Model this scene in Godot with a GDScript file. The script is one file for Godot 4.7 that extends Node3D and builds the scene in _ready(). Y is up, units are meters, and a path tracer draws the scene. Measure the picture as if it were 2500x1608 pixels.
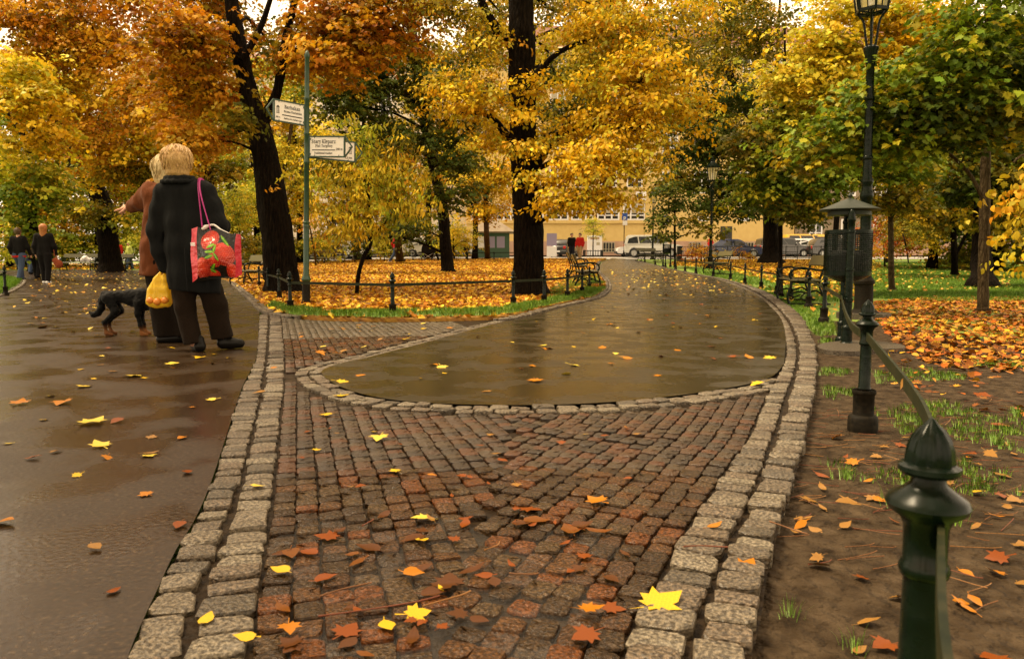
extends Node3D
# An autumn park: wet asphalt paths with granite sett edgings, iron railings, maples and lindens.
# All positions are metres; the camera stands at the origin, the park runs away along -z.

var rng := RandomNumberGenerator.new()
var mats := {}
var taken := {}
var leaf_meshes := {}
var pal := {}

func _ready():
	rng.seed = 20
	setup_view()
	make_materials()
	make_palettes()
	build_ground()
	build_paving()
	build_street()
	build_trees()
	build_railings()
	build_furniture()
	build_people()
	build_litter()
	print("built ", Time.get_ticks_msec())

# ------------------------------------------------------------------ camera, sky, light
func setup_view():
	var cam := Camera3D.new()
	cam.name = "camera"
	cam.position = Vector3(0, 0.75, 0)
	cam.rotation_degrees.x = -5.354
	cam.fov = 47.5
	cam.near = 0.05
	cam.far = 600.0
	add_child(cam)
	var lens := CameraAttributesPhysical.new()
	lens.frustum_focal_length = 27.27
	lens.frustum_focus_distance = 6.5
	lens.frustum_near = 0.05
	lens.frustum_far = 600.0
	lens.exposure_aperture = 9.0
	cam.attributes = lens
	var sky_mat := ProceduralSkyMaterial.new()
	sky_mat.sky_top_color = Color(0.97, 0.87, 0.73)
	sky_mat.sky_horizon_color = Color(1.0, 0.91, 0.78)
	sky_mat.sky_curve = 0.2
	sky_mat.ground_bottom_color = Color(0.25, 0.2, 0.15)
	sky_mat.ground_horizon_color = Color(0.5, 0.45, 0.38)
	sky_mat.sun_angle_max = 1.0
	var sky := Sky.new()
	sky.sky_material = sky_mat
	var env := Environment.new()
	env.background_mode = Environment.BG_SKY
	env.sky = sky
	env.background_energy_multiplier = 0.6
	env.tonemap_mode = Environment.TONE_MAPPER_LINEAR
	env.tonemap_exposure = 4.1
	env.sdfgi_enabled = true
	env.ssao_enabled = true
	env.ssil_enabled = true
	var we := WorldEnvironment.new()
	we.name = "world_environment"
	we.environment = env
	add_child(we)
	var sun := DirectionalLight3D.new()
	sun.name = "sun"
	sun.light_energy = 0.5
	sun.light_color = Color(1.0, 0.91, 0.75)
	sun.light_angular_distance = 14.0
	sun.shadow_enabled = true
	sun.sky_mode = DirectionalLight3D.SKY_MODE_LIGHT_ONLY
	add_child(sun)
	sun.look_at_from_position(Vector3.ZERO, Vector3(0.55, -0.9, 0.12))

# ------------------------------------------------------------------ the lie of the land
func gh(x: float, z: float) -> float:
	var d := -z
	var t := clampf((x / maxf(d, 1.0) + 0.42) / 0.30, 0.0, 1.0)
	var k := 0.45 + 0.55 * t * t * (3.0 - 2.0 * t)
	var u := maxf(0.0, minf(d, 64.0) - 14.0)
	return k * 0.0215 * u * u / (u + 4.0)

func on(x: float, z: float, up := 0.0) -> Vector3:
	return Vector3(x, gh(x, z) + up, z)

func rf(a: float, b: float) -> float:
	return rng.randf_range(a, b)

# ------------------------------------------------------------------ naming and tagging
func numbered(called: String) -> String:
	if not taken.has(called):
		taken[called] = 0
		return called
	taken[called] += 1
	return "%s_%03d" % [called, taken[called]]

func tag(o: Node, label: String, category := "", group := "", kind := ""):
	if label: o.set_meta("label", label)
	if category: o.set_meta("category", category)
	if group: o.set_meta("group", group)
	if kind: o.set_meta("kind", kind)
	return o

func thing(called: String, label: String, category: String, at := Vector3.ZERO, turn := 0.0, group := "") -> Node3D:
	var o := Node3D.new()
	o.name = numbered(called)
	add_child(o)
	o.position = at
	o.rotation.y = turn
	tag(o, label, category, group)
	return o

func part(called: String, m: Mesh, mat: Material, parent: Node3D = null) -> MeshInstance3D:
	var o := MeshInstance3D.new()
	o.name = called if parent else numbered(called)
	o.mesh = m
	if mat:
		o.material_override = mat
	(parent if parent else self).add_child(o, true)
	return o

func dup(src: Node3D, at: Vector3, turn: float, label: String, group := "") -> Node3D:
	var o: Node3D = src.duplicate()
	o.name = numbered(String(src.name).rstrip("0123456789_"))
	add_child(o)
	o.position = at
	o.rotation.y = turn
	tag(o, label, "", group)
	return o

func scatter(called: String, m: Mesh, mat: Material, buf: PackedFloat32Array, parent: Node3D, kind := "stuff") -> MultiMeshInstance3D:
	var mm := MultiMesh.new()
	mm.transform_format = MultiMesh.TRANSFORM_3D
	mm.use_colors = true
	mm.mesh = m
	mm.instance_count = buf.size() / 16
	mm.buffer = buf
	var o := MultiMeshInstance3D.new()
	o.name = called if parent else numbered(called)
	o.multimesh = mm
	o.material_override = mat
	if kind: o.set_meta("kind", kind)
	(parent if parent else self).add_child(o, true)
	return o

func put(buf: PackedFloat32Array, b: Basis, at: Vector3, c: Color):
	buf.append_array([b.x.x, b.y.x, b.z.x, at.x, b.x.y, b.y.y, b.z.y, at.y, b.x.z, b.y.z, b.z.z, at.z, c.r, c.g, c.b, 1.0])

# ------------------------------------------------------------------ mesh building
class MB:
	var st := SurfaceTool.new()
	var n := 0
	var grp := 1
	func _init():
		st.begin(Mesh.PRIMITIVE_TRIANGLES)
	func tri(a: Vector3, b: Vector3, c: Vector3, g := -1):
		st.set_smooth_group(g if g >= 0 else 0xFFFFFFFF)
		st.add_vertex(a); st.add_vertex(b); st.add_vertex(c)
		n += 1
	func tri_out(a: Vector3, b: Vector3, c: Vector3, o: Vector3, g := -1):
		if (a - c).cross(a - b).dot((a + b + c) / 3.0 - o) < 0.0:
			tri(a, c, b, g)
		else:
			tri(a, b, c, g)
	func quad_out(a: Vector3, b: Vector3, c: Vector3, d: Vector3, o: Vector3, g := -1):
		tri_out(a, b, c, o, g)
		tri_out(a, c, d, o, g)
	func box(c: Vector3, s: Vector3, bas := Basis.IDENTITY, bev := 0.0):
		var h := s * 0.5
		var bv := minf(bev, minf(h.x, minf(h.y, h.z)) * 0.9)
		if bv <= 0.0:
			var p := []
			for i in 8:
				p.append(c + bas * Vector3(h.x if i & 1 else -h.x, h.y if i & 2 else -h.y, h.z if i & 4 else -h.z))
			for f in [[0, 1, 3, 2], [4, 5, 7, 6], [0, 1, 5, 4], [2, 3, 7, 6], [0, 2, 6, 4], [1, 3, 7, 5]]:
				quad_out(p[f[0]], p[f[1]], p[f[2]], p[f[3]], c)
			return
		var q := {}
		for i in 8:
			var sg := Vector3(1 if i & 1 else -1, 1 if i & 2 else -1, 1 if i & 4 else -1)
			for ax in 3:
				var v := sg * (h - Vector3(bv, bv, bv))
				v[ax] = sg[ax] * h[ax]
				q[i * 3 + ax] = c + bas * v
		for ax in 3:
			var b1 := 1 << ((ax + 1) % 3)
			var b2 := 1 << ((ax + 2) % 3)
			for s2 in 2:
				var k: int = (1 << ax) if s2 else 0
				quad_out(q[k * 3 + ax], q[(k | b1) * 3 + ax], q[(k | b1 | b2) * 3 + ax], q[(k | b2) * 3 + ax], c)
				var e1: int = (ax + 1) % 3
				var e2: int = (ax + 2) % 3
				var kk: int = (b1 if s2 else 0)
				for s3 in 2:
					var k0: int = kk | (b2 if s3 else 0)
					var k1: int = k0 | (1 << ax)
					quad_out(q[k0 * 3 + e1], q[k1 * 3 + e1], q[k1 * 3 + e2], q[k0 * 3 + e2], c)
		for i in 8:
			tri_out(q[i * 3], q[i * 3 + 1], q[i * 3 + 2], c)
	func bar(a: Vector3, b: Vector3, w: float, t: float, up := Vector3.UP, bev := 0.0):
		var y := (b - a)
		var l := y.length()
		if l < 1e-5: return
		y /= l
		var x := y.cross(up)
		if x.length() < 1e-3: x = y.cross(Vector3.RIGHT)
		x = x.normalized()
		box((a + b) * 0.5, Vector3(t, l, w), Basis(x, y, x.cross(y)), bev)
	func tube(pts: Array, rad: Array, sides := 8, cap := true, flat := 1.0, lump := 0.0, seedv := 0):
		var m := pts.size()
		var rings := []
		var rr := RandomNumberGenerator.new()
		rr.seed = seedv + 77
		var t: Vector3 = (pts[1] - pts[0]).normalized()
		var x := t.cross(Vector3.UP if absf(t.y) < 0.9 else Vector3.FORWARD).normalized()
		for i in m:
			var tt: Vector3 = ((pts[mini(i + 1, m - 1)] as Vector3) - (pts[maxi(i - 1, 0)] as Vector3)).normalized()
			x = (x - tt * x.dot(tt)).normalized()
			var y := tt.cross(x)
			var ring := []
			var r: float = rad[i] if i < rad.size() else rad[-1]
			for k in sides:
				var a := TAU * k / sides
				var rk := r * (1.0 + (rr.randf_range(-lump, lump) if lump > 0.0 else 0.0))
				ring.append(pts[i] + x * cos(a) * rk + y * sin(a) * rk * flat)
			rings.append(ring)
		for i in m - 1:
			var o: Vector3 = (pts[i] + pts[i + 1]) * 0.5
			for k in sides:
				var k2 := (k + 1) % sides
				quad_out(rings[i][k], rings[i + 1][k], rings[i + 1][k2], rings[i][k2], o, 1)
		if cap:
			for e in [0, m - 1]:
				var inner: Vector3 = pts[1] if e == 0 else pts[m - 2]
				for k in sides:
					tri_out(pts[e], rings[e][k], rings[e][(k + 1) % sides], inner, 3)
	func lathe(prof: Array, segs := 16, at := Vector3.ZERO, rib := 0.0, nrib := 8, rib_from := 1e9, sq := Vector3.ONE):
		# prof: [r, y] from bottom to top; sharp corners get their own smooth group
		var rings := []
		for p in prof:
			var ring := []
			for k in segs:
				var a := TAU * k / segs
				var r: float = p[0]
				if rib > 0.0 and p[1] > rib_from:
					r *= 1.0 - rib * absf(sin(a * nrib * 0.5))
				ring.append(at + Vector3(cos(a) * r, p[1], sin(a) * r) * sq)
			rings.append(ring)
		var g := 1
		for i in prof.size() - 1:
			if i > 0:
				var d0 := Vector2(prof[i][0] - prof[i - 1][0], prof[i][1] - prof[i - 1][1])
				var d1 := Vector2(prof[i + 1][0] - prof[i][0], prof[i + 1][1] - prof[i][1])
				if absf(d0.angle_to(d1)) > 0.7: g += 1
			# outward seen from the profile: the normal of the segment
			var dv := Vector2(prof[i + 1][0] - prof[i][0], prof[i + 1][1] - prof[i][1])
			for k in segs:
				var k2 := (k + 1) % segs
				var a0: Vector3 = rings[i][k]; var a1: Vector3 = rings[i][k2]
				var b0: Vector3 = rings[i + 1][k]; var b1: Vector3 = rings[i + 1][k2]
				var mid := TAU * (k + 0.5) / segs
				var nrm := Vector3(cos(mid) * dv.y, -dv.x, sin(mid) * dv.y)
				var o := (a0 + b1) * 0.5 - nrm
				if prof[i][0] > 1e-5: tri_out(a0, b0, a1, (a0 + b0 + a1) / 3.0 - nrm, g)
				if prof[i + 1][0] > 1e-5: tri_out(a1, b0, b1, (a1 + b0 + b1) / 3.0 - nrm, g)
	func prism(poly: PackedVector2Array, z0: float, z1: float, xf := Transform3D.IDENTITY, smooth := false):
		# a flat outline in x, y given depth from z0 to z1
		var idx := Geometry2D.triangulate_polygon(poly)
		var ccw := not Geometry2D.is_polygon_clockwise(poly)
		for i in range(0, idx.size(), 3):
			var a := poly[idx[i]]; var b := poly[idx[i + 1]]; var c := poly[idx[i + 2]]
			for zz in [z0, z1]:
				var pa := Vector3(a.x, a.y, zz); var pb := Vector3(b.x, b.y, zz); var pc := Vector3(c.x, c.y, zz)
				var o := (pa + pb + pc) / 3.0 + Vector3(0, 0, (z1 - z0) * (1.0 if zz == z0 else -1.0))
				tri_out(xf * pa, xf * pb, xf * pc, xf * o)
		for i in poly.size():
			var a := poly[i]; var b := poly[(i + 1) % poly.size()]
			var nrm := Vector2(b.y - a.y, a.x - b.x).normalized() * (1.0 if ccw else -1.0)
			var o2 := (a + b) * 0.5 - nrm * 0.01
			quad_out(xf * Vector3(a.x, a.y, z0), xf * Vector3(b.x, b.y, z0), xf * Vector3(b.x, b.y, z1), xf * Vector3(a.x, a.y, z1), xf * Vector3(o2.x, o2.y, (z0 + z1) * 0.5), 2 if smooth else -1)
	func done() -> ArrayMesh:
		st.generate_normals()
		return st.commit()

func smooth(p: Array, per := 6, closed := false) -> PackedVector2Array:
	var out := PackedVector2Array()
	var m := p.size()
	for i in (m if closed else m - 1):
		var a: Vector2 = p[(i - 1 + m) % m] if closed or i > 0 else p[0]
		var b: Vector2 = p[i]
		var c: Vector2 = p[(i + 1) % m]
		var d: Vector2 = p[(i + 2) % m] if closed or i < m - 2 else p[m - 1]
		for k in per:
			out.append(b.cubic_interpolate(c, a, d, float(k) / per))
	if not closed: out.append(p[m - 1])
	return out

func smooth3(p: Array, per := 4) -> Array:
	var out := []
	var m := p.size()
	for i in m - 1:
		var a: Vector3 = p[maxi(i - 1, 0)]
		var b: Vector3 = p[i]
		var c: Vector3 = p[i + 1]
		var d: Vector3 = p[mini(i + 2, m - 1)]
		for k in per:
			out.append(b.cubic_interpolate(c, a, d, float(k) / per))
	out.append(p[m - 1])
	return out

# a sheet over the land, cut to an outline of (x, z) points, with texture coordinates in metres
func sheet(poly: PackedVector2Array, up: float, cell: float, skirt := 0.0) -> ArrayMesh:
	var st := SurfaceTool.new()
	st.begin(Mesh.PRIMITIVE_TRIANGLES)
	var lo := poly[0]
	var hi := poly[0]
	for p in poly:
		lo = lo.min(p); hi = hi.max(p)
	var i0 := floori(lo.x / cell); var i1 := ceili(hi.x / cell)
	var j0 := floori(lo.y / cell); var j1 := ceili(hi.y / cell)
	for i in range(i0, i1):
		for j in range(j0, j1):
			var sq := PackedVector2Array([Vector2(i, j) * cell, Vector2(i + 1, j) * cell, Vector2(i + 1, j + 1) * cell, Vector2(i, j + 1) * cell])
			for piece in Geometry2D.intersect_polygons(sq, poly):
				var idx := Geometry2D.triangulate_polygon(piece)
				for k in range(0, idx.size(), 3):
					var t := [piece[idx[k]], piece[idx[k + 1]], piece[idx[k + 2]]]
					# clockwise seen from above
					if (t[1] - t[0]).cross(t[2] - t[0]) < 0.0: t = [t[0], t[2], t[1]]
					for v in t:
						st.set_uv(v)
						st.set_normal(Vector3.UP)
						st.add_vertex(on(v.x, v.y, up))
	if skirt > 0.0:
		var cw := Geometry2D.is_polygon_clockwise(poly)
		for i in poly.size():
			var a := poly[i]; var b := poly[(i + 1) % poly.size()]
			var nn := Vector3(b.y - a.y, 0, a.x - b.x).normalized() * (-1.0 if cw else 1.0)
			var q := [on(a.x, a.y, up), on(b.x, b.y, up), on(b.x, b.y, up - skirt), on(a.x, a.y, up - skirt)]
			for f in [[0, 1, 2], [0, 2, 3]]:
				var p0: Vector3 = q[f[0]]; var p1: Vector3 = q[f[1]]; var p2: Vector3 = q[f[2]]
				if (p0 - p2).cross(p0 - p1).dot(nn) < 0.0:
					var sw := p1; p1 = p2; p2 = sw
				for v in [p0, p1, p2]:
					st.set_uv(Vector2(v.x + v.y, v.z)); st.set_normal(nn); st.add_vertex(v)
	return st.commit()

# ------------------------------------------------------------------ materials
func ntex(freq: float, cols: Array, size := 512, octaves := 4, seedv := 1, type := FastNoiseLite.TYPE_SIMPLEX_SMOOTH, normal := false, bump := 4.0, offs := []) -> NoiseTexture2D:
	var n := FastNoiseLite.new()
	n.seed = seedv
	n.noise_type = type
	n.frequency = freq
	n.fractal_octaves = octaves
	if octaves > 1: n.fractal_type = FastNoiseLite.FRACTAL_FBM
	var t := NoiseTexture2D.new()
	t.width = size; t.height = size
	t.seamless = true
	t.noise = n
	if normal:
		t.as_normal_map = true
		t.bump_strength = bump
	elif cols:
		var g := Gradient.new()
		var pts := PackedFloat32Array()
		var cc := PackedColorArray()
		for i in cols.size():
			pts.append(offs[i] if offs else float(i) / maxi(cols.size() - 1, 1))
			var c: Color = cols[i] if cols[i] is Color else Color(cols[i], cols[i], cols[i])
			cc.append(c)
		g.offsets = pts
		g.colors = cc
		t.color_ramp = g
	return t

func lin(r: float, g: float, b: float) -> Color:
	return Color(r, g, b).linear_to_srgb()

func mat(called: String, c: Color, rough := 0.6, metal := 0.0) -> StandardMaterial3D:
	var m := StandardMaterial3D.new()
	m.resource_name = called
	m.albedo_color = c
	m.roughness = rough
	m.metallic = metal
	mats[called] = m
	return m

func textured(called: String, tex: Texture2D, rough: float, scale: float, bump: Texture2D = null, bump_cm := 0.3, rtex: Texture2D = null, tri := true) -> StandardMaterial3D:
	var m := mat(called, Color.WHITE, rough)
	m.albedo_texture = tex
	m.uv1_scale = Vector3(scale, scale, scale)
	m.uv1_triplanar = tri
	if bump:
		m.heightmap_enabled = true
		m.heightmap_texture = bump
		m.heightmap_scale = bump_cm
	if rtex:
		m.roughness = 1.0
		m.roughness_texture = rtex
	return m

func make_materials():
	# wet asphalt: dark binder with paler grit, standing damp in smooth patches
	var grit := ntex(0.2, [lin(.008, .0040, .0015), lin(.020, .0105, .0042), lin(.031, .0175, .0072), lin(.16, .11, .06)], 1024, 3, 3)
	var grit_h := ntex(0.16, [0.0, 1.0], 1024, 3, 5)
	var damp := ntex(0.006, [0.20, 0.25, 0.38, 0.46], 1024, 4, 8, FastNoiseLite.TYPE_SIMPLEX_SMOOTH, false, 1.0, [0.0, 0.4, 0.6, 1.0])
	textured("asphalt", grit, 0.3, 0.28, grit_h, 0.06, damp, false).metallic_specular = 0.38
	var damp2 := ntex(0.007, [0.19, 0.23, 0.33, 0.42], 1024, 4, 18, FastNoiseLite.TYPE_SIMPLEX_SMOOTH, false, 1.0, [0.0, 0.45, 0.65, 1.0])
	var grit2 := ntex(0.12, [lin(.012, .0085, .004), lin(.022, .016, .007), lin(.030, .022, .010), lin(.06, .045, .024)], 1024, 4, 13)
	textured("asphalt_pool", grit2, 0.2, 0.28, grit_h, 0.02, damp2, false).metallic_specular = 0.46
	textured("street", ntex(0.05, [lin(.30, .28, .26), lin(.38, .36, .33)], 256, 3, 4), 0.5, 0.3, null, 0.0, null, false)
	var soil_h := ntex(0.02, [0.0, 1.0], 1024, 6, 21)
	textured("soil", ntex(0.012, [lin(.016, .010, .005), lin(.040, .026, .014), lin(.062, .042, .024), lin(.10, .07, .042)], 1024, 6, 22), 0.75, 0.7, soil_h, 3.2, null, false).metallic_specular = 0.2
	textured("bed", ntex(0.02, [lin(.010, .006, .003), lin(.024, .015, .008), lin(.04, .026, .014)], 512, 5, 23), 0.5, 1.1, soil_h, 0.8, null, false).metallic_specular = 0.2
	textured("leaf_floor", ntex(0.03, [lin(.10, .04, .008), lin(.30, .13, .015), lin(.42, .22, .02), lin(.20, .08, .01)], 512, 5, 24), 0.7, 0.5, soil_h, 2.0, null, false)
	textured("turf", ntex(0.02, [lin(.06, .10, .008), lin(.11, .19, .014), lin(.16, .22, .022), lin(.24, .20, .025)], 512, 5, 25), 0.8, 0.4, soil_h, 2.0, null, false)
	var gran_h := ntex(0.03, [0.0, 1.0], 512, 5, 31)
	var i := 0
	for c in [Vector3(.082, .063, .043), Vector3(.115, .093, .066), Vector3(.06, .047, .032), Vector3(.095, .070, .047), Vector3(.14, .117, .085)]:
		var g := ntex(0.06, [lin(c.x * .35, c.y * .31, c.z * .26), lin(c.x * .9, c.y * .88, c.z * .82), lin(c.x * 1.3, c.y * 1.28, c.z * 1.22), lin(c.x * 2.1, c.y * 2.05, c.z * 1.95)], 256, 5, 40 + i, FastNoiseLite.TYPE_SIMPLEX_SMOOTH, false, 1.0, [0.28, 0.45, 0.58, 0.74])
		textured("granite%d" % i, g, 0.42, 4.5, gran_h, 0.65).uv1_world_triplanar = true
		i += 1
	i = 0
	for c in [Vector3(.048, .022, .008), Vector3(.066, .029, .009), Vector3(.034, .019, .008), Vector3(.078, .026, .006), Vector3(.054, .032, .014), Vector3(.028, .015, .006)]:
		var g := ntex(0.05, [lin(c.x * .5, c.y * .45, c.z * .4), lin(c.x * .9, c.y * .9, c.z * .9), lin(c.x * 1.2, c.y * 1.2, c.z * 1.2), lin(c.x * 2.0, c.y * 1.95, c.z * 1.9)], 256, 5, 60 + i, FastNoiseLite.TYPE_SIMPLEX_SMOOTH, false, 1.0, [0.28, 0.45, 0.58, 0.74])
		textured("porphyry%d" % i, g, 0.24, 5.5, gran_h, 0.5).metallic_specular = 0.36
		mats["porphyry%d" % i].uv1_world_triplanar = true
		i += 1
	var setts_any := textured("porphyry_any", ntex(0.03, [0.5, 0.9, 1.1, 1.5], 256, 5, 66), 0.3, 7.0, gran_h, 0.5)
	setts_any.vertex_color_use_as_albedo = true
	setts_any.uv1_world_triplanar = true
	var gran_any := textured("granite_any", ntex(0.035, [0.45, 0.9, 1.0, 1.4], 256, 5, 67), 0.42, 5.0, gran_h, 0.6)
	gran_any.vertex_color_use_as_albedo = true
	gran_any.uv1_world_triplanar = true
	# bark
	var bark_h := ntex(0.02, [0.0, 1.0], 512, 4, 71)
	var bark := textured("bark", ntex(0.015, [lin(.002, .0014, .0008), lin(.006, .004, .0024), lin(.012, .008, .005), lin(.028, .020, .011)], 512, 5, 72), 0.75, 1.0, bark_h, 9.0)
	bark.metallic_specular = 0.15
	bark.uv1_scale = Vector3(2.2, 0.35, 2.2)
	var bark2 := textured("bark_brown", ntex(0.015, [lin(.018, .012, .006), lin(.05, .034, .018), lin(.085, .06, .032), lin(.11, .085, .04)], 512, 5, 73), 0.8, 1.0, bark_h, 6.0)
	bark2.metallic_specular = 0.15
	bark2.uv1_scale = Vector3(3.0, 0.6, 3.0)
	# leaves: tinted per copy, and they let light through
	for nm in ["leaf", "leaf_far", "fallen"]:
		var lm := mat(nm, Color.WHITE, 0.45 if nm != "fallen" else 0.4)
		lm.vertex_color_use_as_albedo = true
		lm.metallic_specular = 0.22
		lm.cull_mode = BaseMaterial3D.CULL_DISABLED
		if nm != "fallen":
			lm.backlight_enabled = true
			lm.backlight = Color(0.85, 0.8, 0.58)
	var gm := mat("grass", Color.WHITE, 0.5)
	gm.vertex_color_use_as_albedo = true
	gm.backlight_enabled = true
	gm.backlight = Color(0.6, 0.7, 0.4)
	# painted iron
	var chip := ntex(0.01, [0.16, 0.22, 0.32, 0.5], 512, 5, 81)
	var paint := textured("iron", ntex(0.012, [lin(.0015, .004, .0022), lin(.002, .006, .0035), lin(.004, .009, .005), lin(.010, .009, .005)], 512, 5, 82), 0.35, 2.5, ntex(0.03, [0.0, 1.0], 256, 4, 83), 0.10, chip)
	paint.metallic_specular = 0.28
	paint.clearcoat_enabled = false
	textured("iron_dirty", ntex(0.02, [lin(.004, .0035, .002), lin(.010, .008, .005), lin(.024, .018, .010)], 512, 5, 84), 0.6, 3.0, ntex(0.04, [0.0, 1.0], 256, 4, 85), 0.2).metallic_specular = 0.2
	textured("iron_green", ntex(0.012, [lin(.008, .030, .014), lin(.012, .046, .022), lin(.018, .055, .026)], 256, 4, 86), 0.38, 2.5)
	textured("rail", ntex(0.015, [lin(.006, .010, .004), lin(.012, .017, .007), lin(.022, .024, .010), lin(.04, .036, .017)], 512, 5, 87), 0.5, 2.5).metallic_specular = 0.22
	mat("iron_black", lin(.008, .009, .007), 0.45)
	textured("bench_wood", ntex(0.02, [lin(.05, .045, .016), lin(.085, .075, .028), lin(.11, .095, .04)], 256, 4, 88), 0.45, 3.0)
	var gl := mat("lantern_glass", Color(0.85, 0.8, 0.6, 0.45), 0.35)
	gl.transparency = BaseMaterial3D.TRANSPARENCY_ALPHA
	mat("roof_metal", lin(.024, .030, .021), 0.45).metallic_specular = 0.3
	mat("sign_white", lin(.80, .76, .72), 0.4)
	mat("sign_black", lin(.012, .011, .010), 0.5)
	mat("sign_blue", lin(.03, .09, .42), 0.4)
	# far facades
	textured("plaster_yellow", ntex(0.02, [lin(.62, .44, .155), lin(.68, .50, .19)], 256, 4, 91), 0.85, 0.3)
	textured("plaster_pink", ntex(0.02, [lin(.42, .26, .18), lin(.50, .33, .24)], 256, 4, 92), 0.85, 0.3)
	mat("plaster_cream", lin(.66, .52, .34), 0.8)
	mat("plaster_pale", lin(.66, .58, .46), 0.85)
	textured("stone_grey", ntex(0.02, [lin(.20, .15, .10), lin(.30, .24, .17)], 256, 4, 93), 0.85, 0.4)
	mat("frame_white", lin(.78, .77, .78), 0.5)
	mat("pane_dark", lin(.035, .032, .028), 0.08)
	mat("blind", lin(.40, .36, .26), 0.8)
	mat("roof_tile", lin(.16, .06, .035), 0.7)
	mat("kiosk_green", lin(.045, .10, .06), 0.6)
	mat("poster_violet", lin(.30, .26, .40), 0.5)
	mat("tyre", lin(.012, .012, .012), 0.8)
	mat("rim", lin(.55, .55, .54), 0.35, 0.7)
	mat("car_glass", lin(.02, .022, .022), 0.05)
	mat("plastic_dark", lin(.02, .02, .02), 0.6)
	mat("lamp_red", lin(.45, .02, .015), 0.2)
	mat("lamp_clear", lin(.7, .7, .68), 0.1)
	for q in [["silver", Vector3(.50, .49, .44)], ["white", Vector3(.75, .75, .76)], ["navy", Vector3(.012, .022, .075)], ["black", Vector3(.014, .013, .013)], ["graphite", Vector3(.035, .03, .028)], ["taxi", Vector3(.75, .42, .02)], ["red", Vector3(.25, .02, .015)]]:
		var cm := mat("car_" + q[0], lin(q[1].x, q[1].y, q[1].z), 0.3)
		cm.clearcoat_enabled = true
		cm.clearcoat = 1.0
		cm.clearcoat_roughness = 0.05

func make_palettes():
	pal["rust"] = [Vector3(.519, .210, .015), Vector3(.642, .321, .020), Vector3(.370, .123, .010), Vector3(.679, .420, .030), Vector3(.247, .111, .012), Vector3(.568, .272, .020), Vector3(.296, .210, .020)]
	pal["orange"] = [Vector3(.725, .396, .028), Vector3(.775, .456, .033), Vector3(.625, .288, .022), Vector3(.500, .204, .017), Vector3(.750, .504, .044), Vector3(.438, .288, .028)]
	pal["gold"] = [Vector3(.760, .499, .020), Vector3(.800, .572, .030), Vector3(.660, .395, .015), Vector3(.740, .562, .035), Vector3(.540, .333, .015), Vector3(.500, .458, .040)]
	pal["yellow"] = [Vector3(.814, .616, .050), Vector3(.770, .660, .060), Vector3(.726, .550, .040), Vector3(.605, .550, .050), Vector3(.440, .440, .040)]
	pal["lime"] = [Vector3(.520, .520, .044), Vector3(.390, .442, .033), Vector3(.676, .598, .055), Vector3(.260, .325, .028), Vector3(.728, .546, .044), Vector3(.182, .234, .022)]
	pal["green"] = [Vector3(.154, .236, .021), Vector3(.111, .180, .018), Vector3(.209, .291, .027), Vector3(.307, .361, .029), Vector3(.140, .209, .019), Vector3(.474, .416, .029)]
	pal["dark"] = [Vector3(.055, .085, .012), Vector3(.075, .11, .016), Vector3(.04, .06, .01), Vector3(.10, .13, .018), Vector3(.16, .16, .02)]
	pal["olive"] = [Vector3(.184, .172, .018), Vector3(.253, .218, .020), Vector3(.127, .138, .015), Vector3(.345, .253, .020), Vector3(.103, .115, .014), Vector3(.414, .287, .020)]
	pal["bronze"] = [Vector3(.608, .476, .033), Vector3(.513, .392, .028), Vector3(.743, .532, .033), Vector3(.405, .336, .028), Vector3(.675, .336, .022), Vector3(.351, .336, .033)]
	pal["red"] = [Vector3(.40, .07, .02), Vector3(.48, .14, .02), Vector3(.30, .08, .015), Vector3(.50, .26, .03)]
	pal["litter"] = [Vector3(.16, .06, .012), Vector3(.22, .11, .02), Vector3(.74, .48, .03), Vector3(.62, .38, .03), Vector3(.66, .44, .04), Vector3(.55, .27, .02), Vector3(.46, .19, .018), Vector3(.36, .14, .015), Vector3(.60, .34, .025), Vector3(.28, .11, .015)]
	pal["litter_red"] = [Vector3(.12, .04, .01), Vector3(.18, .06, .01), Vector3(.34, .09, .012), Vector3(.40, .15, .015), Vector3(.30, .10, .012), Vector3(.50, .24, .02), Vector3(.22, .08, .012), Vector3(.55, .32, .03), Vector3(.42, .20, .03)]
	pal["litter_path"] = [Vector3(.68, .48, .06), Vector3(.62, .40, .05), Vector3(.45, .22, .03), Vector3(.70, .55, .12), Vector3(.38, .16, .02)]

func pick(p: String, jit := 0.18) -> Color:
	var a: Array = pal[p]
	var v: Vector3 = a[rng.randi() % a.size()]
	var k := rf(1.0 - jit, 1.0 + jit)
	return Color(v.x * k, v.y * k * rf(0.93, 1.07), v.z * k)

# ------------------------------------------------------------------ ground and paths
var left_in := PackedVector2Array()     # edges of the sett edging beside the left path
var left_mid_a := PackedVector2Array()
var left_mid_b := PackedVector2Array()
var left_out := PackedVector2Array()
var right_in := PackedVector2Array()    # edges of the sett edging beside the right verge
var right_mid_a := PackedVector2Array()
var right_mid_b := PackedVector2Array()
var right_out := PackedVector2Array()
var pool := PackedVector2Array()        # the asphalt of the right path
var ring := PackedVector2Array()        # the part of its outline that is edged with setts
var island := PackedVector2Array()
var left_path := PackedVector2Array()

func rev(a: PackedVector2Array) -> PackedVector2Array:
	var b := a.duplicate()
	b.reverse()
	return b

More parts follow.
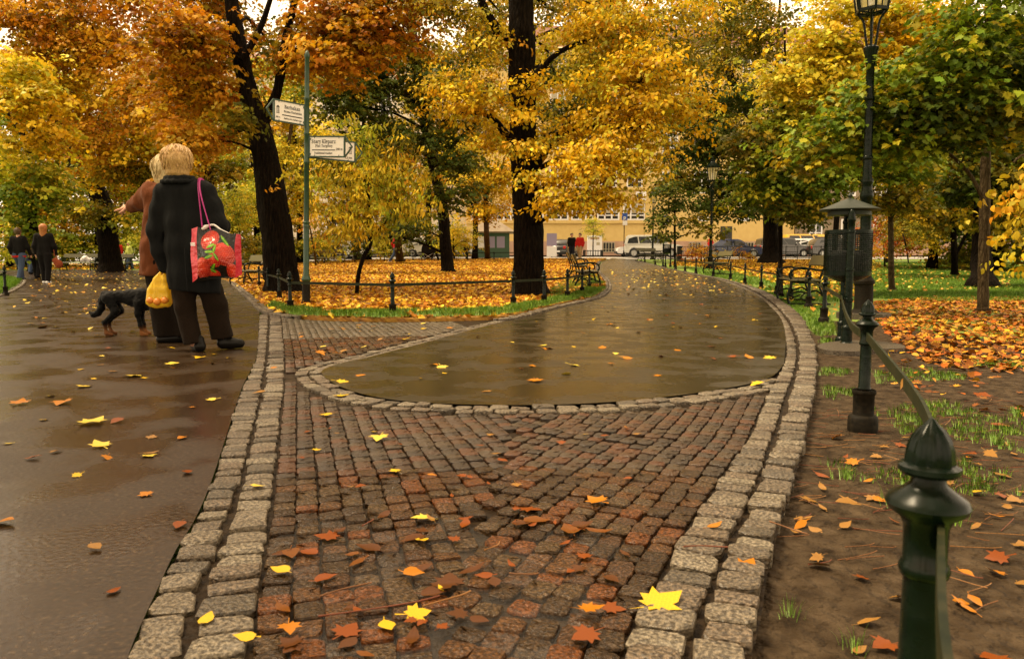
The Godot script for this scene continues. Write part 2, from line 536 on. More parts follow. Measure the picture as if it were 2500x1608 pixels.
func build_ground():
	# edging beside the left path, from behind the camera to the corner of the lawn
	left_out = smooth([Vector2(-0.687, -1.235), Vector2(-0.747, -1.412), Vector2(-0.814, -1.658), Vector2(-0.872, -1.877), Vector2(-0.921, -2.111), Vector2(-1.019, -2.471), Vector2(-1.227, -3.159), Vector2(-1.579, -4.314), Vector2(-1.806, -5.142), Vector2(-2.101, -6.117), Vector2(-3.451, -10.193)])
	left_mid_a = smooth([Vector2(-0.592, -1.235), Vector2(-0.653, -1.426), Vector2(-0.700, -1.579), Vector2(-0.762, -1.840), Vector2(-0.848, -2.174), Vector2(-0.992, -2.711), Vector2(-1.299, -3.767), Vector2(-1.552, -4.592), Vector2(-1.915, -5.762), Vector2(-3.328, -10.193)])
	left_mid_b = smooth([Vector2(-0.579, -1.235), Vector2(-0.638, -1.426), Vector2(-0.685, -1.579), Vector2(-0.750, -1.840), Vector2(-0.835, -2.174), Vector2(-0.980, -2.711), Vector2(-1.288, -3.767), Vector2(-1.530, -4.592), Vector2(-1.895, -5.762), Vector2(-3.305, -10.193)])
	left_in = smooth([Vector2(-0.473, -1.235), Vector2(-0.512, -1.394), Vector2(-0.555, -1.554), Vector2(-0.618, -1.784), Vector2(-0.710, -2.122), Vector2(-0.877, -2.723), Vector2(-1.213, -3.894), Vector2(-1.424, -4.625), Vector2(-1.880, -6.117), Vector2(-3.159, -10.193)])
	right_out = smooth([Vector2(0.392, -1.235), Vector2(0.458, -1.372), Vector2(0.530, -1.531), Vector2(0.633, -1.787), Vector2(0.753, -2.055), Vector2(0.889, -2.341), Vector2(1.048, -2.688), Vector2(1.211, -3.038), Vector2(1.757, -4.285), Vector2(2.269, -5.516), Vector2(2.759, -6.790), Vector2(3.761, -9.665), Vector2(4.577, -12.421), Vector2(5.640, -16.453), Vector2(6.279, -20.264), Vector2(6.643, -23.629), Vector2(6.723, -26.622), Vector2(6.922, -30.913), Vector2(7.287, -36.772), Vector2(7.990, -46.338)])
	right_mid_b = smooth([Vector2(0.299, -1.235), Vector2(0.354, -1.378), Vector2(0.410, -1.513), Vector2(0.504, -1.746), Vector2(0.636, -2.028), Vector2(0.777, -2.341), Vector2(0.932, -2.688), Vector2(1.145, -3.159), Vector2(1.626, -4.285), Vector2(2.133, -5.516), Vector2(2.803, -7.327), Vector2(3.778, -10.355), Vector2(4.893, -14.312), Vector2(5.740, -18.016), Vector2(6.352, -21.702), Vector2(6.552, -24.554), Vector2(6.667, -27.785), Vector2(7.016, -33.025), Vector2(7.389, -38.974), Vector2(8.107, -48.626)])
	right_mid_a = smooth([Vector2(0.286, -1.235), Vector2(0.354, -1.427), Vector2(0.437, -1.597), Vector2(0.506, -1.787), Vector2(0.621, -2.018), Vector2(0.727, -2.253), Vector2(0.912, -2.665), Vector2(1.093, -3.090), Vector2(1.598, -4.285), Vector2(2.114, -5.516), Vector2(2.773, -7.327), Vector2(3.743, -10.355), Vector2(4.802, -14.164), Vector2(5.631, -17.832), Vector2(6.217, -21.450), Vector2(6.399, -24.238), Vector2(6.509, -27.387), Vector2(6.825, -32.471), Vector2(7.158, -38.212), Vector2(7.831, -47.454)])
	right_in = smooth([Vector2(0.166, -1.235), Vector2(0.222, -1.393), Vector2(0.257, -1.498), Vector2(0.347, -1.695), Vector2(0.405, -1.838), Vector2(0.485, -2.028), Vector2(0.635, -2.341), Vector2(0.834, -2.765), Vector2(0.996, -3.090), Vector2(1.428, -4.120), Vector2(2.014, -5.470), Vector2(2.502, -6.790), Vector2(3.324, -9.189), Vector2(3.989, -11.443), Vector2(5.087, -15.507), Vector2(5.650, -18.393), Vector2(6.224, -22.222), Vector2(6.439, -25.209), Vector2(6.671, -29.048), Vector2(7.029, -34.188), Vector2(7.621, -41.449), Vector2(8.141, -49.855)])
	var low := smooth([Vector2(0.016, -9.387), Vector2(-0.440, -7.906), Vector2(-0.765, -6.755), Vector2(-0.949, -6.175), Vector2(-1.104, -5.686), Vector2(-1.231, -5.378), Vector2(-1.281, -5.142), Vector2(-1.273, -4.945), Vector2(-1.205, -4.744), Vector2(-1.104, -4.527), Vector2(-0.994, -4.328), Vector2(-0.825, -4.106), Vector2(-0.632, -3.942), Vector2(-0.440, -3.859), Vector2(-0.214, -3.812), Vector2(0.117, -3.801), Vector2(0.454, -3.859), Vector2(0.821, -4.016), Vector2(1.189, -4.257), Vector2(1.499, -4.527), Vector2(1.709, -4.815), Vector2(1.967, -5.356)])
	ring = low
	pool = PackedVector2Array([Vector2(7.562, -57.052), Vector2(5.436, -45.271), Vector2(4.292, -36.772), Vector2(3.516, -29.953), Vector2(3.021, -23.334), Vector2(2.580, -19.395), Vector2(2.094, -16.291), Vector2(1.514, -13.722), Vector2(0.669, -11.344)])
	pool.append_array(low)
	pool.append_array(smooth([Vector2(2.502, -6.790), Vector2(3.324, -9.189), Vector2(3.989, -11.443), Vector2(5.087, -15.507), Vector2(5.650, -18.393), Vector2(6.224, -22.222), Vector2(6.439, -25.209), Vector2(6.671, -29.048), Vector2(7.029, -34.188), Vector2(7.621, -41.449), Vector2(8.574, -52.507)]))
	var isl := [Vector2(-3.683, -11.246), Vector2(-3.244, -10.355), Vector2(-2.857, -9.737), Vector2(-2.351, -9.387), Vector2(-1.565, -9.189), Vector2(-0.785, -9.320), Vector2(-0.257, -9.524), Vector2(0.046, -10.037), Vector2(0.725, -12.304), Vector2(1.560, -14.755), Vector2(2.023, -16.783), Vector2(2.413, -19.395), Vector2(2.774, -23.047), Vector2(3.261, -29.048), Vector2(4.062, -36.772), Vector2(5.179, -45.271), Vector2(6.782, -53.941)]
	island = smooth(isl, 4)
	island.append_array(PackedVector2Array([Vector2(3.161, -53.941), Vector2(-5.885, -52.507), Vector2(-14.775, -52.232), Vector2(-17.602, -45.655), Vector2(-15.573, -37.599), Vector2(-11.413, -28.720), Vector2(-9.148, -24.226), Vector2(-7.326, -20.147), Vector2(-5.292, -15.255), Vector2(-4.266, -12.661)]))
	left_path = left_out.duplicate()
	left_path.append_array(PackedVector2Array([Vector2(-3.838, -11.344), Vector2(-4.666, -13.440), Vector2(-6.136, -17.023), Vector2(-8.172, -21.864), Vector2(-9.822, -25.438), Vector2(-11.978, -29.303), Vector2(-14.903, -33.656), Vector2(-19.022, -38.512), Vector2(-22.006, -39.950), Vector2(-24.360, -38.980), Vector2(-25.220, -37.610), Vector2(-28.544, -34.380), Vector2(-25.285, -30.445), Vector2(-20.384, -29.873), Vector2(-18.328, -27.783), Vector2(-15.906, -24.354), Vector2(-13.498, -20.510), Vector2(-10.906, -15.944), Vector2(-6.538, -7.126), Vector2(-4.113, -2.610)]))
	left_path.append(Vector2(-7.0, 1.5))
	left_path.append(Vector2(-0.95, 1.5))

	tag(part("ground", sheet(PackedVector2Array([Vector2(-130, 30), Vector2(130, 30), Vector2(130, -190), Vector2(-130, -190)]), -0.075, 4.0), mats.turf), "grassy park ground under the trees", "", "", "structure")
	tag(part("path", sheet(left_path, 0.0, 1.5), mats.asphalt), "wet brown asphalt path where the two women stand", "", "", "structure")
	tag(part("path", sheet(pool, 0.004, 1.5), mats.asphalt_pool), "wet dark asphalt path curving away to the street", "", "", "structure")
	# bed of sand and mud under the setts
	var bed_out := PackedVector2Array(left_out)
	bed_out.append_array(PackedVector2Array([Vector2(-3.411, -10.694), Vector2(-2.880, -10.115), Vector2(-1.657, -9.737), Vector2(-0.549, -9.885), Vector2(0.204, -10.782), Vector2(0.835, -12.910), Vector2(1.799, -15.507), Vector2(6.694, -23.334), Vector2(6.421, -20.724), Vector2(5.640, -16.453), Vector2(4.577, -12.421), Vector2(3.761, -9.665), Vector2(2.759, -6.790), Vector2(2.269, -5.516), Vector2(1.757, -4.285), Vector2(1.211, -3.038), Vector2(1.048, -2.688), Vector2(0.889, -2.341), Vector2(0.753, -2.055), Vector2(0.633, -1.787), Vector2(0.530, -1.531), Vector2(0.458, -1.372), Vector2(0.392, -1.235)]))
	tag(part("paving_bed", sheet(bed_out, -0.020, 1.0), mats.bed), "muddy bed that the setts are laid in", "", "", "structure")
	tag(part("lawn", sheet(island, 0.02, 1.5, 0.09), mats.leaf_floor), "lawn between the two paths covered in fallen leaves", "", "", "structure")
	# verge on the right: bare soil by the kerb, turf and leaves further off
	var soil := PackedVector2Array([Vector2(0.329, -1.235), Vector2(0.405, -1.372), Vector2(0.476, -1.531), Vector2(0.579, -1.787), Vector2(0.699, -2.055), Vector2(0.834, -2.341), Vector2(0.993, -2.688), Vector2(1.155, -3.038), Vector2(1.687, -4.285), Vector2(2.196, -5.516), Vector2(2.674, -6.790), Vector2(3.421, -8.998), Vector2(4.060, -9.665), Vector2(4.392, -9.665), Vector2(4.485, -8.757), Vector2(4.551, -7.906), Vector2(4.900, -7.126), Vector2(5.836, -6.755), Vector2(8.459, -6.117), Vector2(1.785, -1.235)])
	tag(part("soil", sheet(soil, -0.045, 0.6), mats.soil), "bare damp soil of the verge beside the right kerb", "", "", "structure")
	var lawn_r := PackedVector2Array([Vector2(2.787, -6.790), Vector2(3.805, -9.665), Vector2(4.694, -12.661), Vector2(5.839, -16.952), Vector2(6.481, -20.724), Vector2(6.883, -24.238), Vector2(6.993, -27.387), Vector2(7.241, -31.935), Vector2(7.680, -38.212), Vector2(8.963, -51.147), Vector2(49.559, -51.147), Vector2(29.071, -21.203), Vector2(7.127, -5.142), Vector2(5.054, -5.841), Vector2(4.213, -6.117), Vector2(3.895, -6.755), Vector2(3.656, -7.126)])
	tag(part("lawn", sheet(lawn_r, -0.058, 1.5), mats.turf), "lawn on the right with grass and leaves", "", "", "structure")
	var corner := PackedVector2Array([Vector2(-6.947, -7.126), Vector2(-9.131, -12.304), Vector2(-11.149, -16.301), Vector2(-13.750, -20.785), Vector2(-15.746, -23.982), Vector2(-17.770, -26.841), Vector2(-19.648, -28.791), Vector2(-24.356, -29.322)])
	tag(part("lawn", sheet(corner, 0.03, 1.5, 0.1), mats.turf), "small corner of grass at the far left kerb", "", "", "structure")

func near_line(p: Vector2, line: PackedVector2Array) -> float:
	var best := 1e9
	for i in line.size() - 1:
		best = minf(best, p.distance_squared_to(Geometry2D.get_closest_point_to_segment(p, line[i], line[i + 1])))
	return sqrt(best)

func along(line: PackedVector2Array, t: float) -> Vector2:
	var f := clampf(t, 0.0, 1.0) * (line.size() - 1)
	var i := mini(int(f), line.size() - 2)
	return line[i].lerp(line[i + 1], f - i)

func length_of(line: PackedVector2Array) -> float:
	var s := 0.0
	for i in line.size() - 1: s += line[i].distance_to(line[i + 1])
	return s

# evenly spaced points by length
func even(line: PackedVector2Array, count: int) -> PackedVector2Array:
	var total := length_of(line)
	var out := PackedVector2Array()
	var i := 0
	var run := 0.0
	for k in count:
		var want := total * k / (count - 1)
		while i < line.size() - 2 and run + line[i].distance_to(line[i + 1]) < want:
			run += line[i].distance_to(line[i + 1])
			i += 1
		var seg := line[i].distance_to(line[i + 1])
		out.append(line[i].lerp(line[i + 1], clampf((want - run) / maxf(seg, 1e-6), 0, 1)))
	return out

func offset_line(line: PackedVector2Array, d: float) -> PackedVector2Array:
	var out := PackedVector2Array()
	for i in line.size():
		var t := (line[mini(i + 1, line.size() - 1)] - line[maxi(i - 1, 0)]).normalized()
		out.append(line[i] + Vector2(-t.y, t.x) * d)
	return out

# ------------------------------------------------------------------ setts
var sett_shapes := []

func sett_shape(seedv: int) -> ArrayMesh:
	var r := RandomNumberGenerator.new()
	r.seed = seedv
	var m := MB.new()
	var o := []
	for k in 8:
		var a := TAU * (k + 0.5) / 8.0
		var p := Vector2(signf(cos(a)), signf(sin(a))) * 0.5
		if absf(cos(a)) > absf(sin(a)): p.y *= r.randf_range(0.62, 0.80)
		else: p.x *= r.randf_range(0.62, 0.80)
		p += Vector2(r.randf_range(-0.055, 0.055), r.randf_range(-0.055, 0.055))
		o.append(p)
	var rings := [[], [], [], []]
	for k in 8:
		var p: Vector2 = o[k]
		rings[0].append(Vector3(p.x * 0.96, 0.0, p.y * 0.96))
		rings[1].append(Vector3(p.x, 0.87 + r.randf_range(-0.05, 0.04), p.y))
		rings[2].append(Vector3(p.x * 0.94 + r.randf_range(-.02, .02), 0.96 + r.randf_range(-0.04, 0.03), p.y * 0.94 + r.randf_range(-.02, .02)))
		rings[3].append(Vector3(p.x * 0.50 + r.randf_range(-0.05, 0.05), 0.99 + r.randf_range(-0.06, 0.04), p.y * 0.50 + r.randf_range(-0.05, 0.05)))
	var c := Vector3(0, 0.2, 0)
	for q in 3:
		for k in 8:
			var k2 := (k + 1) % 8
			m.quad_out(rings[q][k], rings[q + 1][k], rings[q + 1][k2], rings[q][k2], c, [2, 3, 1][q])
	for k in 8:
		m.tri_out(Vector3(0, 1.0, 0), rings[3][k], rings[3][(k + 1) % 8], c, 1)
	return m.done()

# pieces: [[Transform3D, tone], ...]; the largest in view become parts, the rest one joined part
func lay(parent: Node3D, pieces: Array, prefix: String, tones: int, any: Material, tints: Array, most := 298):
	pieces.sort_custom(func(a, b): return a[0].origin.distance_squared_to(Vector3(0, 0.75, 0)) < b[0].origin.distance_squared_to(Vector3(0, 0.75, 0)))
	var n := 0
	var buf := PackedFloat32Array()
	for p in pieces:
		var t: Transform3D = p[0]
		if n < most and t.origin.z < -1.30:
			var o := part("sett", sett_shapes[rng.randi() % sett_shapes.size()], mats["%s%d" % [prefix, p[1] % tones]], parent)
			o.transform = t
			n += 1
		else:
			var v: Vector3 = tints[p[1] % tints.size()]
			put(buf, t.basis, t.origin, Color(v.x, v.y, v.z))
	if buf.size() > 0:
		scatter("far_setts", sett_shapes[0], any, buf, parent)

func one_sett(at: Vector2, ax: Vector2, w: float, l: float, top: float, rough := 1.0) -> Transform3D:
	var deep := 0.055
	var x := Vector3(ax.x, 0, ax.y)
	var b := Basis(x, Vector3.UP, x.cross(Vector3.UP))
	b = b * Basis.from_euler(Vector3(rf(-.045, .045), rf(-.05, .05), rf(-.045, .045)) * rough)
	b = b * Basis.from_scale(Vector3(w, deep, l))
	return Transform3D(b, on(at.x, at.y, top - deep))

func strip(a: PackedVector2Array, b: PackedVector2Array, pitch: float, top: float, pieces: Array, avoid := []):
	var n := 240
	var ea := even(a, n)
	var mid := PackedVector2Array()
	var eb := PackedVector2Array()
	# pair each point with the nearest on the other edge, so that stones stand square to the kerb
	for i in n:
		var best := Vector2.ZERO
		var bd := 1e9
		for k in b.size() - 1:
			var q := Geometry2D.get_closest_point_to_segment(ea[i], b[k], b[k + 1])
			var d := q.distance_squared_to(ea[i])
			if d < bd: bd = d; best = q
		eb.append(best)
		mid.append((ea[i] + best) * 0.5)
	var total := length_of(mid)
	var s := 0.0
	while s < total:
		var l := pitch * rf(0.78, 1.28)
		var t := (s + l * 0.5) / total
		if t > 1.0: break
		var pa := along(ea, t); var pb := along(eb, t)
		var ax := pb - pa
		var w := ax.length()
		var c := (pa + pb) * 0.5 + ax * rf(-0.04, 0.04)
		var skip := w < 0.03
		for poly in avoid:
			if Geometry2D.is_point_in_polygon(c, poly): skip = true
		if not skip:
			pieces.append([one_sett(c, ax / w, w * rf(0.86, 1.0), (l - 0.008) * rf(0.92, 1.0), top + rf(-0.007, 0.006)), rng.randi()])
		s += l

func build_paving():
	for i in 10: sett_shapes.append(sett_shape(100 + i))
	var grey := [Vector3(.082, .063, .043), Vector3(.115, .093, .066), Vector3(.06, .047, .032), Vector3(.095, .070, .047), Vector3(.14, .117, .085)]
	var brown := [Vector3(.048, .022, .008), Vector3(.066, .029, .009), Vector3(.034, .019, .008), Vector3(.078, .026, .006), Vector3(.054, .032, .014), Vector3(.028, .015, .006)]
	var left_poly := left_out.duplicate(); left_poly.append_array(rev(left_in))
	var right_poly := right_in.duplicate(); right_poly.append_array(rev(right_out))
	var jobs := [
		["pale granite sett row against the left asphalt path", left_out, left_mid_a, 0.092, 0.003],
		["pale granite sett row against the small brown setts on the left", left_mid_b, left_in, 0.092, 0.003],
		["granite sett row of the right kerb on the paving side", right_in, right_mid_a, 0.085, 0.007],
		["granite sett row of the right kerb on the soil side", right_mid_b, right_out, 0.085, 0.011],
	]
	for j in jobs:
		var node := Node3D.new()
		node.name = numbered("sett_edging")
		add_child(node)
		tag(node, j[0], "", "", "structure")
		var pieces := []
		strip(j[1], j[2], j[3], j[4], pieces)
		lay(node, pieces, "granite", 5, mats.granite_any, grey)
	# two rows round the tip of the right path
	for k in 2:
		var node := Node3D.new()
		node.name = numbered("sett_edging")
		add_child(node)
		tag(node, ["inner granite sett row round the tip of the right path", "outer granite sett row round the tip of the right path"][k], "", "", "structure")
		var pieces := []
		var d0 := -0.006 + 0.090 * k
		strip(offset_line(ring, side * d0), offset_line(ring, side * (d0 + 0.083)), 0.10, 0.003, pieces, [left_poly, right_poly, pool])
		lay(node, pieces, "granite", 5, mats.granite_any, grey)
	# kerbs of the lawn between the paths
	var kerbs := [
		["kerb of granite setts round the end of the lawn by the bench", [Vector2(-0.194, -9.124), Vector2(0.071, -9.594), Vector2(0.687, -11.647), Vector2(1.515, -14.015), Vector2(2.058, -16.453), Vector2(2.502, -19.395), Vector2(2.915, -23.334), Vector2(3.344, -29.048), Vector2(4.167, -36.772), Vector2(5.432, -46.338)], 0.16],
		["low kerb of setts along the lawn by the leaning trunk", [Vector2(-8.431, -22.492), Vector2(-6.206, -17.217), Vector2(-4.698, -13.579), Vector2(-3.799, -11.344), Vector2(-3.253, -10.193), Vector2(-2.768, -9.524)], 0.17],
		["kerb of granite setts at the far left corner of grass", [Vector2(-8.552, -11.344), Vector2(-10.671, -15.599), Vector2(-13.321, -20.241), Vector2(-15.906, -24.354), Vector2(-18.654, -28.278)], 0.2],
	]
	for kb in kerbs:
		var node := Node3D.new()
		node.name = numbered("kerb")
		add_child(node)
		tag(node, kb[0], "", "", "structure")
		var pieces := []
		var c := smooth(kb[1])
		strip(offset_line(c, -kb[2] * 0.5), offset_line(c, 0.0), 0.13, 0.03, pieces)
		strip(offset_line(c, 0.01), offset_line(c, kb[2] * 0.5), 0.13, 0.035, pieces)
		lay(node, pieces, "granite", 5, mats.granite_any, grey)
	# the field of small brown setts, laid parallel to both edgings and meeting in the middle
	var edge := PackedVector2Array(rev(left_in))
	edge = left_in.duplicate()
	edge.append_array(PackedVector2Array([Vector2(-2.748, -9.455), Vector2(-2.286, -9.124), Vector2(-1.522, -8.937), Vector2(-0.764, -9.061), Vector2(-0.249, -9.254), Vector2(0.188, -9.960)]))
	edge.append_array(PackedVector2Array([Vector2(0.776, -4.433), Vector2(1.428, -4.120), Vector2(0.996, -3.090), Vector2(0.834, -2.765), Vector2(0.635, -2.341), Vector2(0.485, -2.028), Vector2(0.405, -1.838), Vector2(0.347, -1.695), Vector2(0.257, -1.498), Vector2(0.222, -1.393), Vector2(0.166, -1.235)]))
	var near := Node3D.new(); near.name = "sett_paving"; add_child(near)
	tag(near, "apron of small wet brown setts between the two edgings", "", "", "structure")
	var far := Node3D.new(); far.name = "sett_paving_001"; taken["sett_paving"] = 1; add_child(far)
	tag(far, "corner of small worn setts in front of the lawn railing", "", "", "structure")
	var film := PackedVector2Array([Vector2(-0.646, -1.986), Vector2(-0.559, -2.178), Vector2(-0.353, -2.018), Vector2(-0.186, -2.159), Vector2(-0.020, -1.954), Vector2(0.162, -2.069), Vector2(0.287, -1.924), Vector2(0.188, -1.734), Vector2(0.206, -1.556), Vector2(0.087, -1.411), Vector2(0.106, -1.235), Vector2(-0.444, -1.235), Vector2(-0.482, -1.411), Vector2(-0.460, -1.556), Vector2(-0.572, -1.734)])
	film = smooth(Array(film), 4, true)
	var np := []
	var fp := []
	var grid := {}
	var ri := right_in.slice(0, 62)
	for fam in 2:
		var base := even(left_in if fam == 0 else ri, 500)
		var total := length_of(base)
		for row in (29 if fam == 0 else 25):
			var u := 0.040 + row * 0.0685
			var line := offset_line(base, (1.0 if fam == 0 else -1.0) * u * lside)
			var s := rf(0.0, 0.05)
			while s < total:
				var l := rf(0.054, 0.086)
				var t := (s + l * 0.5) / total
				s += l
				if t > 1.0: break
				var c := along(line, t)
				var c2 := along(line, minf(t + 0.004, 1.0)) - along(line, maxf(t - 0.004, 0.0))
				if c2.length() < 1e-4: continue
				var dirv := c2.normalized()
				if not Geometry2D.is_point_in_polygon(c, edge): continue
				if Geometry2D.is_point_in_polygon(c, pool) or near_line(c, ring) < 0.215: continue
				var dl := near_line(c, left_in)
				var dr := near_line(c, ri)
				if dl < 0.028 or dr < 0.028: continue
				if fam == 0 and dl > dr + 0.02 and c.y > -6.0: continue
				if fam == 1 and (dr > dl + 0.01 or c.y < -6.0): continue
				if absf((dl if fam == 0 else dr) - u) > 0.018: continue
				var key := Vector2i(floori(c.x / 0.06), floori(c.y / 0.06))
				var hit := false
				for gx in range(-1, 2):
					for gy in range(-1, 2):
						for q in grid.get(key + Vector2i(gx, gy), []):
							if q.distance_squared_to(c) < 0.05 * 0.05: hit = true
				if hit: continue
				if not grid.has(key): grid[key] = []
				grid[key].append(c)
				var wet := Geometry2D.is_point_in_polygon(c, film)
				var top := rf(-0.006, 0.002) if not wet else rf(-0.010, 0.000)
				var piece := [one_sett(c, Vector2(dirv.y, -dirv.x), rf(0.059, 0.0675), l - rf(0.002, 0.007), top, 1.1), rng.randi()]
				if c.y < -5.6 and c.y < -4.6: fp.append(piece)
				else: np.append(piece)
	lay(near, np, "porphyry", 6, mats.porphyry_any, brown)
	lay(far, fp, "porphyry", 6, mats.porphyry_any, [Vector3(.085, .064, .04), Vector3(.07, .052, .032), Vector3(.105, .078, .05)])
	print("setts ", np.size(), " ", fp.size())
	# rain water standing over the lowest setts
	var water := mat("water", Color(0.9, 0.9, 0.9, 0.02), 0.07)
	water.transparency = BaseMaterial3D.TRANSPARENCY_ALPHA
	water.metallic_specular = 0.13
	water.heightmap_enabled = true
	water.heightmap_texture = ntex(0.015, [0.0, 1.0], 256, 3, 99)
	water.heightmap_scale = 0.05
	water.uv1_scale = Vector3(1.2, 1.2, 1.2)
	tag(part("puddle", sheet(film, -0.0105, 0.5), water), "shallow puddle over the sunken brown setts", "", "", "structure")

var side := 1.0
var lside := 1.0

# ------------------------------------------------------------------ leaves
const MAPLE := [Vector2(0, -.36), Vector2(.22, -.48), Vector2(.25, -.29), Vector2(.52, -.22), Vector2(.40, -.05), Vector2(.57, .17), Vector2(.27, .14), Vector2(.23, .31), Vector2(0, .60)]
const OVATE := [Vector2(0, -.48), Vector2(.20, -.42), Vector2(.36, -.18), Vector2(.33, .08), Vector2(.16, .34), Vector2(0, .58)]
const LANCE := [Vector2(0, -.52), Vector2(.14, -.36), Vector2(.22, -.05), Vector2(.14, .28), Vector2(0, .62)]
const CHIP := [Vector2(0, -.45), Vector2(.40, -.15), Vector2(.30, .22), Vector2(0, .5)]

func outline(kind: String) -> Array:
	var half: Array = {"maple": MAPLE, "ovate": OVATE, "lance": LANCE, "chip": CHIP}[kind]
	var out := half.duplicate()
	for i in range(half.size() - 2, 0, -1):
		out.append(Vector2(-half[i].x, half[i].y))
	return out

# one leaf into the arrays: lying in x, z with its tip at +z, curled, then placed by xf
func add_leaf(v: PackedVector3Array, nn: PackedVector3Array, col: PackedColorArray, idx: PackedInt32Array, kind: String, size: float, xf: Transform3D, c: Color, fold: float, curl: float, stalk := 0.0):
	var o := outline(kind)
	var first := v.size()
	var nb := xf.basis.y.normalized()
	v.append(xf * (Vector3(0, 0, -.05) * size)); nn.append(nb); col.append(c)
	for p in o:
		var y: float = absf(p.x) * fold + curl * (p.y * p.y + p.x * p.x * 0.6)
		v.append(xf * (Vector3(p.x, y, p.y) * size))
		var dn := Vector3(-signf(p.x) * fold * 0.7 - curl * p.x, 1.0, -2.0 * curl * p.y).normalized()
		nn.append((xf.basis * dn).normalized())
		col.append(c)
	for i in o.size():
		idx.append_array([first, first + 1 + i, first + 1 + (i + 1) % o.size()])
	if stalk > 0.0:
		var f2 := v.size()
		var z0: float = (o[0] as Vector2).y
		for q in [Vector3(-.022, 0.01, z0), Vector3(.022, 0.01, z0), Vector3(.05, 0.05, z0 - stalk), Vector3(.09, 0.05, z0 - stalk)]:
			v.append(xf * (q * size)); nn.append(nb); col.append(Color(c.r * .75, c.g * .45, c.b * .6))
		idx.append_array([f2, f2 + 2, f2 + 1, f2 + 1, f2 + 2, f2 + 3])

func leaf_array(v: PackedVector3Array, nn: PackedVector3Array, col: PackedColorArray, idx: PackedInt32Array) -> ArrayMesh:
	var a := []
	a.resize(Mesh.ARRAY_MAX)
	a[Mesh.ARRAY_VERTEX] = v
	a[Mesh.ARRAY_NORMAL] = nn
	a[Mesh.ARRAY_COLOR] = col
	a[Mesh.ARRAY_INDEX] = idx
	var m := ArrayMesh.new()
	m.add_surface_from_arrays(Mesh.PRIMITIVE_TRIANGLES, a)
	return m

func spray(kind: String, n: int, radius: float, size: float, hang: float, seedv: int) -> ArrayMesh:
	var r := RandomNumberGenerator.new()
	r.seed = seedv
	var v := PackedVector3Array(); var nn := PackedVector3Array(); var col := PackedColorArray(); var idx := PackedInt32Array()
	for i in n:
		var a := r.randf() * TAU
		var d := sqrt(r.randf()) * radius
		var at := Vector3(cos(a) * d, r.randf_range(-0.28, 0.22) * radius - d * d / radius * 0.25, sin(a) * d)
		# tips point outwards and hang
		var yaw := -a + PI * 0.5 + r.randf_range(-0.9, 0.9)
		var b := Basis(Vector3.UP, yaw) * Basis(Vector3.RIGHT, hang * r.randf_range(0.35, 1.25)) * Basis(Vector3.BACK, r.randf_range(-0.6, 0.6))
		var k := r.randf_range(0.62, 1.25)
		var c := Color(k, k * r.randf_range(0.88, 1.08), k * r.randf_range(0.8, 1.1))
		add_leaf(v, nn, col, idx, kind, size * r.randf_range(0.6, 1.2), Transform3D(b, at), c, r.randf_range(0.05, 0.35), r.randf_range(-0.35, 0.1))
	return leaf_array(v, nn, col, idx)

func sprays(kind: String) -> Array:
	if not leaf_meshes.has(kind):
		var a := []
		for i in 4:
			match kind:
				"maple": a.append(spray("maple", 9, 0.26, 0.135, 0.75, 300 + i))
				"maple_big": a.append(spray("maple", 6, 0.20, 0.155, 0.7, 310 + i))
				"linden": a.append(spray("ovate", 12, 0.26, 0.088, 0.9, 320 + i))
				"weeping": a.append(spray("lance", 12, 0.22, 0.11, 1.35, 330 + i))
				"round": a.append(spray("ovate", 8, 0.17, 0.085, 1.1, 335 + i))
				"far": a.append(spray("chip", 14, 0.42, 0.17, 0.8, 340 + i))
				"shrub": a.append(spray("ovate", 14, 0.22, 0.075, 0.7, 350 + i))
				_: a.append(spray("chip", 8, 0.3, 0.12, 0.8, 360 + i))
		leaf_meshes[kind] = a
	return leaf_meshes[kind]

